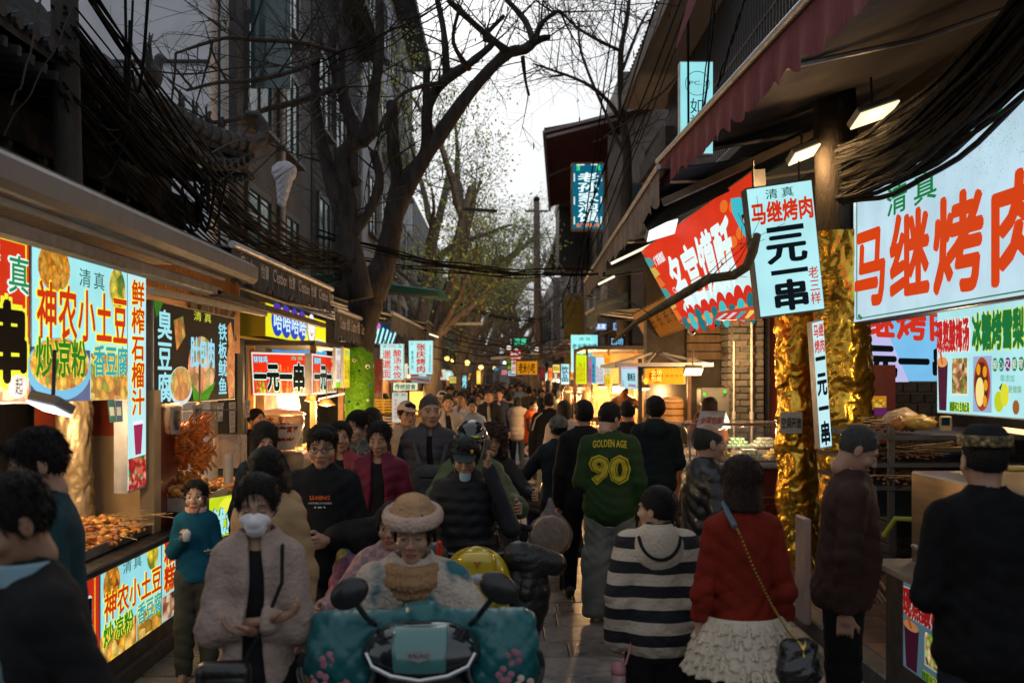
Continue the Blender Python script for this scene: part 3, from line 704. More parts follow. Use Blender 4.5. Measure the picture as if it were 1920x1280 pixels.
for i in range(58):mb.box((-3.845,23.4,2.4+i*.165),(.012,6.8,.012))
mb.build('brick_course_joints',DARKW,b,kind='stuff')
for z0 in(4.2,7.2):
 for y0 in(20.5,22.6,24.7):window(b,-3.84,y0,y0+1.3,z0,z0+1.6,1,TEALG)
MB().box((-3.6,23.4,10.6),(.9,7,.18)).build('roof_ledge',DARKW,b)
b=thing('building',(-6,35,0),'pale walled building with flat roof slab left of the sky','building')
MB().box((-6.3,35,7.6),(4.8,15,15.2)).build('wall',LIGHTW,b)
MB().box((-5.9,35,15.3),(5.6,15.6,.3)).build('roof',DARKW,b)
for z0 in(3.6,6.8,10.,13):
 for y0 in(28.6,31.4,34.4,37.4,40.2):window(b,-3.89,y0,y0+1.5,z0-.6,z0+1.1,1,GLASS)
for y0 in(30.6,36.4):pipe(b,-3.82,y0,2.5,15,.06)
MB().box((-3.5,33.2,9.7),(.8,3.4,1.1)).build('balcony',LIGHTW,b)
for i in range(3):MB().box((-3.6,31.7+i*3.1,5.4),(.45,.8,.6),bev=.02).build('air_conditioner',mat((.5,.5,.5),.5,.1,5,key='white_casing'),b)
b=thing('building',(-7,55,0),'low grey building far along the left side behind budding trees','building')
MB().box((-6.4,55,5),(4.8,22,10)).build('wall',mat((.20,.195,.20),.9,.2,1,key='far_wall'),b)  # the far walls are paled in colour, as haze would
for z0 in(3.6,6.6):
 for y0 in range(46,64,3):window(b,-3.99,y0,y0+1.5,z0,z0+1.5,1,GLASS)
b=thing('building',(-7,80,0),'farthest grey building on the left end of the street','building')
MB().box((-5.8,82,4.5),(6,26,9)).build('wall',mat((.24,.23,.23),.9,.2,1,key='far_wall_pale'),b)
b=thing('building',(0,125,0),'hazy building closing the far end of the street','building')
MB().box((1,128,2.6),(30,6,5.2)).build('wall',mat((.3,.28,.27),.9,.2,.6,key='end_wall'),b)  # pale wall colour stands in for distance haze
for i in range(8):
 for z0 in(1.4,3.6):MB().box((-9+i*2.6,124.95,z0),(1.3,.1,1.3)).build('window',GLASS,b)
# right side
WOODD=mat((.045,.03,.022),.75,.3,4,.3,30,key='dark_wood',stretch=(1,1,6));SOFFIT=mat((.085,.085,.09),.8,.15,2,key='soffit_board')
b=thing('building',(6,12,0),'dark two storey building with barred balcony above the red banner','building')
MB().box((5.9,11.2,6.3),(4.0,13.4,6.6)).build('wall',WOODD,b)
MB().box((6.2,6.0,1.6),(4.0,6.5,3.1)).build('ground_floor_wall',mat((.05,.048,.045),.8,.3,3,key='dark_lower_wall'),b)  # ground floor in a near-black wall colour
for yy in(8.2,10.6,13.0,15.4):window(b,3.9,yy,yy+1.6,5.3,7.0,-1,GLASS)
rail=MB().bar((3.05,6,5.05),(3.05,18.4,5.05),.05).bar((3.05,6,7.3),(3.05,18.4,7.3),.05).bar((3.05,6,6.2),(3.05,18.4,6.2),.03)
MB().box((3.45,12.2,4.97),(.9,12.4,.12)).build('balcony_slab',DARKW,b)
r_=rail.build('balcony_railing',mat((.06,.058,.06),.5,.3,9,key='railing_metal'),b);bm_=None
for i in range(96):
 if bm_ is None:bm_=MB().box((0,0,0),(.025,.025,2.25)).mesh('railing_bar');bm_.materials.append(mat((.08,.075,.075),.5,.3,9,key='railing_bar'))
 o=bpy.data.objects.new('railing_bar',bm_);COL.objects.link(o);o.parent=r_;o.location=Vector((3.05,6.05+i*.13,6.17))-ORG[b.name]
MB().box((4.05,14.8,9.3),(3.9,8.6,.08)).build('roof_soffit',SOFFIT,b)
MB().box((2.98-.9+.02,14.8,9.42),(.14,8.6,.34)).build('roof_edge',mat((.14,.13,.13),.8,.2,4,key='roof_edge'),b)
b=thing('building',(5,22,0),'narrow grey building with overhanging white soffit beside the sky','building')
MB().box((5.3,21,3.8),(3.6,7.6,7.6)).build('wall',BRW,b)
MB().box((3.6,16.2,7.3),(2.4,6.6,.1)).build('roof_soffit',mat((.20,.20,.21),.8,.1,2,key='pale_soffit'),b)
MB().box((2.37,16.2,7.42),(.12,6.7,.3)).build('roof_edge',mat((.17,.15,.14),.8,.2,4,key='roof_edge_board'),b)
for i in range(30):MB().tube([(2.33,13.1+i*.215,7.62),(2.9,13.1+i*.215,7.95)],.05,6).build('roof_tile',mat((.05,.05,.052),.8,.3,8,key='grey_roof_tile'),b)
pipe(b,3.3,20.2,2.8,7.2,.045);pipe(b,3.3,17.3,3,7.2,.03,mat((.3,.22,.03),.6,.2,5,key='yellow_hose'),'yellow_hose')
for yy in(17.8,20.6):window(b,3.49,yy,yy+1.5,4.2,5.9,-1,GLASS)
MB().box((3.2,19.6,6.35),(.6,3.4,.35)).build('tiled_ledge',mat((.07,.065,.06),.8,.4,9,.5,30,key='tiled_ledge'),b)
b=thing('building',(5,31,0),'beige brick building with small windows under the burgundy awning','building')
MB().box((5.0,32,5.0),(3.9,12,10)).build('wall',BEIGEW,b)
MB().box((4.2,25.93,5.6),(3.0,.12,5.4)).build('end_wall',BEIGEW,b)
MB().box((2.52,34.5,8.2),(1.2,6,.3)).build('tiled_eave',mat((.06,.06,.06),.8,.3,6,.4,30,key='dark_eave'),b)
MB().box((2.45,36.5,7.2),(1.0,2.4,2.4)).build('upper_box_room',mat((.05,.052,.055),.8,.2,3,key='dark_cladding'),b)
for yy in(27.6,31,34.4):window(b,3.04,yy,yy+1.3,5.0,6.8,-1,GLASS)
w_=MB().box((3.3,25.85,6.1),(.55,.08,1.9)).build('window',FRAME,b);MB().box((3.3,25.80,6.1),(.45,.02,1.75)).build('pane',GLASS,w_)
for i in range(3):MB().box((2.95,28.0+i*2.3,4.3),(.4,.8,.6),bev=.02).build('air_conditioner',mat((.45,.45,.45),.5,.1,5,key='grey_casing'),b)
b=thing('building',(5,45,0),'pale old house with grey eaves beyond the concrete pole','building')
MB().box((5.1,46,3.8),(4.2,14,7.6)).build('wall',mat((.22,.20,.20),.85,.25,2,.3,20,key='old_render'),b)
MB().box((3.3,46,7.7),(2.4,14.6,.25)).build('roof',mat((.10,.10,.11),.8,.3,5,key='weathered_roof'),b)
MB().box((3.4,39.6,4.6),(1.6,1.0,.14),rx=.5).build('teal_lean_to_roof',mat((.10,.19,.20),.7,.3,5,.4,40,key='teal_tiles'),b)
for yy in(41,45,49):window(b,2.98,yy,yy+1.5,4.6,6.4,-1,GLASS)
MB().box((2.8,38.9,3.9),(.9,.12,2.6)).build('yellow_shutter',mat((.42,.30,.06),.6,.2,6,key='yellow_shutter'),b)
b=thing('building',(5,66,0),'pinkish grey building farthest down the right side','building')
MB().box((5.0,68,3.8),(4.6,26,7.6)).build('wall',mat((.26,.23,.23),.9,.2,1,key='far_pink_wall'),b)
for yy in range(57,78,4):window(b,2.69,yy,yy+2,4.4,6.0,-1,GLASS)
b=thing('building',(5,95,0),'last grey building before the street end on the right','building')
MB().box((5.2,96,4),(5,26,8)).build('wall',mat((.28,.27,.27),.9,.2,1,key='far_grey_wall'),b)
# brick column with white pipe, orange-red door and recess beside the counter
BRK=[mat(c,.8,.3,20,.4,70,key='grey_brick')for c in((.085,.078,.07),(.065,.062,.058),(.10,.09,.078))]
def brick_column(x0,x1,Yf,z0,z1,label,rows,cols,chim=True):
 c=thing('brick_column',((x0+x1)/2,Yf+.25,z0),label,'column')
 MB().box(((x0+x1)/2,Yf+.25,(z0+z1)/2),(x1-x0-.02,.46,z1-z0)).build('mortar_core',mat((.25,.20,.14),.9,.2,20,key='mortar_joint'),c)
 bw=(x1-x0)/cols;bh=(z1-z0)/rows;me={}
 for r in range(rows):
  for k in range(-1,cols):
   a=x0+k*bw+(r%2)*bw/2;e=a+bw;a=max(a,x0);e=min(e,x1)
   if e-a<.03:continue
   kk=(round(e-a,3),(r*7+k*3)%3)
   if kk not in me:me[kk]=MB().box((0,0,0),(kk[0]-.012,.06,bh-.014),bev=.004).mesh('brick');me[kk].materials.append(BRK[kk[1]])
   o=bpy.data.objects.new('brick',me[kk]);COL.objects.link(o);o.parent=c;o.location=Vector(((a+e)/2,Yf+.002*(r%3),z0+(r+.5)*bh))-ORG[c.name]
   sd=(('s',)+kk[1:])
  k2=('s',r%3)
  if k2 not in me:me[k2]=MB().box((0,0,0),(.06,.44,bh-.014),bev=.004).mesh('brick');me[k2].materials.append(BRK[k2[1]])
  o=bpy.data.objects.new('brick',me[k2]);COL.objects.link(o);o.parent=c;o.location=Vector((x0-.002,Yf+.27,z0+(r+.5)*bh))-ORG[c.name]
 return c
Yb=13.2
c=brick_column(XX(1372,Yb),XX(1432,Yb),Yb,.12,ZZ(600,Yb),'grey brick column with a white pipe behind the pastry counter',30,2)
pipe(c,XX(1407,Yb),Yb-.07,.9,ZZ(602,Yb),.016,mat((.55,.5,.45),.6,.1,5,key='white_pipe'),'white_pipe')
pipe(c,XX(1374,Yb),Yb-.06,.9,ZZ(640,Yb),.012,mat((.5,.47,.42),.6,.1,5,key='thin_pipe'),'thin_pipe')
c=brick_column(XX(1678,9.3),XX(1758,9.3),9.3,.12,ZZ(716,9.3),'dark grey brick column behind the food shelves',18,3)
d=thing('shop_door',(XX(1455,13.3),13.3,.12),'tall plain orange red door panel left of the gold wrapped trunk','door')
MB().box((XX(1460,13.3),13.4,1.62),(.62,.06,3.0)).build('door_panel',mat((.30,.045,.012),.6,.15,3,key='orange_red_door'),d)
MB().box((XX(1437,13.3),13.3,1.65),(.06,.10,3.1)).build('door_frame',DARKMETAL,d)
w=structure(MB().box((4.2,14.1,1.9),(4.4,.3,3.8)),'shop_back_wall',mat((.035,.028,.022),.8,.3,3,key='dark_shop_wall'))
mb=MB()
for i in range(9):mb.box((XX(1343,13.7),13.85,2.3+i*.12),(.75,.03,.10))
o=mb.build('timber_cladding',mat((.11,.065,.03),.7,.3,4,key='timber',stretch=(4,1,1)),w,kind='stuff')
# ---- temple gate with curled tiled eave on the left
RIDGE=mat((.060,.058,.058),.75,.45,9,.6,50,key='ridge_tile');TILE=mat((.020,.020,.021),.75,.35,7,.4,40,key='temple_tile');PAINT=mat((.005,.010,.014),.75,.5,4,col2=(.016,.009,.004),key='gap_filler_paint')
t=thing('temple_gate',(-3.6,8.5,0),'dark ornate temple gate with curled tiled eave over the left stalls','temple gate')
MB().box((-5.2,7.9,2.0),(3.2,6.4,4.0)).build('wall',mat((.012,.010,.009),.85,.4,2,key='dark_temple_wall'),t)  # very dark, slightly brown temple wall colour
eave=lambda y:4.12+max(0,(y-9.6)/1.7)**2*.34;ex=lambda y:-2.98+max(0,(y-10.2))*.08
ridge=lambda y:Vector((-3.95+(y-5)*-.0,y,5.15))
def hipr(k):
 y=9.2+k*2.1;return Vector((-3.98+k*1.1,y,5.05-.72*k+.30*k**4))
def roof(u,v):
 y=4.4+v*6.9;kk=max(0,(y-9.2)/2.1);a=Vector((-3.98,y,5.12))if kk<=0 else hipr(kk)+Vector((-.03,0,-.05));b=Vector((ex(y),y,eave(y)));q=a.lerp(b,u);q.z-=.10*math.sin(math.pi*u);return q
MB().sheet(roof,6,30,.05).build('roof_deck',TILE,t)
for i in range(33):
 v=(i+.5)/33;rr=MB().tube([roof(u,v)+Vector((0,0,.035))for u in(0,.25,.5,.75,1.02)],.045,6).build('roof_tile',TILE,t)
 p=roof(1.03,v);MB().lathe((p.x+.02,p.y,p.z+.03),[(.001,0),(.055,0),(.055,.03),(.001,.03)],10,axis='X').build('tile_end',TILE,t)
MB().box((-3.72,7.7,3.93),(.10,6.6,1.7)).build('dark_gap_filler',PAINT,t)  # dark board added to black out the bright gap under the eave
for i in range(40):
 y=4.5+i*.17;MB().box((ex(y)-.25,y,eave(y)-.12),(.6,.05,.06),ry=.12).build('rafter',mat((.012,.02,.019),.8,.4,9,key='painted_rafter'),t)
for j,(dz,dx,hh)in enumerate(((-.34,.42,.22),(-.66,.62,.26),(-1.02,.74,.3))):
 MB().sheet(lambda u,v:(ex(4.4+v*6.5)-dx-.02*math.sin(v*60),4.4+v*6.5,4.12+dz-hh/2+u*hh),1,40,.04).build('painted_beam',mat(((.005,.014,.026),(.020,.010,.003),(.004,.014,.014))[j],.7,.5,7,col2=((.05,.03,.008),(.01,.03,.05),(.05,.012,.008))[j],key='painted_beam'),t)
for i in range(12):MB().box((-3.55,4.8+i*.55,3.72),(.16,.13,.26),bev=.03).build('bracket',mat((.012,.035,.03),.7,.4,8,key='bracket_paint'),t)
hp=[hipr(k/10)for k in range(11)];hp+=[hp[-1]+Vector((.10,.12,.10)),hp[-1]+Vector((.13,.15,.25)),hp[-1]+Vector((.06,.08,.37)),hp[-1]+Vector((-.04,-.02,.36))]
MB().tube(hp,[.10]*9+[.095,.09,.075,.06,.045,.03],10).build('hip_ridge',RIDGE,t,smooth=True)
for i in range(17):
 a_,b2=hipr(i/17),hipr((i+.55)/17);MB().tube([a_,b2],.118,10).build('ridge_cap_tile',RIDGE,t);MB().bar(a_-Vector((0,0,.13)),hipr((i+.9)/17)-Vector((0,0,.13)),.16,.06).build('ridge_base_tile',TILE,t)
for i in range(8):
 k=i/8;p=hipr(k+.05)+Vector((-.05,.12,-.20));MB().tube([p,p+Vector((.10,.26,-.10))],.042,6).build('end_tile',TILE,t)
def beast(p,s,kind):
 def f(X,Y,Z):
  d=ell(X,Y,Z,(0,0,.10),(.05,.09,.07));d=smin(d,cap(X,Y,Z,(0,.05,.12),(0,.10,.24),.035,.03),.03);d=smin(d,ell(X,Y,Z,(0,.14,.26),(.03,.05,.032)),.02)
  d=smin(d,cap(X,Y,Z,(0,.06,.08),(0,.10,0),.02),.02);d=smin(d,cap(X,Y,Z,(0,-.06,.08),(0,-.05,0),.03),.02)
  tl=3 if kind else 2
  for i in range(tl):d=smin(d,cap(X,Y,Z,(0,-.07+i*.03,.12),(0,-.13+i*.06,.30+.05*i),.018,.008),.015)
  return d
 solid('ridge_beast',f,(-.08,-.2,-.03),(.08,.22,.45),.016,TILE,t,origin=p,rz=-.3)
 o=None
V0=hipr(.30);
def beast2(p,s):
 V,Q=nets(lambda X,Y,Z:np.minimum(smin(smin(ell(X,Y,Z,(0,0,.10),(.05,.09,.08)),cap(X,Y,Z,(0,.05,.12),(0,.10,.24),.035,.03),.03),ell(X,Y,Z,(0,.14,.26),(.03,.05,.032)),.02),np.minimum(cap(X,Y,Z,(0,-.07,.1),(0,-.14,.30),.022,.008),np.minimum(cap(X,Y,Z,(0,-.03,.14),(0,-.07,.36),.02,.007),cap(X,Y,Z,(0,-.07,.28),(0,.0,.38),.016,.006)))),(-.08,-.2,-.03),(.08,.22,.45),.012)
 link('ridge_beast',np_mesh('ridge_beast',np.asarray(V)*s+np.array(p),Q),TILE,t)
beast2(hipr(.40)+Vector((0,0,.09)),1.6)
for k in(.56,.64,.72,.80):beast2(hipr(k)+Vector((0,0,.09)),.62)
# ---- trees
BARK=mat((.036,.029,.024),.9,.55,14,1.,26,key='dark_bark',stretch=(1,1,.22));TWIG=mat((.028,.022,.018),.9,.2,20,key='twig');BARK2=mat((.055,.045,.036),.9,.4,12,.6,50,key='grey_bark',stretch=(1,1,.3))
BARK3=mat((.24,.20,.16),.9,.4,12,.6,50,key='hazed_bark',stretch=(1,1,.3));BUD=mat((.46,.56,.09),.6,.35,3,key='fresh_bud_leaves',trans=0.)  # far bark paled in colour to stand in for haze
def rand_dir(rg,d,ang):
 a=d.orthogonal().normalized();a.rotate(Matrix.Rotation(rg.uniform(0,6.283),3,d));v=d*math.cos(ang)+a*math.sin(ang);return v.normalized()
def sprout(mb,rg,p,d,r,L,lev,up=.1,hang=None,leaf=None,n=3,kink=.22,tips=None):
 """a wandering shoot with side shoots"""
 k=max(3,int(L/.16));pts=[p.copy()];q=p.copy();dd=d.copy()
 for i in range(k):
  dd=(rand_dir(rg,dd,rg.uniform(0,kink))+Vector((0,0,up*.25))).normalized();q=q+dd*(L/k);pts.append(q.copy())
 mb.tube(pts,[max(.0022,r*(1-.75*i/k))for i in range(k+1)],n if r>.008 else 3,cap=False)
 if tips is not None and lev==0:tips.append(pts[-1])
 if lev>0:
  m_=max(2,int(L/.26))+rg.randrange(2)
  for j in range(m_):
   i=rg.randrange(1,k+1);nd=rand_dir(rg,(pts[i]-pts[i-1]).normalized(),rg.uniform(.5,1.1));sprout(mb,rg,pts[i],nd,r*rg.uniform(.4,.6),L*rg.uniform(.40,.68),lev-1,up,hang,leaf,3,kink*1.15,tips)
 elif hang is not None and rg.random()<hang[1]:hang[0].append(pts[-1])
def limbs(px,Y0,dy=0.):
 """limb traced as (px, py, radius in px[, dY]) at depth Y0"""
 return[(P(a[0],a[1],Y0+(a[3]if len(a)>3 else 0)),a[2]*Y0/F)for a in px]
def tree(label,lims,Y0,seed,twigL=1.3,lev=2,dens=1.0,bark=BARK,group='bare street trees',hang=None,fromr=.30,twr=.016,base=None):
 rg=random.Random(seed);root=base or P(lims[0][0][0],lims[0][0][1],Y0);root=Vector((root[0],root[1],0));t=thing('tree',root,label,'tree',group)
 mb=MB();tw=MB()
 for li,l in enumerate(lims):
  pr=limbs(l,Y0);pts=[];rs=[]
  for i in range(len(pr)-1):
   for k in range(4):
    a=k/4;p0=pr[max(i-1,0)][0];p1,p2=pr[i][0],pr[i+1][0];p3=pr[min(i+2,len(pr)-1)][0]
    q=.5*((2*p1)+(p2-p0)*a+(2*p0-5*p1+4*p2-p3)*a*a+(3*p1-p0-3*p2+p3)*a**3)
    pts.append(q);rs.append((pr[i][1]*(1-a)+pr[i+1][1]*a)*rg.uniform(.90,1.12))
  pts.append(pr[-1][0]);rs.append(pr[-1][1])
  mb.tube(pts,rs,10)
  for i in range(1,len(pts)):
   if rs[i]>.14 and li==0:continue
   for _ in range(int(dens*(1.6 if rs[i]<.06 else .7)+rg.random())):
    if rg.random()<fromr:continue
    nd=rand_dir(rg,(pts[i]-pts[i-1]).normalized(),rg.uniform(.5,1.3));nd.y*=.6;nd.z+=.15;nd.normalize()
    sprout(tw,rg,pts[i],nd,twr*rg.uniform(.6,1.2),twigL*rg.uniform(.5,1.2),lev,.12,hang)
 mb.build('trunk',bark,t,smooth=True);c=tw.build('crown',TWIG,t)
 return t
hang=([],.25)
T1=tree('big bare tree whose trunk wears green fur, forking over the street',[
 [(672,780,21),(676,700,20),(680,640,22),(684,590,30),(690,550,33),(716,505,26),(735,440,19),(742,400,17),(775,330,15),(820,260,13),(880,175,12),(945,105,11),(985,92,9),(1010,75,7,.3),(1030,70,5,.4)],
 [(700,540,24),(722,470,16),(736,400,15),(745,330,12),(738,285,13),(735,190,10)],
 [(742,395,16),(760,330,11),(798,290,12),(802,200,10),(835,150,11),(880,120,8,.3),(925,80,7,.4),(908,70,5,.5),(945,30,4,.6)],
 [(800,195,8),(800,135,7),(805,132,7)],
 [(838,150,8),(832,60,6,.2),(815,-20,5,.3)],[(955,100,8),(900,55,6,-.4),(840,0,5,-.7)],[(1000,80,7),(985,40,6,.4),(950,0,5,.6)],[(1003,78,6),(1015,45,5,.2),(1045,22,4,.4),(1056,30,3,.5)],
 [(980,108,4),(985,150,3,.4),(992,180,2.5,.5)],[(880,130,5),(850,80,4,-.5),(860,20,3,-.8)],
 [(835,155,5),(780,165,4,-.6),(740,190,3,-.9),(700,260,2,-1.2)]],14.0,11,1.05,2,.52,hang=hang)
tree('second bare tree left of the furred trunk reaching toward the grey wall',[
 [(640,560,22),(650,520,24),(640,470,18),(655,400,17),(640,300,15),(665,270,14),(690,250,16),(700,180,11),(712,100,9),(712,0,8)],
 [(676,560,26),(652,440,18),(620,330,14),(600,250,10),(590,160,8),(600,60,6)],
 [(672,270,12),(640,170,10),(620,90,7),(640,20,5)],
 [(645,455,14),(690,400,10),(712,340,9),(700,285,8)],[(665,350,9),(655,230,8),(640,130,6),(655,60,4)],
 [(640,160,7,0),(560,190,6,-.6),(500,205,5,-1.0),(440,225,4,-1.4),(372,232,3,-1.8)],
 [(600,105,5,0),(560,130,4,-.8),(480,150,4,-1.3),(410,155,3,-1.8),(350,170,2,-2.1)],
 [(640,100,5),(560,80,4,-1),(480,75,4,-1.5),(420,72,3,-1.8),(330,100,2,-2.2)],
 [(625,90,5),(640,0,4,.5),(660,-60,3,1)]],13.2,12,1.0,2,.8,base=(-2.15,13.2,0))
tree('thin bare tree rising behind the burgundy awning right of the sky',[
 [(1172,690,14),(1170,560,14),(1174,420,11),(1176,300,9),(1172,250,8),(1165,190,6),(1164,100,5),(1175,40,4),(1180,0,3)],
 [(1172,240,5),(1140,190,4,-.5),(1095,155,3,-1),(1030,130,2,-1.4),(1000,120,1.5,-1.6)],[(1164,96,4),(1120,75,3,-.4),(1080,50,2.4,-.8),(1050,20,2,-1)],
 [(1176,300,4),(1130,200,3,.5),(1090,100,2.5,.8),(1085,40,2,1)],[(1168,130,3),(1195,60,3,.4),(1215,20,2,.8)]],20,13,1.5,2,.8,BARK2,fromr=.2,twr=.014)
rg=random.Random(2);hb=MB()
for p in hang[0][:420]:
 L=rg.uniform(.05,.13);hb.tube([p,p-Vector((rg.uniform(-.02,.02),0,L*.5)),p-Vector((0,0,L))],[.003,.012,.004],5)
hb.build('seed_pods',mat((.04,.028,.018),.8,.3,20,key='seed_pod'),T1,kind='stuff')
# arching trees farther down the street with first green buds
def far_tree(px,Y,lean,Hh,seed,label,buds=0,r=.2,group='trees arching over the far street'):
 rg=random.Random(seed);X=XX(px,Y);t=thing('tree',(X,Y,0),label,'tree',group);mb=MB();tw=MB();tips=[]
 n=9;pts=[Vector((X+lean*(i/n)**1.6+rg.uniform(-.08,.08),Y+rg.uniform(-.1,.1),Hh*i/n))for i in range(n+1)]
 mb.tube(pts,[r*(1-.6*i/n)for i in range(n+1)],8)
 for j in range(7):
  i=rg.randrange(3,n);d=Vector((rg.uniform(-1,1)+lean*.12,rg.uniform(-.5,.5),rg.uniform(.5,1.3))).normalized();q=pts[i];L=Hh*rg.uniform(.28,.5);k=7;bp=[q.copy()]
  for _ in range(k):d=(rand_dir(rg,d,.22)+Vector((0,0,.05))).normalized();q=q+d*L/k;bp.append(q.copy())
  mb.tube(bp,[r*.5*(1-.75*m_/k)for m_ in range(k+1)],6,cap=False)
  for m_ in range(2,k+1):
   for _ in range(2):sprout(tw,rg,bp[m_],rand_dir(rg,d,rg.uniform(.4,1.1)),.018*Y/30,L*.42,1 if Y>45 else 2,.1,tips=tips)
 mb.build('trunk',BARK3,t,smooth=True);tw.build('crown',BARK3,t)
 if buds:
  lf=MB()
  for p in tips:
   for _ in range(buds):
    c=p+Vector((rg.gauss(0,.12),rg.gauss(0,.12),rg.gauss(0,.12)));s=rg.uniform(.028,.052);a=Vector((rg.uniform(-1,1),rg.uniform(-1,1),rg.uniform(-1,1))).normalized()*s;b2=a.orthogonal().normalized()*s*.6
    lf.add([c-a,c+b2,c+a,c-b2],[(0,1,2,3)])
  lf.build('leaves',BUD,t,kind='stuff')
for i,(px,Y,ln,hh,lb,bd,r)in enumerate([
 (795,24,1.2,6.6,'budding tree leaning over the stalls just beyond the furred tree',5,.22),(770,30,1.2,8.2,'tall bare tree with hanging seed clusters left of the sky',1,.24),
 (842,34,1.8,6.2,'budding tree behind the green sheet canopy',7,.22),(860,44,1.8,7.4,'green budding tree over the middle of the left stalls',8,.26),(880,54,2.2,7.6,'leaning tree over the left side far along the street',6,.28),
 (898,68,2.4,8.5,'crooked tree near the left vanishing end',1,.3),(995,60,-2.0,7.5,'bare tree leaning in beside the concrete pole',4,.3),(1008,44,-1.2,5.2,'bare crooked tree behind the green lettered sign',0,.2),
 (975,78,-2.2,8.5,'bare tree at the right vanishing end',1,.34),(915,84,1.5,9,'dim tree in the middle of the far street left side',1,.34),(962,98,-1.5,10,'dim tree in the middle of the far street right side',0,.4),(930,106,.5,11,'farthest dark tree closing the view',0,.4)]):
 far_tree(px,Y,ln,hh,100+i,lb,bd,r)
# dry branch in front of the red banner
rg=random.Random(5);t=thing('dry_branch',P(1180,612,8.2),'long crooked bare branch hanging in front of the red banner','branch')
br=[(1150,640,4,1.2),(1190,606,5,.8),(1240,576,8,.5),(1290,546,9,.3),(1330,522,9,.1),(1375,516,9,0),(1400,500,9,-.1),(1412,470,9,-.2),(1420,440,7,-.3)]
pr=limbs(br,8.0);MB().tube([q[0]for q in pr],[q[1]for q in pr],8).build('stem',mat((.11,.085,.04),.85,.4,14,.6,60,key='olive_bark'),t,smooth=True)
tw=MB()
for(a,b_)in(((1330,522),(1405,430)),((1300,540),(1370,480)),((1360,516),(1410,455)),((1220,590),(1190,580))):sprout(tw,rg,P(*a,8),(P(*b_,7.9)-P(*a,8)).normalized(),.006,.5,1)
tw.build('twigs',TWIG,t)
# green furry wrap with googly eyes on the big tree
t=thing('tree_wrap',(XX(675,14),13.99,.5),'lime green furry wrap with googly eyes round the big tree trunk','tree wrap')
Xc=XX(674,14);FUR=mat((.16,.42,.015),.9,.3,25,.6,90,key='lime_fur')
mb=MB();prof=[(.20,.55),(.205,.9),(.19,1.1),(.20,1.4),(.205,1.7),(.20,2.0),(.19,2.3),(.17,2.42)]
mb.lathe((Xc,14,0),prof,20);mb.build('fur_base',FUR,t,smooth=True)
rg=random.Random(9);mb=MB()
for i in range(9000):
 a=rg.uniform(0,6.283);z=rg.uniform(.55,2.42);r=float(np.interp(z,[p[1]for p in prof],[p[0]for p in prof]))-.004
 d=Vector((math.cos(a),math.sin(a),0));p=Vector((Xc,14,z))+d*r;L=rg.uniform(.03,.065);q=p+d*L*.62+Vector((rg.uniform(-.02,.02),rg.uniform(-.02,.02),-L*.8));s=Vector((-d.y,d.x,0))*.004;mb.add([p-s,p+s,q],[(0,1,2)])
mb.build('fur',FUR,t,kind='stuff')
for(px,py,r)in((664,675,.030),(689,687,.034)):
 p=P(px,py,13.77);e=MB().ball(p,(r,.016,r),12).build('googly_eye',mat((.75,.72,.68),.3,0,key='eye_white'),t,smooth=True);MB().ball(p+Vector((.006,-.013,-.006)),(r*.5,.008,r*.5),10).build('pupil',mat((.01,.01,.01),.2,0,key='eye_black'),e)
for(px,py,c)in((673,695,(.02,.06,.02)),(693,722,(.02,.15,.2)),(670,757,(.02,.10,.05)),(654,753,(.0,.12,.12)),(690,750,(.6,.6,.55))):MB().ball(P(px,py,13.765),.02,8).build('pompom',mat(c,.9,.2,30,key='pompom'),t,smooth=True)
# ---- poles
CONC=mat((.10,.09,.078),.85,.3,5,.3,50,col2=(.06,.05,.045),key='pole_concrete',stretch=(1,1,.3))
t=thing('utility_pole',(XX(1008,34),34,0),'slim weathered concrete pole left of the teal tiled lean-to','pole')
MB().tube([(XX(1010,34),34,0),(XX(1006,34),34,ZZ(378,34))],[.17,.10],12).build('shaft',mat((.28,.22,.18),.85,.3,5,key='pale_pole'),t,smooth=True);MB().bar(P(985,396,34),P(1028,396,34),.06).build('crossarm',DARKMETAL,t);MB().ball(P(1006,374,34),.12,8).build('finial',DARKMETAL,t)
for i,z in enumerate((4.5,5.0)):MB().bar((XX(985,34),33.8,z),(XX(1022,34),33.8,z),.06).build('crossarm',STEEL,t)
MB().box((XX(996,34),33.8,5.6),(.16,.16,.6),bev=.02).build('meter_box',mat((.5,.5,.5),.5,.1,5,key='meter_casing'),t)
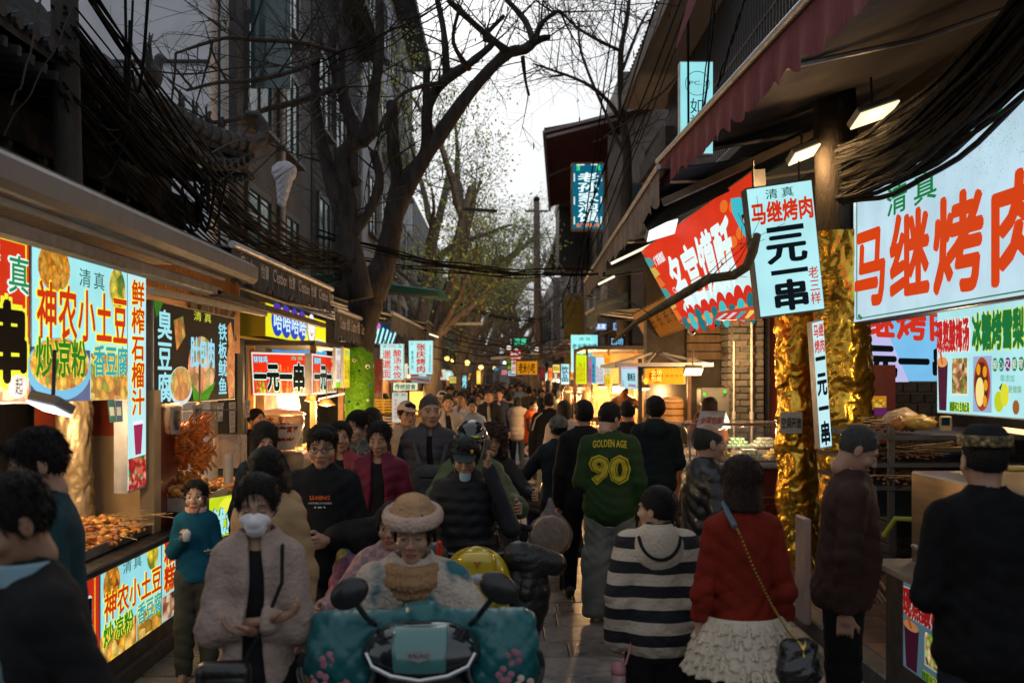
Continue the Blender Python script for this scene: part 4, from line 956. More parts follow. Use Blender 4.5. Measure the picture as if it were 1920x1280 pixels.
# ---- gold wrapped trunks on the right
GOLD=mat((.86,.50,.06),.26,.35,4,.35,16,metal=.95,key='crumpled_gold_foil')
def wrapped(x,y,r,z0,z1,label,seed,h=.02,lean=0.,parent=None,m=GOLD,top=None,pr_=.8):
 t=thing('wrapped_trunk',(x,y,z0),label,'wrapped trunk')
 rg=random.Random(seed);kn=[(rg.uniform(0,6.28),rg.uniform(z0,z1),rg.uniform(.5,1))for _ in range(26)]
 nv,nu=int((z1-z0)/h),72;V=[]
 for j in range(nv+1):
  z=z0+(z1-z0)*j/nv
  for i in range(nu):
   a=2*math.pi*i/nu;q=r
   n1=mnoise.noise(Vector((math.cos(a)*1.2,math.sin(a)*1.2,z*3.2+seed)));n2=mnoise.noise(Vector((math.cos(a)*1.7+n1*1.5+z*2,math.sin(a)*1.7,z*15+seed*3+n1*5)))
   q+=r*.16*n1+r*.18*(abs(n2)**.7-.3)+r*-.12*(1-abs(math.sin((z+.06*math.sin(a*2+seed))*5.2))**.25)
   for(ka,kz,ks)in kn:
    da=(a-ka+math.pi)%(2*math.pi)-math.pi;dz=(z-kz)/.17;rr=math.hypot(da*1.3,dz)
    if rr<1.2:q+=r*.08*ks*math.cos(math.atan2(dz,da)*7+seed)*math.exp(-rr*rr*2.2)*min(1,rr*3)
   V.append((x+lean*(z-z0)+q*math.cos(a),y+q*math.sin(a),z))
 Fq=[(j*nu+i,j*nu+(i+1)%nu,(j+1)*nu+(i+1)%nu,(j+1)*nu+i)for j in range(nv)for i in range(nu)]
 me=np_mesh('gold_foil',V,Fq);link('foil_wrap',me,m,t)
 if top:MB().tube([(x,y,z0),(x+lean*(z1-z0),y,z1),(x+lean*(top-z0)+.0,y,top)],[r*.82,r*.80,r*.74],16).build('bare_pole',mat((.020,.016,.012),.85,.4,6,.5,40,key='dark_pole',stretch=(1,1,.3)),t,smooth=True)
 return t
wrapped(2.93,9.9,.222,.12,3.0,'left gold foil wrapped trunk with a paper notice tied on',3)
wrapped(XX(1597,8.6)+.05,8.75,.235,.12,ZZ(432,8.6),'right gold foil wrapped pole with concrete top beside the price strip',8,top=7.0,lean=-.035)
wrapped(-2.86,6.70,.115,.1,2.35,'left side pole wrapped in creased tan foil, bare concrete above, behind the snack tray',5,top=6.2,lean=-.022,m=mat((.36,.26,.14),.42,.3,5,.35,18,metal=.6,key='tan_foil'))
q=Quad(P(1463,772,9.6),P(1504,772,9.6),P(1504,812,9.6),P(1463,812,9.6));t=thing('notice',q.at(.5,1),'white paper notice with four black characters on gold foil','notice');q.rect('paper',0,0,1,1,mat((.55,.55,.52),.8,.05,6,key='paper'),t);q.text('空调开放',.05,.25,.95,.75,flat((15,15,15)),t,bold=.01)
# ---------------------------------------------------------------- food prints
def food(key,cols,scale,emit=.9):return mat((1,1,1),.5,.1,scale,kind='cells',col2=tuple(lin(c)for c in cols),emit=emit*1.15,key=key)
ORANGEFOOD=[(240,160,40),(200,90,20),(250,200,90),(150,60,20),(120,150,40),(230,130,30)]
POTATO=[(245,200,60),(230,140,40),(250,220,110),(190,80,30),(235,160,50),(100,150,40),(240,190,80)]
MEAT=[(220,150,110),(190,100,60),(235,190,150),(150,60,40),(80,130,40),(240,170,120)]
RED=(205,45,20);YEL=(250,230,60);GRN=(25,120,50);TEAL=(40,170,180);CY=(170,236,240)
def wallsign(X,pl,pr,yt,yb,Xr=None):
 """corners of a sign standing in the plane x = X, from the pixel of its left top and bottom and its two ends; left wall: near end first"""
 Xr=X if Xr is None else Xr;Yl,Yr=YX(pl,X),YX(pr,Xr);zt,zb=ZZ(yt,Yl),ZZ(yb,Yl)
 return Vector((X,Yl,zt)),Vector((Xr,Yr,zt)),Vector((Xr,Yr,zb)),Vector((X,Yl,zb))
# red sign at the left edge
t,q=lightbox('sign',wallsign(-2.5,-150,55,385,765),'red lit sign with green character and black strokes cut by the left edge',(215,50,20))
q.rect('photo_print',.02,.70,.98,.985,food('print_seafood',[(240,200,170),(230,150,130),(180,60,40),(150,170,60),(250,230,210)],9),t,off=.006)
for(u0,v0,u1,v1)in((.03,.045,.955,.055),(.945,.045,.955,.97)):q.rect('border_line',u0,v0,u1,v1,ink(YEL),t,off=.008)
q.text('真',.76,.13,.97,.35,ink((30,140,80)),t,outline=ink((235,250,250)),ow=.06,bold=.01);q.text('清',.45,.08,.67,.30,ink((30,140,80)),t,outline=ink((235,250,250)),ow=.06,bold=.01)
q.text('一串',.05,.42,.93,.86,ink((6,5,4)),t,outline=ink((240,240,60)),ow=.09,bold=.05)
q.disc('badge',.86,.90,.10,.07,ink((235,220,215)),t,off=.009);q.text('起',.82,.85,.90,.95,ink((10,10,10)),t,off=.013)
# potato sign
cs=wallsign(-2.5,57,239,440,757);t,q=lightbox('sign',cs,'cyan white lit menu sign with red and green characters over a potato bowl photo',(165,236,240))
q.rect('photo_print',.0,.66,.55,.995,food('print_bowl_back',[(30,80,150),(20,50,110),(60,120,190)],2),t,off=.0055)
q.disc('bowl_rim',.26,.79,.30,.20,ink((120,190,225)),t,off=.0065);q.disc('bowl_food',.26,.76,.275,.165,food('print_potato',POTATO,20),t,off=.008)
q.rect('photo_print',.56,.68,.99,.995,food('print_tofu',[(235,190,70),(220,150,50),(245,215,110),(180,80,30),(120,150,40)],14),t,off=.007)
q.disc('round_photo',.20,.16,.145,.15,food('print_beans',[(230,150,30),(200,110,20),(245,180,60),(120,60,20)],26),t,off=.007)
q.disc('round_photo_rim',.86,.22,.105,.17,ink((190,215,220)),t,off=.0065);q.disc('round_photo',.86,.20,.095,.145,food('print_potatoes',[(220,200,50),(200,180,40),(60,130,40),(235,215,90)],14),t,off=.008)
q.text('清真',.43,.12,.70,.24,ink((20,60,50)),t,gap=1.35)
q.text('神农小土豆',.04,.26,.97,.60,ink((200,50,15)),t,outline=ink((245,235,60)),ow=.045,bold=.018,gap=1.05)
q.text('炒凉粉',.03,.60,.50,.84,ink((35,120,30)),t,outline=ink((235,235,60)),ow=.045,bold=.02,gap=1.05);q.text('香豆腐',.58,.62,.975,.83,ink((40,165,175)),t,outline=ink((230,225,90)),ow=.045,bold=.02)
# vertical pomegranate juice sign, faces the street corner
a,b_=P(239,497,6.72),P(273,507,6.95);t,q=lightbox('sign',(a,b_,Vector((b_.x,b_.y,ZZ(912,6.95))),Vector((a.x,a.y,ZZ(925,6.72)))),'tall narrow lit sign for pomegranate juice beside the potato sign',(190,236,240),th=.10)
q.text('鲜榨石榴汁',.16,.06,.84,.66,ink((205,60,10)),t,vertical=True,outline=ink((245,225,60)),ow=.03,bold=.02)
q.shape('glass_print',[(.30,.70),(.80,.70),(.70,.84),(.40,.84)],ink((160,40,80)),t);q.shape('glass_rim',[(.28,.69),(.82,.69),(.81,.705),(.29,.705)],ink((240,240,250)),t,off=.008)
q.rect('pomegranate_print',.02,.85,.98,.99,food('print_pomegranate',[(190,30,30),(150,20,30),(220,80,60),(230,150,130),(40,120,40)],28),t,off=.006)
# black snack sign
t,q=lightbox('sign',wallsign(-2.5,287,440,562,760),'black snack sign with cyan characters and grilled squid photo',(14,12,11),th=.07)
q.text('臭豆腐',.03,.08,.17,.97,ink((160,225,235)),t,vertical=True,bold=.02);q.text('铁板鱿鱼',.74,.10,.86,.92,ink((150,220,235)),t,vertical=True,bold=.015)
q.text('肚包肉',.38,.30,.68,.62,ink((150,215,235)),t,bold=.03);q.text('清 真',.42,.02,.64,.12,ink((210,220,60)),t)
q.disc('dish_rim',.28,.82,.13,.20,ink((200,215,220)),t,off=.0055,n=20);q.disc('round_photo',.28,.80,.115,.175,food('print_stinky_tofu',[(200,130,50),(160,80,30),(220,170,80),(100,140,50)],12),t,off=.007)
q.shape('tofu_print',[(.20,.16),(.30,.10),(.33,.30),(.23,.46)],food('print_fried_tofu',[(200,120,40),(120,50,20),(90,150,40),(230,170,80)],14),t)
q.disc('round_photo',.53,.62,.17,.34,food('print_meat_parcels',MEAT,8),t,off=.006);q.shape('leaf_print',[(.40,.80),(.50,.92),(.66,.88),(.70,.78),(.60,.98),(.42,.98)],ink((70,140,30)),t,off=.009)
q.shape('squid_print',[(.88,.12),(.93,.06),(.98,.30),(.99,.70),(.97,.97),(.90,.98),(.85,.60),(.90,.36)],food('print_squid',[(210,110,40),(180,70,25),(230,150,70),(120,40,20)],16),t)
q.shape('leaf_print',[(.0,.0),(.09,.0),(.05,.13),(.02,.16)],ink((50,110,30)),t)
mb=MB();e0,e1=q.at(-.10,-.06,.06),q.at(1.35,-.12,.10);mb.bar(e0,e1,.05,.05);mb.build('top_rail',ALU,t)
# hanging paper price tags below it
for i,(u,w_,s_)in enumerate(((.06,.12,'小烤包子'),(.30,.13,'爆浆臭豆腐'),(.58,.12,''),(.78,.10,'价目'),(1.02,.10,'鱿鱼元'))):
 a=q.at(u,1.02,.08);h_=(.19,.18,.15,.26,.15)[i]*1.05;c_=Quad(a,q.at(u+w_,1.02,.08),q.at(u+w_*.85,1.02,.08)-Vector((0,0,h_)),q.at(u+w_*.15,1.02,.08)-Vector((0,0,h_)))
 t2=thing('price_tag',c_.at(.5,1),('tapered paper price tag nearest the juice sign','second tapered paper price tag under the tofu photo','teal and blue payment card under the black sign','long ruled paper price list under the black sign','small tapered paper price tag under the squid photo')[i],'price tag','paper tags hanging under the black snack sign')
 c_.rect('card',0,0,1,1,mat((.36,.34,.33),.8,.08,9,key='tag_paper'),t2,off=0,th=.003)
 if i==2:c_.rect('card_half',.06,.08,.46,.92,flat((30,110,100)),t2,off=.004);c_.rect('card_half',.54,.08,.94,.92,flat((40,80,140)),t2,off=.004)
 elif i==3:
  for r_ in range(6):c_.text('烤肠 元',.15,.08+r_*.15,.85,.15+r_*.15,flat((40,30,30)),t2,off=.004)
 else:c_.text(s_,.22,.12,.78,.85,flat((25,20,20)),t2,vertical=len(s_)<4,off=.004,bold=.03)
# payment card and doll on the left
t2=thing('payment_card',P(215,800,6.3),'pair of teal payment cards hanging under the tofu photo','payment card');c_=Quad(P(201,750,6.3),P(229,751,6.32),P(230,790,6.32),P(206,792,6.3))
c_.rect('card',0,0,.5,1,flat((25,100,95)),t2,off=0);c_.rect('card',.52,0,1,1,flat((60,90,130)),t2,off=0);c_.rect('white_panel',.1,.3,.42,.7,flat((190,200,200)),t2,off=.004);c_.rect('white_panel',.6,.3,.92,.7,flat((190,200,200)),t2,off=.004)
# tan shop fascia with dark letters
t=thing('shop_fascia',(-3.05,9.5,2.2),'tan ribbed shop fascia with dark raised letters above the snack sign','fascia')
MB().box((-3.1,9.0,2.75),(.1,5.0,.95)).build('ribbed_panel',mat(lin((190,140,95)),.6,.2,3,.2,20,key='tan_fascia'),t)
mb=MB()
for i in range(70):mb.box((-3.045,6.6+i*.07,2.98),(.012,.02,.42))
mb.build('ribs',mat(lin((150,110,75)),.6,.2,3,key='fascia_rib'),t,kind='stuff')
q=Quad(Vector((-3.03,9.6,2.72)),Vector((-3.03,11.6,2.72)),Vector((-3.03,11.6,2.42)),Vector((-3.03,9.6,2.42)));q.text('MILK',.0,.0,.8,1,mat((.03,.02,.015),.5,0,key='dark_letter'),t,bold=.04,off=.02)
MB().lathe((-3.0,7.9,2.85),[(.001,0),(.13,0),(.13,.07),(.001,.07)],20,axis='X').build('round_sign',mat((.06,.02,.015),.5,.1,4,key='round_sign'),t)
# yellow laughing sign
YW=(235,235,30);t,q=lightbox('sign',wallsign(-3.0,496,611,566,630),'yellow lit sign with four blue ovals and a laughing face',(240,236,30),th=.45,frame=mat(lin((220,190,20)),.5,.1,3,key='yellow_casing'),s=1.0)
for i in range(4):
 q.disc('blue_oval',.16+i*.125,.42,.078,.52,ink((25,70,190)),t,off=.007);q.disc('violet_cap',.16+i*.125,.12,.06,.16,ink((95,40,170)),t,off=.0085)
q.text('哈哈哈哈',.11,.22,.60,.74,ink((215,245,255)),t,bold=.02,gap=1.02,shear=.02)
q.disc('face_outline',.70,.44,.075,.56,ink((15,15,15)),t,off=.007);q.disc('face',.70,.42,.068,.52,ink((235,235,235)),t,off=.009)
for(u,v,a,b2)in((.675,.28,.012,.02),(.73,.28,.012,.02)):q.disc('eye',u,v,a,b2,ink((10,10,10)),t,off=.012,n=10)
q.shape('smile',[(.67,.55),(.70,.66),(.735,.56),(.70,.71)],ink((10,10,10)),t,off=.012);q.rect('caption_plate',.78,.76,.95,.90,ink((230,240,230)),t,off=.007);q.text('哈哈哈哈烤串',.79,.78,.94,.88,ink((30,110,110)),t)
t,q=lightbox('sign',(P(510,630,14.6),P(612,655,16.8),P(612,680,16.8),P(510,676,14.6)),'blue lit shop strip below the yellow laughing sign',(25,140,215),th=.1);q.rect('pale_band',0,0,.9,.28,lit((170,225,235)),t,off=.007)
# red skewer signs of the snack cart
def skewer(q,t,seed):
 rg=random.Random(seed);q.rect('border_line',.02,.03,.98,.97,ink((240,225,220)),t,off=.0055);q.rect('red_field',.032,.05,.968,.95,lit((215,45,15)),t,off=.007)
 for i in range(15):
  u=.10+i*.058;top=.30+.22*abs(i-7)/7+rg.uniform(-.04,.04);c=rg.choice([(235,130,60),(210,60,30),(240,190,90),(170,200,60),(235,225,190)])
  q.shape('skewer_print',[(u-.02,.95),(u+.03,.95),(u+.022+(i-7)*.010,top),(u+(i-7)*.010,top-.05)],food('print_skewer_%d'%(i%5),[c,tuple(int(v*.6)for v in c),tuple(min(255,int(v*1.2))for v in c)],22),t,off=.009)
 q.text('钵钵鸡',.05,.09,.29,.25,ink((150,225,245)),t,bold=.02,outline=ink((30,60,150)),ow=.03,off=.015);q.text('清真',.70,.08,.91,.17,ink((70,190,160)),t,off=.013,gap=1.2,bold=.01)
 q.text('一元一串',.05,.26,.93,.88,ink((8,8,8)),t,outline=ink((190,245,245)),ow=.045,bold=.05,off=.018,shear=.0)
Yc=12.3
t,q=lightbox('sign',(P(470,659,Yc),P(578,662,Yc),P(578,741,Yc),P(474,741,Yc)),'red lit skewer sign facing the camera on the snack cart',(240,225,220));skewer(q,t,1)
t,q=lightbox('sign',wallsign(-2.33,584,631,662,740),'narrow red lit skewer sign on the street side of the snack cart',(240,225,220));skewer(q,t,2)
for i,(a,b_,c,fc,s1)in enumerate(((629,643,-2.22,(225,225,220),'拌粉'),(644,659,-2.15,(235,220,40),'烤冷面'))):
 t,q=lightbox('menu_board',wallsign(c,a,b_,651,727),('white lit menu strip with red columns left of the furred trunk','yellow lit menu strip with blue characters touching the furred trunk')[i],fc,th=.04)
 q.text(s1,.1,.05,.9,.2,ink((90,80,110)if i==0 else(40,130,170)),t)
 for k in range(4):q.rect('menu_column',.12+k*.21,.30,.22+k*.21,.78,food('print_menu_%d'%i,[(190,40,40),(230,200,180),(150,30,30)]if i==0 else[(200,120,40),(230,210,60),(150,60,30)],30),t,off=.007)
 q.rect('base_band',0,.86,1,1,lit((150,210,40)if i==0 else(240,190,60)),t,off=.007)
# tilted LED sign behind the tree
t,q=lightbox('sign',(P(700,598,17),P(748,618,20),P(738,648,20),P(699,644,17)),'blue LED sign with slanting cyan tubes right of the big trunk',(20,50,80),th=.1)
for i in range(5):q.shape('light_tube',[(.05+i*.19,.95),(.12+i*.19,.98),(.24+i*.17,.25),(.17+i*.17,.2)],ink((170,250,250),1.1),t)
q.disc('pink_ring',.15,.2,.1,.14,ink((200,110,190)),t,off=.008)
t,q=lightbox('sign',(P(636,612,16),P(658,612,16),P(658,640,16),P(636,640,16)),'dark sign with two cyan characters left of the big trunk',(25,18,14),th=.06);q.text('小象',.05,.1,.95,.7,ink((160,230,240)),t,bold=.02)
# noodle sign, barbecue sign
t,q=lightbox('sign',(P(713,644,17.5),P(757,644,17.5),P(757,712,17.5),P(713,712,17.5)),'white lit noodle sign with two red vertical lines of characters',(175,228,232),th=.14)
q.text('清',.10,.03,.26,.12,ink((20,130,70)),t);q.text('真',.76,.03,.92,.12,ink((20,130,70)),t);q.text('刘家凉皮',.32,.04,.68,.11,ink((200,70,60)),t)
q.text('邋邋面',.08,.17,.46,.95,ink((205,50,25)),t,vertical=True,bold=.01);q.text('酸汤水饺',.56,.17,.90,.96,ink((205,50,25)),t,vertical=True,bold=.02);hanging(q,.14,ZZ(636,17.5),parent=t)
t,q=lightbox('sign',(P(766,638,18.5),P(812,638,18.5),P(811,702,18.5),P(767,702,18.5)),'cyan lit barbecue sign with four red characters and a phone number',(175,236,238),th=.14)
q.text('张庆烤肉',.32,.10,.70,.94,ink((200,55,20)),t,vertical=True,bold=.03);q.text('承接户外',.10,.30,.20,.85,ink((30,120,140)),t,vertical=True,bold=.02);q.text('13110489000',.84,.14,.92,.93,ink((30,120,130)),t,vertical=True,bold=.02);q.text('大',.08,.06,.18,.14,ink((30,120,130)),t);hanging(q,.14,ZZ(630,18.5),parent=t)
t,q=lightbox('sign',(P(772,705,19),P(808,705,19),P(808,718,19),P(772,718,19)),'small grey sign under the barbecue sign',(150,175,190),th=.06,s=.6);q.text('卫生 公厕',.1,.2,.9,.8,ink((30,60,90),.5),t)
# ------------------------------------------------ right side signs
# price sign in front of the trunks
t,q=lightbox('sign',(P(1398,353,8.0),P(1522,335,8.0),P(1547,581,8.0),P(1425,597,8.0)),'tilted white lit sign pricing one yuan per skewer in bold black',(175,232,238),th=.16,frame=mat((.06,.06,.065),.5,.2,5,key='dark_casing'))
q.text('清真',.28,.035,.70,.11,ink((15,70,50)),t,gap=1.45,bold=.005);q.text('马继烤肉',.04,.13,.96,.29,ink((205,50,15)),t,bold=.035)
q.rect('numeral_bar',.24,.325,.80,.365,ink((8,18,24)),t,off=.009);q.text('元',.22,.40,.80,.60,ink((8,18,24)),t,bold=.035);q.rect('numeral_bar',.24,.655,.80,.69,ink((8,18,24)),t,off=.009);q.text('串',.27,.74,.74,.96,ink((8,18,24)),t,bold=.04)
q.text('老三样',.80,.66,.95,.945,ink((195,45,25)),t,vertical=True,bold=.01);hanging(q,.16,3.75,parent=t)
t,q=lightbox('sign',(P(1522,603,7.9),P(1543,598,7.9),P(1560,838,7.9),P(1538,842,7.9)),'narrow vertical price strip hanging between the gold wrapped trunks',(190,232,238),th=.13)
q.text('马继',.08,.03,.92,.13,ink((200,50,30)),t,bold=.03);q.text('烤肉',.08,.15,.92,.25,ink((200,50,30)),t,bold=.03);q.text('一元一串',.10,.29,.90,.97,ink((10,18,24)),t,vertical=True,bold=.04)
# huge barbecue sign
X0=3.0;Ya,Yz=YX(1598,X0),4.9;zt,zb=3.66,2.45
t,q=lightbox('sign',(Vector((X0,Ya,zt)),Vector((X0,Yz,zt)),Vector((X0,Yz,zb)),Vector((X0,Ya,zb))),'huge pale lit barbecue sign with brush written orange red characters',(185,215,230),th=.16,frame=DARKMETAL)
q.text('清真',.22,.17,.46,.35,ink((20,120,60)),t,gap=1.45,bold=.012);q.text('马继烤肉',.03,.38,.84,.90,ink((205,62,15)),t,bold=.034,gap=1.12,shear=.05)
for(u0,v0,u1,v1)in((.035,.965,.99,.972),(.033,.05,.037,.972),(.035,.05,.99,.056)):q.rect('border_line',u0,v0,u1,v1,ink((20,110,60)),t,off=.008)
rg=random.Random(8);mb=MB()
for k in range(520):
 u,v=rg.gauss(.68,.10),rg.gauss(.16,.12);r=rg.uniform(.0015,.004)
 if .02<u<.98 and .02<v<.9:c=q.at(u,v,.012);e1=(q.at(1,0)-q.at(0,0)).normalized()*r;e2=Vector((0,0,r));mb.add([c-e1,c-e2,c+e1,c+e2],[(0,1,2,3)])
mb.build('dirt_specks',mat((.03,.03,.03),.9,0,key='dirt_speck'),t,kind='stuff')
for(u,v)in((.045,.94),(.055,.955)):q.rect('corner_key',u,v,u+.012,v+.022,ink((20,110,60)),t,off=.009)
t,q=lightbox('sign',(P(1615,560,10.2),P(1800,575,10.2),P(1800,716,10.2),P(1625,716,10.2)),'sky blue lit sign with red and black characters under the huge sign',(120,190,235),th=.1)
q.text('继烤肉',.02,.04,.95,.46,ink((205,50,30)),t,bold=.04,gap=1.08);q.text('元一串',.02,.54,.98,.95,ink((10,14,18)),t,bold=.05,gap=1.08)
q.shape('pale_sweep',[(0,0),(.12,0),(.45,1),(0,1)],lit((190,190,235)),t,off=.006)
X1=2.8;cs=wallsign(X1,1757,1925,584,774)
def drinks(q,t,s=1.):
 q.text('现熬酸梅汤',.02,.10,.42,.40,ink((185,30,35),s),t,bold=.05,outline=ink((235,235,220),s),ow=.03);q.text('冰糖烤雪梨',.46,.08,.99,.40,ink((15,110,55),s),t,bold=.05,outline=ink((210,225,80),s),ow=.035)
 q.shape('glass_print',[(.02,.48),(.15,.50),(.13,.97),(.04,.97)],ink((70,20,45),s),t);q.shape('straw_print',[(.05,.40),(.07,.40),(.10,.52),(.08,.52)],ink((200,90,40),s),t,off=.010);q.disc('glass_top',.085,.50,.065,.05,ink((220,150,90),s),t,off=.009)
 q.rect('tray_print',.20,.50,.40,.82,ink((225,225,215),s),t,off=.006);q.rect('herbs_print',.21,.47,.39,.80,food('print_herbs',[(30,15,20),(200,120,60),(220,200,160),(120,140,40),(60,20,25)],26),t,off=.008)
 q.rect('photo_back',.46,.46,.66,.96,ink((150,170,200),s),t,off=.006);q.disc('pot_rim',.56,.71,.09,.24,ink((165,60,35),s),t,off=.008);q.disc('pot_inside',.56,.71,.072,.20,ink((90,35,25),s),t,off=.010)
 q.disc('pear_print',.545,.78,.045,.13,ink((240,220,140),s),t,off=.012);
 for(u,v)in((.60,.60),(.61,.72),(.60,.86),(.53,.58)):q.disc('date_print',u,v,.02,.05,ink((225,150,30),s),t,off=.013,n=12)
 q.text('酸甜可口 生津止渴',.19,.88,.42,.97,ink((60,120,20),s),t,bold=.03,outline=ink((220,225,60),s),ow=.03)
 for k in range(5):q.disc('round_tag',.70+k*.065,.54,.026,.06,ink(((30,120,60),(30,120,90),(120,30,120),(30,120,60),(60,110,60))[k],s),t,off=.008,n=14)
 q.text('暖心又暖胃',.68,.50,.985,.58,ink((225,245,235),s),t,off=.013);q.text('零添加',.76,.63,.90,.69,ink((40,150,110),s),t);q.text('更健康',.84,.72,.97,.78,ink((90,140,50),s),t)
 q.disc('pear_print',.74,.86,.045,.09,ink((190,200,40),s),t,off=.008);q.disc('pear_print',.80,.80,.04,.10,ink((215,215,50),s),t,off=.009);q.shape('leaf_print',[(.74,.74),(.77,.70),(.765,.78)],ink((30,70,30),s),t);q.disc('fruit_print',.91,.90,.03,.06,ink((150,90,40),s),t,off=.008)
t,q=lightbox('sign',cs,'cyan lit drinks menu sign for plum juice and stewed pear',(170,226,232),th=.10);drinks(q,t)
X2=2.14;Yq=YX(1693,X2);z1_,z0_=ZZ(1078,Yq),ZZ(1247,Yq)
t,q=lightbox('sign',(Vector((X2,Yq,z1_)),Vector((X2,3.9,z1_)),Vector((X2,3.9,z0_)),Vector((X2,Yq,z0_))),'dim lower drinks sign on the cart front beside the man in black',(90,125,140),th=.06,s=.45);drinks(q,t,.40)
# red banner sign
cs=(P(1201,470,12.4),P(1412,318,9.4),P(1431,580,9.2),P(1276,607,11.6));t,q=lightbox('sign',cs,'big red lit banner with white brush characters and painted waves',(210,50,25),th=.12)
q.shape('pink_glow',[(.12,.95),(.20,.78),(.98,.60),(.98,.95)],lit((225,110,95)),t,off=.0055)
for i in range(7):q.disc('wave_white',.22+i*.13,.90-.10*(i/6),.085,.13+.05*(i%2),ink((200,235,235)),t,off=.0065,n=20)
for i in range(10):q.disc('wave_red',.12+i*.095,.97-.05*(i/9),.055,.13+.03*(i%2),ink((205,40,25)),t,off=.008+.0005*i,n=20)
for i in range(10):q.disc('wave_teal',.10+i*.10,1.0-.03*(i/9),.045,.07+.025*(i%3),ink((60,185,190)if i%2 else(20,110,120)),t,off=.0135+.0004*i,n=18)
for i in range(9):q.disc('wave_curl',.15+i*.10,.985-.03*(i/9),.018,.03,ink((235,140,50)),t,off=.018,n=14)
for i in range(6):q.shape('bank_print',[(.0,.12+i*.14),(.05,.14+i*.14),(.07,.24+i*.14),(.0,.26+i*.14)],ink(((60,150,150),(200,170,80),(210,110,50))[i%3]),t)
q.text('名宫馍酥',.17,.24,.80,.80,ink((225,245,245)),t,bold=.035,gap=1.02,shear=-.12);q.text('广济街馆店',.08,.16,.19,.28,ink((225,240,240)),t,bold=.02,shear=-.1)
for k,(u,v,r)in enumerate(((.24,.60,.02),(.24,.60,.012))):q.disc('cloud_scroll',u-.10,v+.02,r,r*1.8,ink((230,190,190))if k==0 else ink((210,50,25)),t,off=.008+k*.002,n=16)
for i in range(9):q.disc('crown_lobe',.80+.16*math.sin(i*.42)-.02,.12+i*.045,.030,.05,ink((225,110,40)),t,off=.008+i*.0004,n=14)
q.shape('headdress_print',[(.84,.10),(.90,.13),(.97,.22),(.99,.42),(.985,.58),(.93,.48),(.88,.36),(.84,.22)],ink((60,185,200)),t,off=.013);q.shape('headdress_dark',[(.90,.27),(.95,.27),(.985,.36),(.975,.45),(.93,.42)],ink((40,20,25)),t,off=.015)
for(u,v)in((.925,.32),(.95,.335),(.972,.37),(.945,.40)):q.disc('jewel',u,v,.010,.025,ink((225,210,205)),t,off=.017,n=12);q.disc('jewel_red',u,v,.005,.013,ink((190,40,30)),t,off=.019,n=10)
q.shape('face_print',[(.93,.46),(.985,.47),(.99,.62),(.96,.58)],ink((205,220,225)),t,off=.0135)
t,q=lightbox('sign',(P(1345,585,9.8),P(1422,572,9.2),P(1422,598,9.2),P(1340,600,9.8)),'slim strip sign with painted streaks under the red banner',(190,60,45),th=.05)
for i in range(4):q.shape('streak',[(.05+i*.22,.9),(.12+i*.22,.95),(.30+i*.22,.35),(.22+i*.2,.3)],ink(((170,215,220),(230,190,200),(60,160,170),(235,200,90))[i]),t)
# gold brown hanging shop board
t,q=lightbox('shop_board',(P(1186,590,14.5),P(1262,548,12.6),P(1300,608,12.6),P(1215,640,14.5)),'old gilded wooden shop board tilted under the awning',(150,88,25),th=.08,frame=WOODD,s=.55)  # face given a glow of its own; the board is no lamp
for i in range(5):q.text('长',.12+i*.16,.3,.22+i*.16,.72,ink((70,38,12),.4),t)
frame_of(q,.02,.03,mat((.16,.09,.02),.6,.2,9,key='gilded_frame'),t)
# first hand sign, teal sign, others
t,q=lightbox('sign',(P(1275,115,9.6),P(1337,115,9.6),P(1337,290,9.6),P(1275,290,9.6)),'pale cyan vertical sign with circle logo and thin brush characters',(150,226,232),th=.12)
mb=MB();mb.tube([q.at(.52+.36*math.cos(a),.24+.128*math.sin(a),.008)for a in np.linspace(0,6.283,33)],.003,4);mb.build('circle_logo',ink((20,60,70)),t);q.text('PC. J',.28,.215,.80,.27,ink((20,60,70)),t,shear=0);q.text('如初见',.30,.40,.72,.92,ink((15,45,50)),t,vertical=True)
t,q=lightbox('sign',(P(1072,307,19.6),P(1132,306,19.6),P(1131,431,19.6),P(1072,431,19.6)),'teal lit vertical bread soup sign with white characters high on the right',(10,95,120),th=.12,frame=mat(lin((150,110,70)),.5,.2,4,key='bronze_frame'))
q.text('老孙家泡馍',.20,.14,.84,.88,ink((225,250,250),1.15),t,vertical=True,bold=.022);q.text('清',.14,.03,.26,.11,ink((60,220,130)),t,bold=.03);q.text('真',.76,.03,.90,.11,ink((60,220,130)),t,bold=.03);q.text('北广济街11号',.14,.90,.88,.96,ink((255,140,40)),t,bold=.03)
for(u,v)in((.06,.15),(.06,.50),(.06,.80),(.91,.15),(.91,.50),(.91,.80)):q.rect('light_dash',u,v,u+.04,v+.12,ink((220,240,230)),t,off=.008)
for u in(.15,.60):q.rect('light_dash',u,.012,u+.25,.03,ink((220,240,230)),t,off=.008)
frame_of(q,.03,.05,mat(lin((150,110,70)),.5,.2,4,key='bronze_frame'),t)
t,q=lightbox('sign',(P(1070,627,18.2),P(1121,627,18.2),P(1121,698,18.2),P(1071,698,18.2)),'cyan lit bread soup sign above the lime menu board',(140,232,240),th=.12)
q.text('清真',.30,.08,.72,.16,ink((20,120,90)),t,gap=1.6);q.text('老米家泡馍',.05,.24,.96,.40,ink((15,100,130)),t,bold=.02);q.text('形象店',.22,.50,.78,.64,ink((15,100,130)),t,bold=.02,gap=1.15)
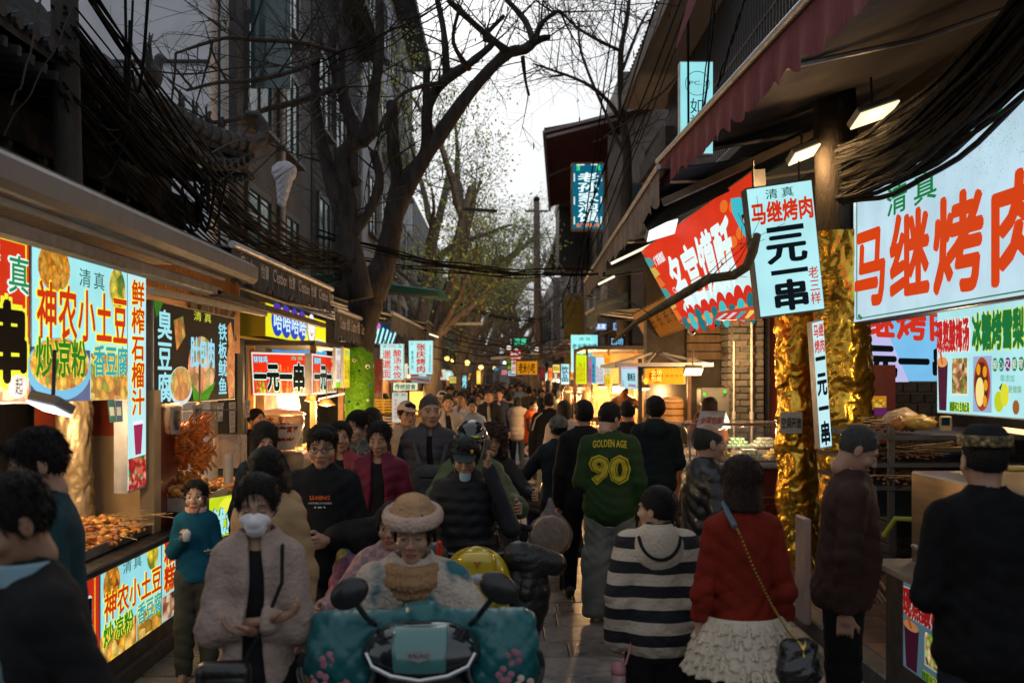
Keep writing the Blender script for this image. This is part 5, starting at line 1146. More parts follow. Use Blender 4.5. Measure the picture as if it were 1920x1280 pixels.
menu=[((1080,664,1100,720),(190,225,20),'lime menu board with small red lines on the right food stall',(200,70,20)),((1102,669,1110,719),(150,110,140),'thin mauve menu strip beside the lime board',(110,40,70)),((1110,668,1117,719),(60,150,190),'thin blue menu strip between the mauve and white boards',(20,70,110)),
  ((1117,668,1133,720),(190,215,225),'white menu board with red dishes right of the blue strip',(170,40,50)),((1133,665,1145,681),(240,160,30),'orange top panel of the narrow menu column',(190,60,10)),((1133,682,1145,701),(215,215,190),'pale middle panel of the narrow menu column',(60,60,50)),((1134,702,1145,722),(225,200,40),'yellow bottom panel of the narrow menu column',(180,110,20))]
for(a,b1,c1,d1),fc,lb,ic in menu:
 t,q=lightbox('menu_board',(P(a,b1,15.5),P(c1,b1+1,15.5),P(c1,d1,15.5),P(a,d1,15.5)),lb,fc,th=.07,group='lit menu boards of the right food stall')
 rg=random.Random(a);n_=max(1,int((c1-a)/4))
 for k in range(n_):q.text(rg.choice(['肉夹馍','羊肉泡馍','凉皮水饺','酸汤粉丝','麻酱凉皮']),.1+k*.8/n_,.25+rg.uniform(0,.2),.1+(k+.62)*.8/n_,.92,ink(ic),t,vertical=True,bold=.02)
t,q=lightbox('sign',(P(1164,687,13.6),P(1195,686,13.6),P(1196,731,13.6),P(1166,727,13.6)),'pale blue lit sign on the pavilion cart with brush characters',(175,222,235),th=.3)
q.text('酸梅汤',.38,.30,.84,.64,ink((20,50,60)),t,bold=.03);q.text('乌梅',.05,.62,.14,.92,ink((40,60,90)),t,vertical=True);q.text('88888',.42,.78,.86,.90,ink((170,60,110)),t,bold=.03);q.rect('pink_band',.0,0,1,.12,lit((200,170,200)),t,off=.006)
t,q=lightbox('sign',(P(1208,690,13.2),P(1285,689,13.2),P(1285,720,13.2),P(1208,720,13.2)),'orange lit nationwide delivery sign on the pavilion cart',(240,165,30),th=.1)
q.disc('red_splash',.28,.50,.17,.42,ink((205,60,15)),t,off=.007,n=11);q.text('全场',.16,.10,.42,.46,ink((250,225,90)),t,bold=.04);q.text('包邮',.16,.50,.42,.84,ink((250,225,90)),t,bold=.04);q.text('陕西特产',.52,.40,.94,.58,ink((120,70,20)),t,gap=1.5);q.disc('sun_patch',.04,.8,.06,.22,ink((240,215,70)),t)
# far small signs
far=[((960,632,991,650),24,(25,45,45),'清真',(70,200,150),'framed sign with two green characters beyond the stalls',.5),((955,657,978,674),26,(200,45,35),'速7宾馆',(250,210,205),'small red inn sign left of the violet awning',1),((968,677,1008,702),24,(200,130,15),'老米小吃',(60,30,5),'warm yellow shopfront board under the violet awning',1.),
  ((951,666,958,692),28,(120,180,20),'串',(60,90,10),'thin lime board left of the white strip',.9),((958,672,968,700),27,(215,225,215),'凉皮',(190,100,60),'white vertical strip left of the yellow shopfront',1),((952,695,968,704),29,(185,210,225),'回坊美食',(50,90,140),'small blue white board over the far crowd',1),
  ((940,694,951,702),33,(225,170,185),'甑糕',(190,60,80),'small pink board over the far crowd',1),((926,690,935,695),40,(30,130,150),'',(0,0,0),'tiny teal board above the farthest crowd',1),((1010,688,1022,714),22,(30,28,30),'鼎',(110,30,35),'dark speaker box sign between lit stalls',.5),
  ((1051,682,1068,720),17.2,(165,220,235),'饮品',(40,90,120),'cyan lit photo panel in a dark case',1.),((1036,684,1050,698),20,(225,215,110),'烤串串',(120,100,20),'pale yellow lit board left of the cyan panel',1),((1028,690,1036,712),21,(240,150,60),'炸',(200,60,20),'orange vertical strip in the right stalls',1),
  ((893,694,902,720),30,(250,190,40),'火晶柿子',(250,240,150),'glowing yellow vertical strip on the left far side',1.2),((842,706,856,718),27,(190,210,60),'小吃',(190,80,120),'lime board among the left far stalls',.9),((866,700,876,730),26,(40,60,60),'烤',(150,230,240),'dark vertical board with a cyan character',.6),
  ((1116,606,1138,618),20,(90,140,210),'名家',(230,240,250),'blue lit strip left half under the dark trunk',1),((1149,605,1174,619),20,(130,170,220),'美食坊',(60,80,130),'paler blue lit strip right of the dark trunk',1),((1143,632,1172,648),19,(12,16,26),'回坊',(120,190,230),'black sign with blue characters behind the pavilion cart',.6),
  ((1143,651,1170,663),19,(120,190,230),'陕西小吃城',(40,80,120),'pale blue strip under the black sign',.9),((1263,639,1277,661),15.5,(60,150,175),'',(0,0,0),'small cyan lit window panel above the pavilion roof',.9)]
for(a,b1,c1,d1),Y,fc,s_,ic,lb,st in far:
 t,q=lightbox('sign',(P(a,b1,Y),P(c1,b1,Y),P(c1,d1,Y),P(a,d1,Y)),lb,fc,th=.1,group='small signs down the street',s=st)
 if s_:v=(d1-b1)>(c1-a)*1.2 and len(s_)>1;q.text(s_,.12,.12,.88,.88,ink(ic),t,vertical=v,bold=.03)
 frame_of(q,.02,.04,DARKMETAL,t)
# ---------------------------------------------------------------- awnings, cables, lamps
def awning(label,y0,y1,xf,zf0,zf1,xb,zb,fab,under,val,drop,scal,side,rail=None,tex=None,tcol=None,ragged=False,sag=.05,group=None,ny=40):
 t=thing('awning',(xf,(y0+y1)/2,min(zf0,zf1)),label,'awning',group);zf=lambda v:zf0+(zf1-zf0)*v
 MB().sheet(lambda u,v:(xf+(xb-xf)*u,y0+(y1-y0)*v,zf(v)+(zb+zf(v)*0-zf(v))*u-sag*math.sin(math.pi*u)*(1+.3*math.sin(v*11))),8,ny,.012).build('canopy',fab,t,smooth=False)
 rg=random.Random(int(y0*10));n=ny*4
 def vl(u,v):
  d=drop*(1-.28*abs(math.sin(v*math.pi*scal))**.8*1)if not ragged else drop*(.72+.28*mnoise.noise(Vector((v*40,1,2)))+.12*math.sin(v*90))
  if not ragged:d=drop*(.74+.26*abs(math.sin(v*math.pi*scal))**.7)
  return(xf-side*(.012+.02*u*math.sin(v*scal*5)),y0+(y1-y0)*v,zf(v)-u*d)
 MB().sheet(vl,3,n).build('valance',val,t)
 MB().tube([(xf,y0-.03,zf0+.02),(xf,y1+.03,zf1+.02)],.028,10).build('front_bar',rail or ALU,t)
 for v in(.06,.5,.94):y=y0+(y1-y0)*v;MB().tube([(xf,y,zf(v)),((xf+xb)/2,y+.15,(zf(v)+zb)/2-.14),(xb,y,zb-.18)],.02,6).build('folding_arm',rail or ALU,t)
 if tex:
  L=y1-y0;k=max(1,int(round(L/.95)))
  for i in range(k):
   a,b_=y0+L*(i+.06)/k,y0+L*(i+.96)/k;x_=xf+side*.03
   vv=(a-y0)/L;q=Quad((x_,a,zf(vv)-drop*.12),(x_,b_,zf(vv)-drop*.12),(x_,b_,zf(vv)-drop*.62),(x_,a,zf(vv)-drop*.62));q.n=Vector((side,0,0));q.text(tex[0],0,.1,.56,.95,tcol,t);q.text(tex[1],.66,.05,.94,.95,tcol,t)
 return t
GREYF=mat((.055,.058,.060),.85,.2,4,.15,50,key='grey_awning_fabric');GREYG=mat((.075,.078,.076),.9,.3,5,.2,50,col2=(.05,.05,.05),key='faded_valance');UNDER=GREYF
# near cassette awning on the left, rolled in
t=thing('awning',(-2.0,5.4,2.7),'pale rolled up awning box running over the potato sign','awning');MB().box((-2.0,5.2,2.80),(.14,5.3,.15),bev=.03).build('cassette',mat((.15,.145,.145),.45,.12,3,key='cassette_metal'),t)
MB().box((-2.12,5.0,2.62),(.10,4.6,.07),bev=.01).build('lower_rail',mat((.16,.15,.14),.5,.3,6,col2=(.07,.05,.03),key='rusty_rail'),t)
MB().tube([(-2.03,3.0,2.70),(-2.03,7.2,2.70)],.018,8).build('light_tube',mat((.5,.5,.48),.15,.1,9,metal=.3,key='unlit_tube'),t)
MB().box((-2.6,5.2,2.9),(1.1,5.2,.05)).build('cover_sheet',DARKMETAL,t)
CF=mat(lin((200,195,190)),.8,.05,9,key='valance_print')
awning('long grey branded awning over the snack and yellow signs',7.35,11.55,-2.0,2.95,3.0,-3.5,3.4,GREYF,UNDER,GREYG,.26,24,1,tex=("C'estbon",'怡寶'),tcol=CF)
MB().box((-2.1,9.4,2.60),(.06,4.4,.05)).build('stall_beam',WOODD,None,'dark wooden beam under the long branded awning','beam')
awning('short grey branded awning meeting the big tree trunk',11.75,15.2,-1.98,2.78,2.80,-3.3,3.3,GREYF,UNDER,GREYG,.34,18,1,tex=("C'estbon",'怡寶'),tcol=CF)
awning('grey awning just past the big tree over the noodle sign',15.6,21.5,-1.75,3.0,3.05,-3.4,3.6,mat((.05,.045,.042),.85,.2,4,key='brown_fabric'),UNDER,GREYG,.30,20,1)
awning('pointed grey awning past the barbecue sign',22.2,29,-1.70,3.25,3.2,-3.4,3.8,GREYF,UNDER,mat((.14,.13,.125),.9,.2,4,key='pale_valance'),.42,16,1)
t=thing('canopy',(-2.6,20,3.7),'green corrugated sheet canopy sticking out past the big tree','canopy')
MB().sheet(lambda u,v:(-3.7+2.5*u,19.6+2.2*v,4.05-.35*u+.02*math.sin(v*60)),6,60,.02).build('corrugated_sheet',mat((.02,.16,.15),.5,.3,4,key='green_sheet'),t);MB().tube([(-3.7,19.7,3.75),(-1.3,19.7,3.62)],.03,6).build('support_pipe',STEEL,t)
for i,(y0,c)in enumerate(((31,(.03,.09,.09)),(38,(.05,.045,.05)),(46,(.03,.10,.11)),(55,(.06,.05,.045)),(66,(.05,.05,.06)))):
 awning(('teal awning over the far left stalls','dark awning after the first teal one on the left','second teal awning in the far left stalls','brown awning far down the left','last dark awning on the far left')[i],y0,y0+6,-1.9+.12*i,3.0,3.0,-3.6,3.6,mat(c,.85,.2,3,key='far_awning'),UNDER,mat(c,.85,.2,3,key='far_awning'),.3,14,1,ny=16)
for i,(y0,c)in enumerate(((24.5,(.20,.12,.19)),(32,(.05,.05,.06)),(40,(.09,.03,.03)),(49,(.05,.06,.06)),(60,(.06,.05,.05)))):
 awning(('violet scalloped awning over the yellow shopfront','dark awning beyond the violet one','maroon awning far on the right','grey awning far on the right','last brown awning far on the right')[i],y0,y0+6,1.55,2.9,2.9,3.1,3.5,mat(c,.85,.2,3,key='far_awning'),UNDER,mat(c,.85,.2,3,key='far_awning'),.35,14,-1,ny=16)
# right side big awnings
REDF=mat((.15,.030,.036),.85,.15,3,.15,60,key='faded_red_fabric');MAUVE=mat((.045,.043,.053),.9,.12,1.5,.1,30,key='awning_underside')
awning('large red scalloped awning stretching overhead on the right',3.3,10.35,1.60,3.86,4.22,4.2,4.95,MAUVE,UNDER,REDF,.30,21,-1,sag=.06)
awning('torn grey edged blue awning above the red banner',9.7,18.6,1.5,4.02,3.78,3.5,4.35,mat((.018,.045,.085),.85,.2,3,key='blue_fabric'),UNDER,mat((.15,.135,.135),.9,.3,5,.3,40,col2=(.09,.08,.08),key='torn_valance'),.42,20,-1,ragged=True,sag=.03)
MB().bar(P(1243,380,9.75),P(1535,247,9.0),.05,.07).build('steel_beam',mat((.09,.075,.065),.6,.3,6,key='rusty_arm'),None,'heavy rusty beam under the blue awning reaching the concrete pole','beam')
t=thing('awning',(2.0,8.9,3.6),'dark navy awning panel between the pole and the banner','awning')
MB().sheet(lambda u,v:tuple(P(1195,395,11.5).lerp(P(1530,232,9.2),u).lerp(P(1215,430,11.0).lerp(P(1530,275,8.8),u),v)),12,4,.02).build('canopy',mat((.012,.030,.055),.85,.2,3,key='navy_fabric'),t)
t=thing('awning',P(1030,385,28),'burgundy window awning high above the teal sign','awning');BG=mat((.085,.022,.030),.8,.12,3,.1,30,key='burgundy_fabric')
A_,B_,C_,D_=P(1020,240,25),P(1236,183,25.2),P(1165,330,32),P(1031,387,31)
MB().sheet(lambda u,v:tuple(A_.lerp(B_,u).lerp(D_.lerp(C_,u),v)-Vector((0,0,.08*math.sin(math.pi*u)))),12,8,.03).build('canopy',BG,t)
for(a,b_)in((A_,B_),(A_,D_),(P(1024,250,25),P(1165,212,25.4)),(P(1030,322,28),P(1120,285,28.4))):MB().bar(a-Vector((0,0,.1)),b_-Vector((0,0,.12)),.07).build('strut',mat((.25,.22,.22),.5,.2,5,key='awning_strut'),t)
t=thing('awning',P(1290,60,8),'red awning corner hanging in from the top right of the soffit','awning')
MB().sheet(lambda u,v:tuple(P(1300,-40,8).lerp(P(1267,88,8),v)+(P(1322,-40,7.8)-P(1300,-40,8))*u*(1-v*.9)),6,10,.01).build('valance',REDF,t)
awning('small grey green fringed awning under the torn valance',14.6,16.2,XX(1117,14.6),3.0,3.02,2.6,3.15,mat((.08,.085,.07),.9,.2,4,key='sage_fabric'),UNDER,mat((.13,.14,.115),.9,.2,4,key='sage_valance'),.26,14,-1)
q=Quad(P(1116,566,14.4),P(1177,548,14.4),P(1177,572,14.4),P(1114,592,14.4));t=thing('valance_cloth',q.at(.5,1),'fringed sage cloth strip with pale worn lettering','cloth');q.rect('cloth',0,0,1,1,mat((.13,.14,.115),.9,.2,4,key='sage_valance'),t);q.text('GUANGJI',.1,.25,.9,.65,flat((170,170,150)),t)
mb=MB()
for i in range(14):mb.add([q.at(i/14,1,.004),q.at((i+1)/14,1,.004),q.at((i+.5)/14,1.22,.004)],[(0,1,2)])
mb.build('fringe',mat((.13,.14,.115),.9,.2,4,key='sage_valance'),t)
# ---- cables
CBL=[mat(c,.75,.2,9,key='cable_rubber',spec=.15)for c in((.003,.003,.0034),(.010,.010,.011),(.08,.07,.065))]
def sagline(a,b_,s,n=14):return[a.lerp(b_,i/n)-Vector((0,0,s*math.sin(math.pi*i/n)))for i in range(n+1)]
def bundle(label,ends,r=.008,seed=1,spread=.12,mi=0,sag=.2,wig=.02,s0=1.):
 rg=random.Random(seed);a0=ends[0][0];t=thing('cable_bundle',(a0.x,a0.y,a0.z),label,'cables','overhead cables')
 for(a,b_,n)in ends:
  for k in range(n):
   o1,o2=(Vector((rg.gauss(0,spread),rg.gauss(0,spread),rg.gauss(0,spread*.8)))for _ in(0,1));o1=o1*s0;s=sag*rg.uniform(.5,1.6);ph=rg.uniform(0,6)
   pts=[p+Vector((0,0,wig*math.sin(i*1.3+ph)))for i,p in enumerate(sagline(a+o1,b_+o2,s))]
   MB().tube(pts,r*rg.uniform(.6,1.3),5).build('cable',CBL[mi if rg.random()<.85 else 1],t)
bundle('thick diagonal tangle of black cables across the temple gate',[(P(118,60,6.6),P(640,500,13.4),14),(P(118,110,6.6),P(650,520,13.5),12),(P(118,20,6.6),P(600,470,12.8),8),(P(118,170,6.6),P(560,480,12),8),(P(150,-30,6.4),P(620,500,13),8)],.009,1,.13,0,.42,.02,.3)
bundle('loose cable loops hanging near the curled eave',[(P(245,-10,7),P(240,110,7),4),(P(370,330,8.6),P(395,330,8.8),5),(P(120,190,6.6),P(230,220,7.5),3)],.012,2,.06,0,.32,0)
bundle('thin wires sweeping from the left edge to the tree',[(P(-20,210,6),P(120,-20,6),2),(P(0,110,6.5),P(640,108,11),1),(P(430,330,10),P(700,120,14),4),(P(470,300,11),P(680,160,14),3)],.007,3,.12,2,.1)
bundle('black main cables crossing the street at mid height',[(P(600,440,13),P(1110,515,15),5),(P(650,480,14),P(1130,512,16),3)],.010,4,.05,0,.12)
bundle('fine wires fanning across the sky from the left',[(P(600,140,13),P(870,-20,12),3),(P(640,110,13),P(860,-30,12),2),(P(650,100,14),P(700,-10,14),2),(P(940,0,13),P(1290,25,12),1)],.009,5,.12,0,.05)
bundle('dark lines dropping from the right eave to the teal sign',[(P(1160,-10,14),P(1090,520,16),2),(P(1245,-10,13),P(1100,430,17),2),(P(1290,10,11),P(1050,620,18),3),(P(1250,130,11),P(1110,260,16),1)],.010,6,.08,0,.05)
bundle('teal and black flex running down the pale vertical sign',[(P(1340,-20,9),P(1312,250,9),2),(P(1400,-10,8.8),P(1350,160,9),2),(P(1295,-10,9),P(1300,260,9.2),1)],.010,7,.03,0,.0,.03)
bundle('massive black cable mass sagging in front of the huge sign',[(P(1578,376,8.45),P(2040,2,5),14),(P(1578,352,8.45),P(2040,2,5),14),(P(1578,328,8.45),P(2040,-25,5),14),(P(1578,304,8.45),P(2030,-55,5),14),(P(1580,280,8.45),P(2020,-90,5),12)],.018,8,.085,0,.16,.012,.35)
bundle('grey pale wires tangled about the slim concrete pole',[(P(1006,470,33),P(1090,560,20),5),(P(1000,560,33),P(1060,650,20),6),(P(1010,440,33),P(1075,520,19),4),(P(960,620,25),P(1080,640,20),3)],.016,9,.25,2,.35)
bundle('light wires strung across the far street',[(P(830,620,24),P(1060,640,24),4),(P(850,560,30),P(1010,600,30),4),(P(820,660,22),P(1040,655,26),2)],.012,10,.2,1,.2)
for(a,b_,Y,lb)in(((868,392),(932,396),20,'dark bracket arm sticking out over the budding trees'),((850,607),(906,607),24,'thin pale tube rail above the left stalls'),((920,672),(1010,664),25,'white strip rail beside the red inn sign')):
 MB().bar(P(*a,Y),P(*b_,Y),.06).build('rail',DARKMETAL if Y==20 else mat((.5,.5,.47),.5,.1,5,key='white_rail'),None,lb,'rail')
# ---- lamps
def flood(c,w,d,label,rgb=(255,236,190),s=2.2,rx=.0,rz=0.,ry=0.,energy=0,col=WARM,group='lit stall lamps'):
 t=thing('flood_lamp',c,label,'lamp',group);M=dict(rz=rz,rx=rx,ry=ry);c=Vector(c);n=(Matrix.Rotation(rz,3,'Z')@Matrix.Rotation(rx,3,'X')@Matrix.Rotation(ry,3,'Y'))@Vector((0,0,1))
 MB().box(c+n*.035,(w*1.06,d*1.06,.05),bev=.01,**M).build('housing',mat((.22,.21,.20),.5,.1,5,key='lamp_housing'),t);MB().box(c,(w,d,.012),**M).build('lens',lit(rgb,s,0),t)
 MB().tube([c+n*.05,c+n*.05+Vector((0,.02,.25))],.010,6).build('bracket',DARKMETAL,t)
 if energy:lamp(c-n*.06,col,energy,.08,parent=t)
 return t
flood(P(1640,216,7.6),.32,.24,'glowing warm panel lamp right of the concrete pole',s=1.35,rx=-.25,ry=-.35,energy=4);flood(P(1508,290,8.6),.24,.22,'second warm panel lamp left of the concrete pole',s=1.35,rx=-.25,ry=-.4,energy=16)
flood(P(1242,432,11.2),.34,.26,'white flood lamp at the top left of the red banner',(235,240,255),1.5,-.5,0,-.35)
for(a,b_,Y,lb)in(((1146,494),(1222,458),12.5,'long tube lamp beneath the torn valance'),((1122,533),(1152,518),15,'short tube lamp farther under the torn valance'),((805,626),(822,632),20,'warm tube lamp under the pointed grey awning'),((1190,757-40),(1190,718),15,'x')):
 if lb=='x':continue
 MB().bar(P(*a,Y),P(*b_,Y),.04,.03).build('tube_lamp',lit((255,236,200),1.6,0),None,lb,'lamp','lit stall lamps')
flood(P(1300,697,12.6),.22,.16,'warm work lamp hung off the pavilion roof',s=2.5,rx=-.5,energy=10);flood(P(92,766,5.0),.17,.15,'white panel lamp hanging under the potato bowl photo',(235,245,255),1.3,-.35,-.2,.2,14,(1,.72,.42))
flood(P(540,756,12.6),.26,.22,'bright square lamp over the rice wine jar',(255,245,225),2.5,-.9,energy=16)
# ---------------------------------------------------------------- stalls, carts, counters and what stands on them
WOODM=mat((.12,.055,.022),.6,.3,5,.3,30,key='stall_wood',stretch=(1,1,5));REDP=mat((.18,.022,.012),.45,.15,4,coat=.3,key='red_lacquer');CREAM=mat((.50,.34,.17),.6,.12,3,key='cream_board');BLK=mat((.012,.012,.013),.4,.3,5,key='black_panel')
_lamp=lamp
def lamp(loc,col,energy,*a,**k):return _lamp(loc,col,energy*(.8 if loc[1]<12 else 1.3),*a,**k)
def heap(name,c,r,n,size,cols,label,cat='food',parent=None,seed=1,group=None,flat_=.45,sticks=0):
 """a pile of separate small foods"""
 rg=random.Random(seed);t=thing(name,c,label,cat,group)if parent is None else parent
 for k,col in enumerate(cols):
  mb=MB()
  for i in range(n//len(cols)):
   a,q=rg.uniform(0,6.283),math.sqrt(rg.random());z=(1-q*q)*r[2]*rg.uniform(.3,1)
   s=size*rg.uniform(.7,1.25);mb.ball((c[0]+r[0]*q*math.cos(a),c[1]+r[1]*q*math.sin(a),c[2]+z+s*.5),(s,s*rg.uniform(.7,1),s*rg.uniform(.6,.9)),7)
  mb.build('food_piece',mat(col,.38,.3,30,.2,80,key='food',coat=.3),t,kind='stuff',smooth=True)
 if sticks:
  mb=MB()
  for i in range(sticks):p=Vector((c[0]+rg.uniform(-1,1)*r[0],c[1]+rg.uniform(-1,1)*r[1],c[2]+r[2]*rg.uniform(.5,1.2)));d=Vector((rg.uniform(.4,1),rg.uniform(-.6,.2),rg.uniform(-.1,.15))).normalized();mb.tube([p,p+d*.26],.0028,4)
  mb.build('skewer_stick',mat((.42,.28,.13),.6,.2,20,key='bamboo'),t,kind='stuff')
 return t
def tray(c,w,d,label,m=STEEL,h=.06,rz=0.,group=None):
 t=thing('tray',c,label,'tray',group);c=Vector(c);mb=MB().box(c+Vector((0,0,.005)),(w,d,.01),rz)
 for(dx,dy,a,b_)in((0,d/2,w,.012),(0,-d/2,w,.012),(w/2,0,.012,d),(-w/2,0,.012,d)):v=Matrix.Rotation(rz,3,'Z')@Vector((dx,dy,0));mb.box(c+v+Vector((0,0,h/2)),(a,b_,h),rz)
 mb.build('pan',m,t);return t
ORF=[(.58,.22,.03),(.66,.34,.06),(.38,.11,.02)]
# near left counter with the lit front
t=thing('food_counter',(-2.75,5.6,0),'black topped snack counter with a lit menu front on the left','counter')
MB().box((-2.80,5.5,.42),(.72,4.2,.84)).build('cabinet',BLK,t);MB().box((-2.76,5.5,.865),(.84,4.3,.05),bev=.01).build('counter_top',BLK,t)
MB().sheet(lambda u,v:(-3.05+.45*u,3.7+v*3.9,.90+.10*(1-u)),2,12,.01).build('red_mat',mat((.28,.045,.02),.6,.3,30,.3,90,key='red_mat'),t)
MB().box((-2.45,5.5,.06),(.1,4.2,.12)).build('plinth',DARKMETAL,t)
X_=-2.43
def csign(pl,pr,yt,yb,label,fc,**k):
 Yl=YX(pl,X_);return lightbox('sign',(Vector((X_,Yl,.86)),Vector((X_,YX(pr,X_),.86)),Vector((X_,YX(pr,X_),.24)),Vector((X_,Yl,.24))),label,fc,th=.03,**k)
t,q=csign(187,302,0,0,'lit cyan potato menu on the front of the left counter',(150,220,228))
q.text('清真',.32,.05,.62,.20,ink((20,60,50)),t,gap=1.3);q.disc('round_photo',.16,.24,.12,.20,food('print_beans',[(230,150,30),(200,110,20),(245,180,60),(120,60,20)],26),t,off=.007);q.disc('round_photo',.83,.14,.10,.17,food('print_potatoes',[(220,200,50),(200,180,40),(60,130,40),(235,215,90)],14),t,off=.007)
q.rect('photo_print',.56,.70,.99,.99,food('print_tofu',[(235,190,70),(220,150,50),(245,215,110),(180,80,30),(120,150,40)],9),t,off=.007);q.rect('photo_print',0,.70,.54,.99,food('print_potato',POTATO,13),t,off=.007)
q.text('神农小土豆',.04,.30,.97,.58,ink((200,50,15)),t,outline=ink((245,235,60)),ow=.04,bold=.02);q.text('香豆腐',.55,.60,.97,.82,ink((40,165,175)),t,outline=ink((230,225,90)),ow=.04,bold=.02);q.text('炒凉粉',.03,.60,.48,.82,ink((35,120,30)),t,outline=ink((235,235,60)),ow=.04,bold=.02)
t,q=csign(303,328,0,0,'narrow lit cake menu at the far end of the left counter front',(150,220,228));q.text('粘糕',.1,.05,.9,.66,ink((190,40,20)),t,vertical=True,outline=ink((245,200,60)),ow=.04,bold=.03);q.rect('photo_print',.02,.70,.98,.98,food('print_cake',[(120,50,20),(220,190,160),(180,90,30),(60,30,20)],14),t,off=.007)
t,q=csign(60,186,0,0,'red lit panel at the near end of the left counter front',(190,40,20));q.rect('border_line',.9,.04,.93,.96,ink(YEL),t);q.text('一串',.1,.2,.85,.9,ink((8,8,8)),t,outline=ink((200,230,230)),ow=.04,bold=.04)
t=tray((-2.80,6.55,.90),.62,1.3,'long tray of glazed meatballs and skewers on the left counter');heap('meatballs',(-2.74,6.55,.92),(.29,.62,.13),430,.027,ORF,'heap of glazed orange meatballs and bamboo skewers in the left tray',seed=3,sticks=26)
heap('noodle_garnish',(-2.80,6.8,.98),(.2,.3,.05),60,.012,[(.6,.45,.3),(.62,.5,.36)],'pale strips scattered over the glazed meatballs',seed=6)
t=tray((-2.74,4.75,.90),.62,1.0,'tray of skewered snacks at the left edge of the frame');heap('skewered_snacks',(-2.70,4.75,.92),(.27,.46,.11),240,.027,ORF,'heap of golden skewered snacks at the left edge',seed=4,sticks=26)
# cream cabinet, orange recess
t=thing('cabinet',(-2.95,7.3,0),'cream painted stall cabinet behind the meatball tray','cabinet')
MB().box((-2.98,7.45,.98),(.85,.5,1.95),bev=.01).build('panel',CREAM,t);MB().box((-2.98,7.19,1.72),(.80,.04,.30)).build('orange_band',mat((.45,.06,.015),.5,.15,4,key='orange_band'),t)
MB().tube([(-3.15,7.17,.92),(-3.15,7.15,1.0),(-2.85,7.15,1.0),(-2.85,7.17,.92)],.008,6).build('handle',STEEL,t);MB().box((-2.52,7.1,1.3),(.10,.14,1.2)).build('sign_post',CREAM,t);MB().box((-2.50,7.35,.9),(.03,.5,1.8)).build('red_edge',REDP,t)
# squid rack and trays
t=thing('hanging_squid',(-2.55,7.9,1.2),'cluster of orange glazed squid and sausages hanging in the snack stall','hanging food');rg=random.Random(4);SQ=mat((.60,.16,.014),.5,.45,30,.2,90,coat=.12,key='glazed_squid')
for i in range(30):
 c=P(298+(i%10)*9.5+rg.uniform(-3,3),806+(i//10)*26+rg.uniform(-8,14)+(8 if 2<i%8<6 else 0),7.6+rg.uniform(-.15,.2));mb=MB();mb.ball(c,(.030,.016,.055),8)
 for k in range(9):
  a=rg.uniform(-.9,.9);p=c+Vector((.02*math.sin(a*3),0,.04));pts=[p]
  for s in range(5):p=p+Vector((math.sin(a+s*.55)*.020,rg.uniform(-.008,.008),(.015 if k%2 else-.020)+rg.uniform(-.006,.006)));pts.append(p)
  mb.tube(pts,[.009,.009,.008,.007,.006,.003],5)
 for k in range(5):mb.tube([c+Vector((-.035,-.012,-.045+k*.022)),c+Vector((0,-.02,-.055+k*.022)),c+Vector((.035,-.012,-.045+k*.022))],.0065,5)
 mb.build('squid',SQ,t,smooth=True)
for i in range(6):c=P(362+i*5,830+(i%3)*14,7.7);MB().tube([c+Vector((.03*math.sin(k*.9+i),0,.12-k*.035))for k in range(8)],.011,6).build('sausage_coil',SQ,t,smooth=True)
MB().tube([P(300,770,7.6),P(450,768,8.4)],.008,6).build('rail',STEEL,t)
t=thing('snack_stall',(-2.9,8.6,0),'dark snack stall counter under the black sign','stall')
MB().box((-2.85,8.6,.42),(.7,2.2,.84)).build('cabinet',BLK,t);MB().box((-2.9,8.6,.90),(.8,2.3,.06)).build('counter_top',STEEL,t);MB().tube([(-2.5,8.15,.9),(-2.5,8.15,2.1)],.018,8).build('post',mat((.35,.22,.10),.5,.2,5,key='warm_post'),t);MB().tube([(-2.5,9.6,.9),(-2.5,9.6,2.3)],.018,8).build('post',DARKMETAL,t)
MB().box((-3.3,8.8,1.5),(.08,2.6,1.3)).build('back_board',mat((.16,.06,.02),.6,.3,3,key='back_board'),t);MB().lathe((-2.72,8.0,1.10),[(.19,0),(.20,.02),(.16,.03),(.001,.02)],24).build('pot_rim',STEEL,t)
Y1=7.55;q=Quad(P(392,935,7.4),P(445,925,8.4),P(445,998,8.4),P(392,1010,7.4));t2=thing('sign',q.at(.5,1),'lime lit sign with cyan squid characters behind the masked woman','sign');q.panel('box',.03,BLK,t2);q.rect('face',0,0,1,1,lit((190,215,25)),t2);q.text('鱿鱼',.05,.3,.95,.95,ink((160,230,235)),t2,bold=.04,outline=ink((20,60,40)),ow=.03);q.disc('yellow_swirl',.6,.3,.3,.25,ink((235,235,60)),t2,off=.006)
q=Quad(P(352,970,7.0),P(391,936,7.4),P(391,1010,7.4),P(352,1030,7.0));t2=thing('sign',q.at(.5,1),'black lit sign with cyan strokes behind the schoolgirl','sign');q.panel('box',.03,BLK,t2);q.text('臭豆腐',.05,.2,.95,.9,ink((130,215,230)),t2,bold=.03)
tray((-2.52,7.75,1.00),.5,.8,'deep metal tray of fried dough balls in the snack stall',h=.10);heap('fried_balls',(-2.50,7.7,1.09),(.23,.38,.16),170,.036,[(.40,.17,.03),(.48,.24,.05)],'heap of brown fried dough balls in the deep tray',seed=7)
tray((-2.45,8.85,1.0),.45,.9,'shallow tray of skewers in the snack stall',h=.04);heap('skewers',(-2.45,8.85,1.02),(.22,.44,.07),170,.022,ORF,'layer of bright skewers on the shallow tray',seed=8,sticks=30)
t=thing('cup_stack',P(428,905,7.6),'leaning stack of white paper cups beside the clear box','cups')
for i in range(8):MB().lathe(P(428,905-i*5,7.6),[(.030,0),(.040,.075),(.042,.078)],14).build('cup',mat((.55,.45,.38),.6,.1,9,key='paper_cup'),t)
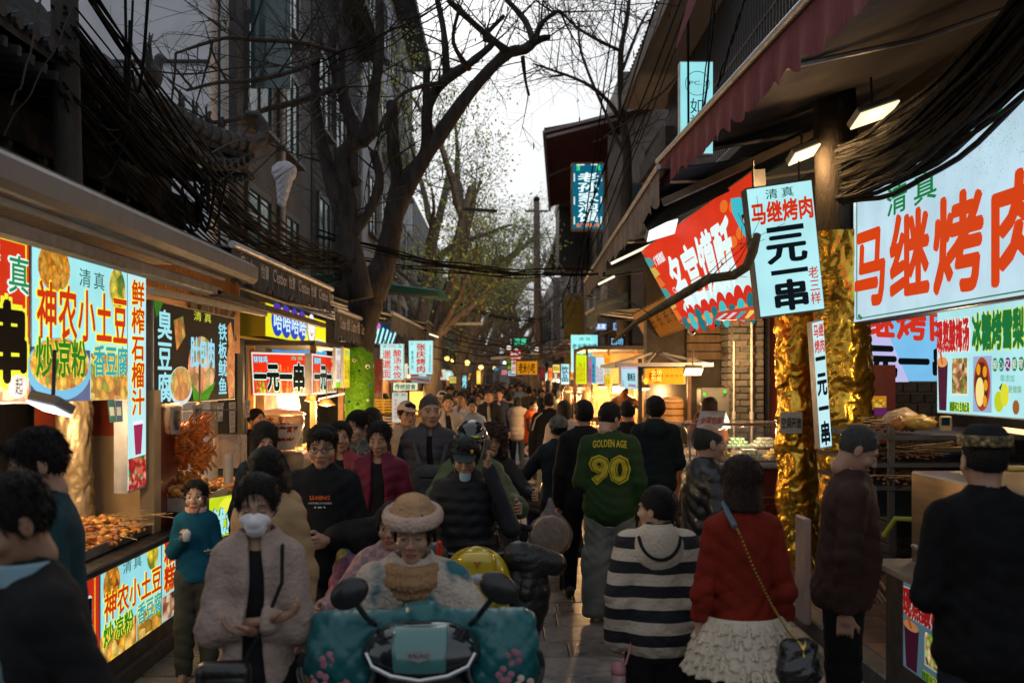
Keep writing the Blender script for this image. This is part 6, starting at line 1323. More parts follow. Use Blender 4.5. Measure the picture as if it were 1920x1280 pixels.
MB().box(P(432,845,8.0),(.22,.2,.26),bev=.01).build('plastic_box',mat((.5,.42,.34),.3,.1,3,alpha=.45,key='cloudy_plastic'),None,'cloudy clear plastic box over the skewer tray','box')
lamp((-2.7,7.8,1.75),WARM,22,.08);lamp((-2.75,6.2,1.70),(1,.66,.34),16,.08);lamp((-2.75,9.4,1.9),WARM,18,.08)
# snack cart with the rice wine jar
Yc=12.3;xa,xb=XX(470,Yc),XX(586,Yc)
t=thing('snack_cart',((xa+xb)/2,13.2,0),'snack cart with red signs, bright trays and wooden posts','cart')
MB().box(((xa+xb)/2,13.3,.45),(xb-xa,2.0,.9)).build('cabinet',WOODM,t);MB().box(((xa+xb)/2,13.3,.93),(xb-xa+.06,2.1,.05)).build('counter_top',STEEL,t)
for(x_,y_)in((xa,12.35),(xb,12.35),(xb+.04,14.2)):MB().box((x_,y_,1.5),(.07,.07,1.9)).build('post',mat((.40,.18,.05),.5,.2,5,key='orange_wood'),t)
MB().box(((xa+xb)/2,13.3,2.42),(xb-xa+.1,2.2,.06)).build('roof',DARKMETAL,t);MB().box((xa-.1,14.2,1.6),(.1,2,1.4)).build('back_board',mat((.25,.12,.04),.6,.3,3,key='stall_back'),t)
J=P(527,830,11.7);t=thing('rice_wine_jar',(J.x,J.y,ZZ(840,11.7)),'big white jar of chilled rice wine with red characters and clear lid','jar');jc=(J.x,J.y,ZZ(842,11.7));PORC=mat((.66,.58,.46),.25,.08,4,coat=.4,key='porcelain')
MB().lathe(jc,[(.16,0),(.17,.02),(.24,.18),(.272,.30)],32).build('jar_body',PORC,t,smooth=True);MB().lathe(jc,[(.275,.30),(.272,.36),(.26,.40)],32).build('clear_band',mat((.75,.5,.28),.15,.1,4,alpha=.7,key='clear_plastic'),t,smooth=True);MB().lathe(jc,[(.29,.40),(.27,.43),(.20,.46),(.04,.485),(.001,.49)],32).build('lid',mat((.85,.55,.3),.12,.1,4,alpha=.75,key='clear_lid'),t,smooth=True)
def wrap_text(parent,s,c,r,z0,z1,a0,a1,m,bold=.03):
 co,fs,lo,hi=text_mesh(s,bold);U=(co[:,0]-lo[0])/(hi[0]-lo[0]);V=(co[:,1]-lo[1])/(hi[1]-lo[1]);A=a0+(a1-a0)*U;rr=r[0]+(r[1]-r[0])*V
 me=bpy.data.meshes.new('lettering');me.from_pydata(np.stack([c[0]+rr*np.cos(A),c[1]+rr*np.sin(A),z0+(z1-z0)*V],1).tolist(),[],fs);me.update();return link('lettering',me,m,parent)
RI=mat((.30,.02,.01),.5,.1,9,key='red_ink');wrap_text(t,'糟醪',jc,(.212,.272),jc[2]+.11,jc[2]+.28,-1.65,-.55,RI);wrap_text(t,'冰 镇',jc,(.284,.276),jc[2]+.305,jc[2]+.395,-2.1,-1.0,RI,.02);wrap_text(t,'冰',jc,(.284,.276),jc[2]+.305,jc[2]+.395,-.45,-.2,RI,.02)
MB().box((J.x,J.y,jc[2]-.27),(.62,.5,.5),bev=.02).build('jar_cabinet',mat((.35,.33,.31),.3,.15,5,metal=.7,key='steel_cabinet'),None,'steel cabinet carrying the rice wine jar','cabinet')
heap('dumplings',(XX(590,12.6),12.7,.98),(.35,.35,.20),130,.035,[(.62,.36,.10),(.68,.50,.25),(.55,.25,.05)],'heap of golden buns glowing on the snack cart',seed=11);heap('purple_rice',(XX(600,12.0),12.2,.98),(.20,.18,.06),60,.018,[(.35,.08,.42)],'small heap of violet rice cakes on the snack cart',seed=12);heap('orange_cakes',(XX(640,13.6),13.6,1.0),(.25,.4,.16),70,.04,[(.6,.3,.04),(.66,.4,.1)],'heap of orange cakes left of the furred trunk',seed=13)
for(px,py,Y,r)in((612,758,12.9,.12),(585,750,12.4,.09)):
 t=thing('heat_lamp',P(px,py,Y),('wide copper heat lamp over the golden buns','small copper heat lamp beside the cart post')[px<600],'lamp','lit stall lamps');p=P(px,py,Y);MB().lathe(p,[(.03,.08),(.06,.06),(r,0),(r*.95,-.01)],20).build('shade',mat((.5,.2,.07),.3,.2,6,metal=.6,key='copper'),t);MB().ball(p+Vector((0,0,-.005)),(r*.6,r*.6,.02),12).build('bulb',lit((255,240,205),3,0),t);MB().tube([p+Vector((0,0,.08)),p+Vector((0,0,.5))],.006,5).build('cord',DARKMETAL,t)
lamp(P(540,765,12.0),WARM,20,.1);lamp(P(612,768,12.7),WARM,36,.1);lamp(P(655,760,14.6)+Vector((-.4,0,0)),WARM,26,.1);lamp((-2.9,16.5,2.0),WARM,30,.1)
t=thing('light_rail',P(600,748,13),'bright warm light rail along the snack cart edge','lamp','lit stall lamps');MB().bar(P(578,752,12.5),P(655,736,14.4),.02).build('tube',lit((255,225,170),2.2,0),t)
t=thing('bottle',P(562,820,11.9),'clear bottle standing beside the rice wine jar','bottle');MB().lathe(P(562,838,11.9),[(.035,0),(.038,.02),(.038,.22),(.016,.30),(.016,.34)],14).build('glass',mat((.5,.55,.5),.1,.1,4,alpha=.4,key='bottle_glass'),t,smooth=True)
# crates, standing sign and sweets cart
def crate(px,py,Y,c,label,cells=True):
 p=P(px,py,Y);t=thing('crate',(p.x,p.y,p.z),label,'crate','stacked plastic crates');mb=MB();w,d,h=.30,.4,.26
 for i in range(6):
  z=p.z+.02+i*.044;mb.box((p.x,p.y-d/2,z),(w,.015,.026));mb.box((p.x+w/2,p.y,z),(.015,d,.026));mb.box((p.x-w/2,p.y,z),(.015,d,.026))
 for sx in(-1,0,1):mb.box((p.x+sx*w/2,p.y-d/2-.004,p.z+h/2),(.03,.02,h))
 mb.box((p.x,p.y,p.z+.01),(w,d,.02));mb.build('basket',mat(c,.5,.1,9,key='crate_plastic'),t)
crate(722,778+0,15.6,(.55,.36,.02),'yellow plastic crate on top of the pale crates');crate(722,805,15.6,(.42,.36,.30),'upper pale plastic crate under the yellow one');crate(722,836,15.6,(.42,.36,.30),'lower pale plastic crate in the stack')
heap('ginger',P(722,758,15.6),(.12,.12,.05),14,.03,[(.45,.28,.12)],'few brown roots lying in the yellow crate',seed=3)
t,q=lightbox('sign',(P(735,735,15.0),P(764,735,15.0),P(764,792,15.0),P(735,792,15.0)),'white standing sign behind the man in the cap',(205,212,205),th=.05,s=.75);q.text('清真',.1,.04,.9,.13,ink((20,120,70),.8),t,gap=1.6);q.text('牛羊肉泡馍',.12,.22,.36,.88,ink((190,50,40),.8),t,vertical=True)
t=thing('sweets_cart',(XX(770,18),18.5,0),'small lit sweets cart behind the bald man','cart');MB().box((XX(770,18),18.6,.5),(.65,.9,1.0)).build('cabinet',mat((.16,.05,.05),.6,.2,5,key='maroon_cart'),t);MB().sheet(lambda u,v:(XX(728,18)+u*.70,18.0+v*1.0,ZZ(714,18)+.05*math.sin(math.pi*u)),8,2,.03).build('roof',mat((.22,.09,.10),.6,.2,5,key='pink_roof'),t)
for x_ in(XX(738,18),XX(794,18)):MB().box((x_,18.1,1.4),(.03,.03,.9)).build('post',DARKMETAL,t)
t2,q=lightbox('sign',(P(737,717,17.9),P(783,718,17.9),P(783,731,17.9),P(737,732,17.9)),'pale lit traditional sweets sign on the small cart',(215,235,200),th=.04);q.text('传统甜食',.08,.15,.92,.88,ink((20,30,25)),t2,bold=.02)
MB().box((XX(783,18.4),18.4,ZZ(755,18.4)),(.26,.3,.42)).build('glass_case',lit((255,190,80),.9,.5),None,'glowing yellow glass case on the sweets cart','display case');lamp(P(775,745,18.0),WARM,22,.1)
t=thing('red_column',(XX(712,15.6),15.8,0),'dark red pillar with peeling posters behind the crates','pillar');MB().box((XX(708,15.8),15.9,1.15),(.13,.13,2.3)).build('shaft',mat((.14,.018,.015),.7,.3,6,col2=(.25,.18,.15),key='peeling_red_paint'),t)
# ---------------- right side
# pastry counter
t=thing('pastry_counter',(2.95,11.8,.12),'red lacquered pastry counter with a curved glass top','counter');xl,xr,yf,yb_=2.25,3.6,10.9,12.9
xl=XX(1286,11.1)
MB().box(((xl+xr)/2+.02,11.9,.56),(xr-xl,1.9,.88),bev=.02).build('cabinet',REDP,t);MB().box(((xl+xr)/2,11.9,1.03),(xr-xl+.12,2.05,.07),bev=.02).build('marble_rim',mat((.55,.5,.45),.25,.15,6,key='marble'),t)
for i in range(2):MB().box(((xl+xr)/2,10.93,.35+i*.33),(xr-xl-.1,.02,.02)).build('moulding',mat((.42,.16,.06),.4,.1,5,key='gilded_moulding'),t)
MB().tube([(2.9+.05*math.cos(a)*(1 if a<4 else 1.4),10.90,.56+.05*math.sin(a))for a in np.linspace(0,5.2,14)],.008,6).build('scroll_ornament',mat((.35,.04,.02),.4,.1,5,key='scroll'),t)
GLS=mat((.75,.78,.78),.04,0,alpha=.16,key='clear_glass',spec=1.)
MB().sheet(lambda u,v:(xl+.02+(xr-xl-.04)*v,10.95+.5*(1-math.cos(u*1.45)),1.07+.36*math.sin(u*1.57)),10,1).build('curved_glass',GLS,t,smooth=True)
MB().box(((xl+xr)/2,12.1,1.44),(xr-xl,1.3,.015)).build('glass_shelf',GLS,t);MB().tube([(xl+.02,10.95+.5*(1-math.cos(u*1.45)),1.07+.36*math.sin(u*1.57))for u in np.linspace(0,1,10)],.012,6).build('glass_edge',STEEL,t)
MB().bar((xl+.02,10.92,1.075),(xr,10.92,1.075),.03).build('front_rail',STEEL,t);MB().bar((xl,11.4,1.46),(xr,11.4,1.46),.035).build('top_rail',mat((.3,.16,.13),.4,.1,5,key='pink_rail'),t)
CK=[(.60,.58,.42),(.60,.42,.10),(.22,.32,.16),(.52,.50,.36),(.32,.16,.34),(.50,.26,.06)]
for k in range(6):
 t2=thing('pastry_tray',(2.4+(k%3)*.34,11.25+(k//3)*.55,1.08+(k//3)*.11),('pyramid of white rice cakes in the pastry counter','stacked yellow sesame cakes in the pastry counter','yellow cakes nearest the gold trunk','rows of green cakes at the back of the counter','pale cakes at the back beside the green ones','purple sweets at the back corner of the counter')[(1,0,2,5,3,4)[k]],'cakes','cakes on show in the pastry counter')
 mb=MB();x0,y0,z0=2.42+(k%3)*.34+(0 if k>2 else .03),11.28+(k//3)*.52,1.10+(k//3)*.10
 for L in range(3):
  for i in range(5-L):
   for j in range(5-L):mb.box((x0-.13+(i+L/2)*.058,y0-.13+(j+L/2)*.058,z0+L*.035),(.050,.050,.030),bev=.006)
 mb.build('cake',mat(CK[(1,0,1,4,2,3)[k]],.6,.2,30,key='cake'),t2,kind='stuff');MB().box((x0-.01,y0,z0-.02),(.32,.32,.012)).build('tray',STEEL,t2)
lamp((2.75,11.5,1.40),(1,.8,.55),9,.05);lamp((2.8,12.6,2.3),WARM,30,.1)
q=Quad(P(1313,770,11.4),P(1361,771,11.4),P(1355,801,11.2),P(1305,803,11.2));t2=thing('tent_sign',q.at(.5,1),'white folded tent sign with red delivery characters on the pastry counter','sign');q.rect('front_leaf',0,0,1,1,mat((.62,.6,.57),.6,.05,5,key='tent_card'),t2);q.text('全国包邮',.10,.38,.92,.82,flat((200,45,20)),t2,bold=.01);q.text('黄桂柿饼',.35,.10,.65,.22,flat((190,130,80)),t2);MB().poly([P(1361,771,11.4),P(1372,803,11.9),P(1352,803,11.3)],.01,(0,1,0)).build('back_leaf',mat((.5,.48,.46),.6,.05,5,key='tent_card_back'),t2);q.rect('red_edge',0,0,1,.03,flat((180,60,50)),t2,off=.006);q.rect('blue_foot',.02,.93,.3,.99,flat((60,140,170)),t2,off=.006)
# pavilion cart
t=thing('pavilion_cart',(XX(1235,13.5),13.9,0),'dark pavilion cart with white metal roof frame and orange sign','cart');xa,xb=XX(1200,13.4),XX(1292,13.4);ya,yb2=13.4,14.9;zr=ZZ(684,13.4)
for(x_,y_)in((xa,ya),(xb,ya),(xa,yb2),(xb,yb2)):MB().box((x_,y_,1.15),(.05,.05,2.2)).build('post',WOODM if x_==xb else DARKMETAL,t)
RF=mat((.42,.40,.38),.4,.15,5,key='white_frame');rfm=MB();x0,x1_=xa-.35,xb+.25;ap=Vector(((xa+xb)/2,14.1,zr+.20));cs_=[Vector((x0,13.1,zr)),Vector((x1_,13.1,zr)),Vector((x1_,15.1,zr)),Vector((x0,15.1,zr))]
for i in range(4):rfm.bar(cs_[i],cs_[(i+1)%4],.035,.05);rfm.bar(cs_[i],ap,.03)
rfm.bar(Vector(((x0+x1_)/2-.25,13.1,zr)),ap,.025);rfm.bar(Vector(((x0+x1_)/2+.25,13.1,zr)),ap,.025);rfm.bar(Vector(((x0+x1_)/2+.5,13.1,zr)),Vector(((x0+x1_)/2+.5,13.6,zr+.1)),.025);rfm.build('roof_frame',RF,t)
MB().box(((xa+xb)/2,14.2,.55),(xb-xa,1.4,.95)).build('cabinet',BLK,t);MB().box(((xa+xb)/2,14.1,1.04),(xb-xa+.1,1.6,.05)).build('counter_top',STEEL,t);MB().box(((xa+xb)/2,13.38,zr-.08),(xb-xa,.06,.12)).build('header_beam',DARKMETAL,t)
p=P(1255,790,13.6);t=thing('steamer',p,'stack of round bamboo steamers glowing on the pavilion cart','steamer')
for i in range(3):MB().lathe((p.x,p.y,p.z+.09*i),[(.20,0),(.21,.01),(.21,.07),(.20,.08)],28).build('basket',mat((.42,.22,.08),.6,.25,14,key='bamboo_steamer'),t,smooth=False)
MB().lathe((p.x,p.y,p.z+.27),[(.215,0),(.21,.03),(.12,.07),(.001,.085)],28).build('lid',mat((.48,.28,.12),.5,.2,9,key='steamer_lid'),t)
lamp(P(1240,735,13.9),WARM,20,.1);lamp(P(1180,740,15.2),WARM,60,.12);lamp(P(1120,742,17),WARM,70,.12);lamp(P(1080,745,19.5),WARM,60,.12)
t=thing('food_stall',(XX(1125,16.5),16.6,0),'brightly lit food stall under the lime and white menu boards','stall');xa,xb=XX(1078,15.6),XX(1195,15.6)+.3
MB().box((2.2,16.8,.5),(1.7,2.2,1.0)).build('cabinet',mat((.30,.13,.04),.5,.25,5,key='warm_cabinet'),t);MB().box((2.2,16.8,1.02),(1.8,2.3,.05)).build('counter_top',STEEL,t);MB().box((2.35,16.6,ZZ(664,15.6)+.1),(2.2,2.2,.06)).build('roof',DARKMETAL,t);MB().box((2.6,17.9,1.9),(2.0,.1,1.2)).build('back_board',mat((.45,.25,.09),.6,.3,4,key='warm_back'),t)
for px in(1078,1100,1141,1192):MB().box((XX(px,15.7),15.7,1.5),(.04,.04,1.9)).build('post',mat((.30,.14,.05),.5,.2,5,key='stall_post'),t)
for(px,Y,lb,c,s)in((1105,16.0,'heap of golden flatbreads on the bright right stall',[(.62,.34,.08),(.55,.26,.05)],5),(1135,16.1,'heap of yellow cakes under the white menu board',[(.66,.46,.14),(.6,.3,.06)],6),(1172,15.2,'heap of roasted snacks beside the pavilion post',[(.5,.22,.05),(.62,.36,.1)],7)):heap('snack_heap',(XX(px,Y),Y,1.05),(.22,.35,.22),80,.045,c,lb,seed=s)
p=P(1170,765,14.9);t=thing('copper_dome',p,'orange copper dome warmer on the right food stall','warmer');MB().lathe(p,[(.24,0),(.24,.05),(.18,.14),(.07,.20),(.03,.27),(.001,.29)],24).build('dome',mat((.55,.20,.05),.3,.2,5,metal=.7,key='copper_dome'),t,smooth=True)
flood(P(1162,730,15.3),.22,.14,'white hot panel lamp over the copper dome',s=3,rx=-.8)
for(px,py,Y,lb)in((1093,726,16,'first small warm lamp above the golden flatbreads'),(1068,732,17.5,'second small warm lamp left of the flatbreads'),(1041,738,19,'small warm lamp by the dark case'),(1131,724,16,'warm lamp below the white menu board'),(1207,727,13.6,'tiny warm bulb at the pavilion post')):
 t=thing('bulb_lamp',P(px,py,Y),lb,'lamp','lit stall lamps');MB().ball(P(px,py,Y),(.09,.09,.04),12).build('bulb',lit((255,225,160),2.5,0),t);MB().lathe(P(px,py,Y),[(.11,0),(.05,.06),(.02,.08)],14).build('shade',mat((.4,.18,.06),.4,.2,6,key='lamp_tin'),t)
for i,(px,py)in enumerate(((1098,760),(1112,768),(1150,775),(1063,760))):
 p=P(px,py,15.6+i*.3);t=thing('glass_jar',p,('tall glass jar of snacks by the lime menu board','second glass jar of snacks by the lime menu board','glass jar near the copper dome','glass jar at the left of the bright right stall')[i],'jar','glass jars on the right stall');MB().lathe(p,[(.07,0),(.08,.02),(.08,.26),(.05,.30)],16).build('glass',mat((.7,.5,.25),.1,.1,5,alpha=.35,key='jar_glass'),t,smooth=True);MB().lathe(p,[(.06,.02),(.065,.2),(.001,.2)],12).build('contents',mat((.5,.28,.07),.5,.4,30,key='jar_food'),t)
# grill stall behind the brown shirted man
t=thing('food_shelves',(3.1,8.0,.12),'dark shelves of skewers under the drinks sign','shelves');
for z,x0,w in((ZZ(811,7.6),3.35,1.5),(ZZ(862,7.4),3.3,1.4),(ZZ(908,7.2),3.2,1.2)):MB().box((x0,7.6,z),(w,1.3,.03)).build('shelf',DARKMETAL,t)
for x_ in(2.72,3.35,3.95):MB().box((x_,7.0,.95),(.04,.04,1.4)).build('post',DARKMETAL,t)
MB().box((3.6,8.2,1.15),(1.6,.04,.6)).build('back_glass',mat((.08,.12,.12),.15,.2,3,key='dim_glass'),t)
for(px,py,Y,lb,s,n)in((1700,855,7.2,'dark heap of meat skewers on the middle shelf',21,60),(1655,860,7.3,'flat layer of meat skewers beside the middle heap',22,40),(1655,905,7.1,'meat skewers laid on the lowest shelf',23,40),(1652,808,7.3,'dark skewers behind the bread bags on the top shelf',24,30)):
 p=P(px,py,Y);heap('meat_skewers',p,(.22,.25,.08),n,.018,[(.10,.03,.015),(.16,.05,.02)],lb,seed=s,sticks=24)
def bag(px,py,Y,r,col,label,seed):
 p=P(px,py,Y);rg=random.Random(seed);f=lambda X,Y_,Z:smin(ell(X,Y_,Z,(0,0,r[2]),r),ell(X,Y_,Z,(r[0]*.2,0,r[2]*1.7),(r[0]*.22,r[1]*.3,r[2]*.5)),.03)+folds(X*2.2,Y_*2.2,Z*2.2,.006,seed)
 solid('bread_bag',f,(-r[0]*1.3,-r[1]*1.3,-.02),(r[0]*1.3,r[1]*1.3,r[2]*3),.010,mat(col,.18,.3,14,.4,50,alpha=.88,key='thin_plastic'),None,label,origin=p,cat='bag',group='plastic bags of bread on the shelf')
bag(1690,806,7.2,(.13,.10,.075),(.52,.38,.22),'clear knotted plastic bag of bread on the top shelf',2);bag(1722,806,7.1,(.13,.09,.05),(.55,.36,.07),'flatter yellow bag of bread right of the knotted one',5);bag(1683,805,7.0,(.05,.05,.045),(.45,.18,.03),'small tied bag of orange sauce before the bread bags',8)
t=thing('payment_terminal',P(1773,800,7),'small beige card terminal with dark screen on the shelf','terminal');MB().box(P(1773,794,7),(.08,.05,.11),bev=.01).build('case',mat((.5,.38,.22),.5,.1,9,key='beige_plastic'),t);MB().box(P(1773,790,6.965),(.055,.008,.055)).build('screen',mat((.01,.03,.05),.1,0,key='screen'),t)
MB().box(P(1640,757,9.0),(.22,.4,.7)).build('red_cabinet',mat((.22,.03,.02),.5,.2,5,key='red_cabinet'),None,'glowing red shop cabinet between the gold pole and brick column','cabinet')
t2,q=lightbox('poster',(P(1632,742,8.7),P(1662,742,8.7),P(1662,778,8.7),P(1632,778,8.7)),'orange food poster inside the red shop cabinet',(215,140,30),th=.02,s=.7);q.rect('violet_base',0,.6,1,1,lit((110,40,110),.6),t2,off=.006);q.rect('photo_print',.1,.2,.9,.6,food('print_noodle',[(220,150,30),(240,200,60),(160,70,20)],30,.7),t2,off=.007)
# steel grill box and cart
t=thing('grill_cart',(2.75,5.2,.12),'brushed steel grill cart behind the man in black','cart');BR=mat((.34,.26,.17),.30,.2,2,.1,30,metal=.85,key='brushed_steel',stretch=(1,1,12))
MB().box((2.95,5.15,1.19),(1.2,1.2,.52),bev=.01).build('hood_box',BR,t);MB().box((2.9,5.0,.52),(1.35,1.6,.78)).build('cart_body',BLK,t);MB().box((2.85,4.95,.92),(1.45,1.7,.03)).build('cart_top',STEEL,t);MB().lathe((3.0,5.0,1.46),[(.12,0),(.125,.05),(.11,.06)],24).build('round_vent',STEEL,t)
MB().tube([(2.42,5.8,1.0),(2.3,5.6,1.04),(2.3,5.3,1.04),(2.42,5.1,1.0)],.014,8).build('handle',STEEL,t);MB().tube([(2.25,5.9,1.05),(2.3,5.85,1.16),(2.42,5.8,1.16),(2.48,5.78,1.08)],.016,8).build('gas_hose',mat((.30,.32,.02),.4,.2,5,key='yellow_green_hose'),t)
MB().lathe((2.95,4.7,.1),[(.09,-.03),(.09,.03)],14,axis='X').build('wheel',BLK,t)
t2=thing('lamp_strip',(3.3,5.4,1.7),'warm light strip under the drinks sign beside the patterned cap','lamp','lit stall lamps');MB().bar(P(1868,803,5.6),P(1935,812,5.2),.025).build('tube',lit((255,205,140),2.0,0),t2);lamp((3.1,5.6,1.72),(1,.7,.42),7,.05);lamp((3.3,7.2,2.2),(1,.68,.38),12,.1)
tray((3.25,4.75,1.45),.2,.2,'tray of flat bread on the steel grill box',h=.02);MB().ball(P(1905,878,4.9),(.10,.07,.015),14).build('flatbread',mat((.55,.34,.07),.6,.2,20,key='bread'),None,'round yellow flat bread on the steel grill box','bread')
t=thing('pink_board',(2.48,7.2,.12),'pinkish white stand board behind the brown shirted man','board');MB().box((XX(1506,7.6),7.6,.53),(.05,.26,.80),bev=.01).build('panel',mat((.38,.26,.23),.5,.1,5,key='pink_panel'),t)
# security camera
p=P(1297,621,11.5);t=thing('security_camera',p,'white dome security camera under the red banner','camera');MB().ball(p,.045,14).build('housing',mat((.6,.6,.58),.3,.05,5,key='camera_white'),t,smooth=True);MB().ball(p+Vector((.01,-.035,-.01)),.02,10).build('lens',mat((.01,.01,.01),.05,0,key='camera_lens'),t,smooth=True);MB().tube([p,p+Vector((-.02,.1,.12))],.014,8).build('bracket',DARKMETAL,t)
t=thing('atm',P(1345,760,13),'grey machine with small green lights in the shop recess','machine');MB().box(P(1345,765,13.4),(.5,.3,.55),bev=.02).build('case',mat((.12,.12,.11),.4,.2,5,key='machine_grey'),t)
for px in(1321,1359):MB().box(P(px,734+(px<1330)*5,13.2),(.03,.02,.04)).build('green_light',lit((60,230,60),1.2,0),t)
# translucent bag hanging from the street lamp bracket on the left
p=P(533,340,12);solid('plastic_bag',lambda X,Y,Z:smin(ell(X,Y,Z,(0,0,.12),(.15,.12,.12)),cap(X,Y,Z,(0,0,.02),(-.03,0,-.26),.10,.05),.05)+folds(X*1.6,Y*1.6,Z*1.2,.012,2),(-.2,-.18,-.36),(.2,.18,.3),.012,mat((.72,.72,.76),.35,.1,5,.3,40,alpha=.85,key='white_plastic'),None,'white crumpled plastic bag wrapped round a lamp on the left wall',origin=p,cat='bag')
# far stalls along both sides, glowing
rg=random.Random(21)
names=['first','second','third','fourth','fifth','sixth','seventh','eighth']
for side,lst in((-1,(21,25,29.5,34.5,40,47,55,66)),(1,(20.5,24.5,29,34,40,47,56,68))):
 for i,Y in enumerate(lst):
  x=side*2.45;t=thing('market_stall',(x,Y,0),'%s glowing snack stall beyond the %s'%(names[i],'barbecue sign on the left' if side<0 else 'cyan soup sign on the right'),'stall','lit stalls down the far street');d=2.6
  MB().box((x+side*.3,Y+d/2,.5),(.8,d,1.0)).build('cabinet',mat(rg.choice([(.3,.12,.04),(.2,.03,.02),(.2,.2,.2),(.35,.2,.08)]),.5,.2,5,key='stall_cabinet'),t);MB().box((x+side*.3,Y+d/2,2.35),(1.1,d+.3,.06)).build('roof',DARKMETAL,t)
  for y_ in(Y,Y+d):MB().box((x-side*.05,y_,1.65),(.05,.05,1.4)).build('post',WOODM,t)
  MB().box((x+side*.75,Y+d/2,1.6),(.06,d,1.4)).build('back_board',mat((.45,.24,.08),.6,.3,4,key='warm_back'),t)
  fc=rg.choice([(245,180,60),(200,60,40),(150,220,230),(220,225,200),(240,210,80)]);qf=Quad(Vector((x-.42,Y-.06,2.3)),Vector((x+.42,Y-.06,2.3)),Vector((x+.42,Y-.06,1.95)),Vector((x-.42,Y-.06,1.95)));qf.panel('sign_face',.06,lit(fc,.9),t);qf.text(rg.choice(['肉夹馍','甑糕','酸梅汤','烤串','柿子饼','羊肉串']),.12,.15,.88,.85,ink((150,30,20)if fc[0]>210 else(240,240,230)),t,bold=.04)
  for k in range(4):
   z=1.04;c=(x+side*.15,Y+.35+k*.62);mb=MB()
   for _ in range(16):mb.ball((c[0]+rg.uniform(-.2,.2),c[1]+rg.uniform(-.22,.22),z+rg.uniform(0,.16)),rg.uniform(.04,.08),6)
   mb.build('goods',mat(rg.choice([(.62,.3,.06),(.6,.44,.1),(.5,.12,.06),(.6,.5,.36),(.55,.25,.28)]),.5,.4,9,key='goods'),t,kind='stuff')
  for k in range(3):
   c=Vector((x-side*rg.uniform(0,.2),Y+.4+k*.9,rg.uniform(1.85,2.2)));MB().ball(c,(.09,.09,.06)if k else(.12,.12,.10),10).build('bulb',lit(rg.choice([(255,225,150),(255,205,110),(255,245,220)]),3.,0),t)
  lamp((x-side*.1,Y+d/2,1.9),WARM,26,.15)
for i,(px,py,Y,c,r)in enumerate(((866,667,36,(170,255,220),.15),(845,678,34,(255,230,120),.10),(876,680,38,(255,220,120),.10),(838,672,33,(255,190,90),.08),(902,688,44,(255,230,150),.11),(928,690,52,(255,235,170),.11),(946,680,50,(255,240,190),.08),(1006,655,30,(255,245,230),.07),(968,658,28,(240,235,225),.07),(954,652,28,(240,235,225),.07))):
 t=thing('street_lamp',P(px,py,Y),('bright greenish lamp over the left far stalls','yellow lamp left of the greenish one','yellow lamp right of the greenish one','small amber lamp far left of the greenish one','soft lamp before the vanishing crowd','round lamp above the farthest heads','pale lamp high near the middle trees','pale globe beside the pole','right of two small white globes by the inn sign','left of two small white globes by the inn sign')[i],'lamp','lamps glowing far down the street');MB().ball(P(px,py,Y),r,12).build('globe',lit(c,3. if i<7 else .9,0),t);MB().tube([P(px,py,Y),P(px,py,Y)+Vector((.0,.1,.5))],.015,5).build('cord',DARKMETAL,t)
# ---------------------------------------------------------------- cloths
def cloth(c,rough=.85,key='cloth',bump=.25,bs=140,var=.18,scale=7,**k):return mat(c,rough,var,scale,bump,bs,key=key,spec=.18,**k)
BLACK=cloth((.010,.010,.011));NAVY=cloth((.010,.013,.022));CHAR=cloth((.022,.022,.025));JEAN=cloth((.025,.035,.055),bs=260);GREYP=cloth((.16,.165,.15));WHITEC=cloth((.50,.50,.49));CREAMC=cloth((.42,.35,.27))
def res(Y):return .0095 if Y<5.2 else .012 if Y<8 else .016 if Y<12.5 else .022 if Y<24 else .032
def who(px,Y,top_px,label,**k):
 """a person standing at depth Y with the crown of the head at pixel row top_px"""
 H=ZZ(top_px,Y);k.setdefault('h',res(Y));return person(XX(px,Y),Y,k.pop('H',H),k.pop('yaw',0),label,**k)
def seated(px,Y,seat,label,**k):k.setdefault('h',res(Y));k.setdefault('legs','sit');return person(XX(px,Y),Y,k.pop('H',1.66),k.pop('yaw',0),label,seat=seat,**k)
import bmesh
from mathutils.bvhtree import BVHTree
def decal(i,s,cx,cz,w,h,m,front=False,off=.006,name='print',arc=0.,bold=.02,garment=None,fs_=None):
 """lettering that lies on the garment; cx, cz in the wearer's own frame"""
 ob=garment or i['top'];o0=ORG[ob.name];bv=BVHTree.FromPolygons([tuple(v.co+o0)for v in ob.data.vertices],[tuple(p.vertices)for p in ob.data.polygons])
 co,fs,lo,hi=text_mesh(s,bold)if fs_ is None else fs_
 U=(co[:,0]-lo[0])/(hi[0]-lo[0])-.5;V=(co[:,1]-lo[1])/(hi[1]-lo[1])-.5;bm=bmesh.new();vs=[bm.verts.new((U[k]*w,V[k]*h,0))for k in range(len(U))]
 for f in fs:
  try:bm.faces.new([vs[q]for q in f])
  except ValueError:pass
 for _ in range(3):
  lg=[e for e in bm.edges if e.calc_length()>.022]
  if not lg:break
  bmesh.ops.subdivide_edges(bm,edges=lg,cuts=1);bmesh.ops.triangulate(bm,faces=bm.faces)
 sg=1 if front else-1;d=Vector(i['place'](np.array([[0,1. if front else-1.,0]]))[0]-i['place'](np.array([[0,0,0.]]))[0]).normalized()
 for v in bm.verts:
  x,z=v.co.x,v.co.y;z2=z-arc*(x/w)**2*4
  p=Vector(i['place'](np.array([[cx+sg*x,-.6 if front else .6,cz+z2]]))[0]);hit=bv.ray_cast(p,d,2)
  v.co=(hit[0]-d*off)if hit[0]else p+d*.45
 me=bpy.data.meshes.new(name);bm.to_mesh(me);bm.free();return link(name,me,m,i['t'])
def strap(i,pts,r=.012,m=BLACK,name='strap',flat_=True):
 mb=MB();W=[Vector(i['place'](np.array([p]))[0])for p in pts];mb.tube(W,r,6);return mb.build(name,m,i['t'])
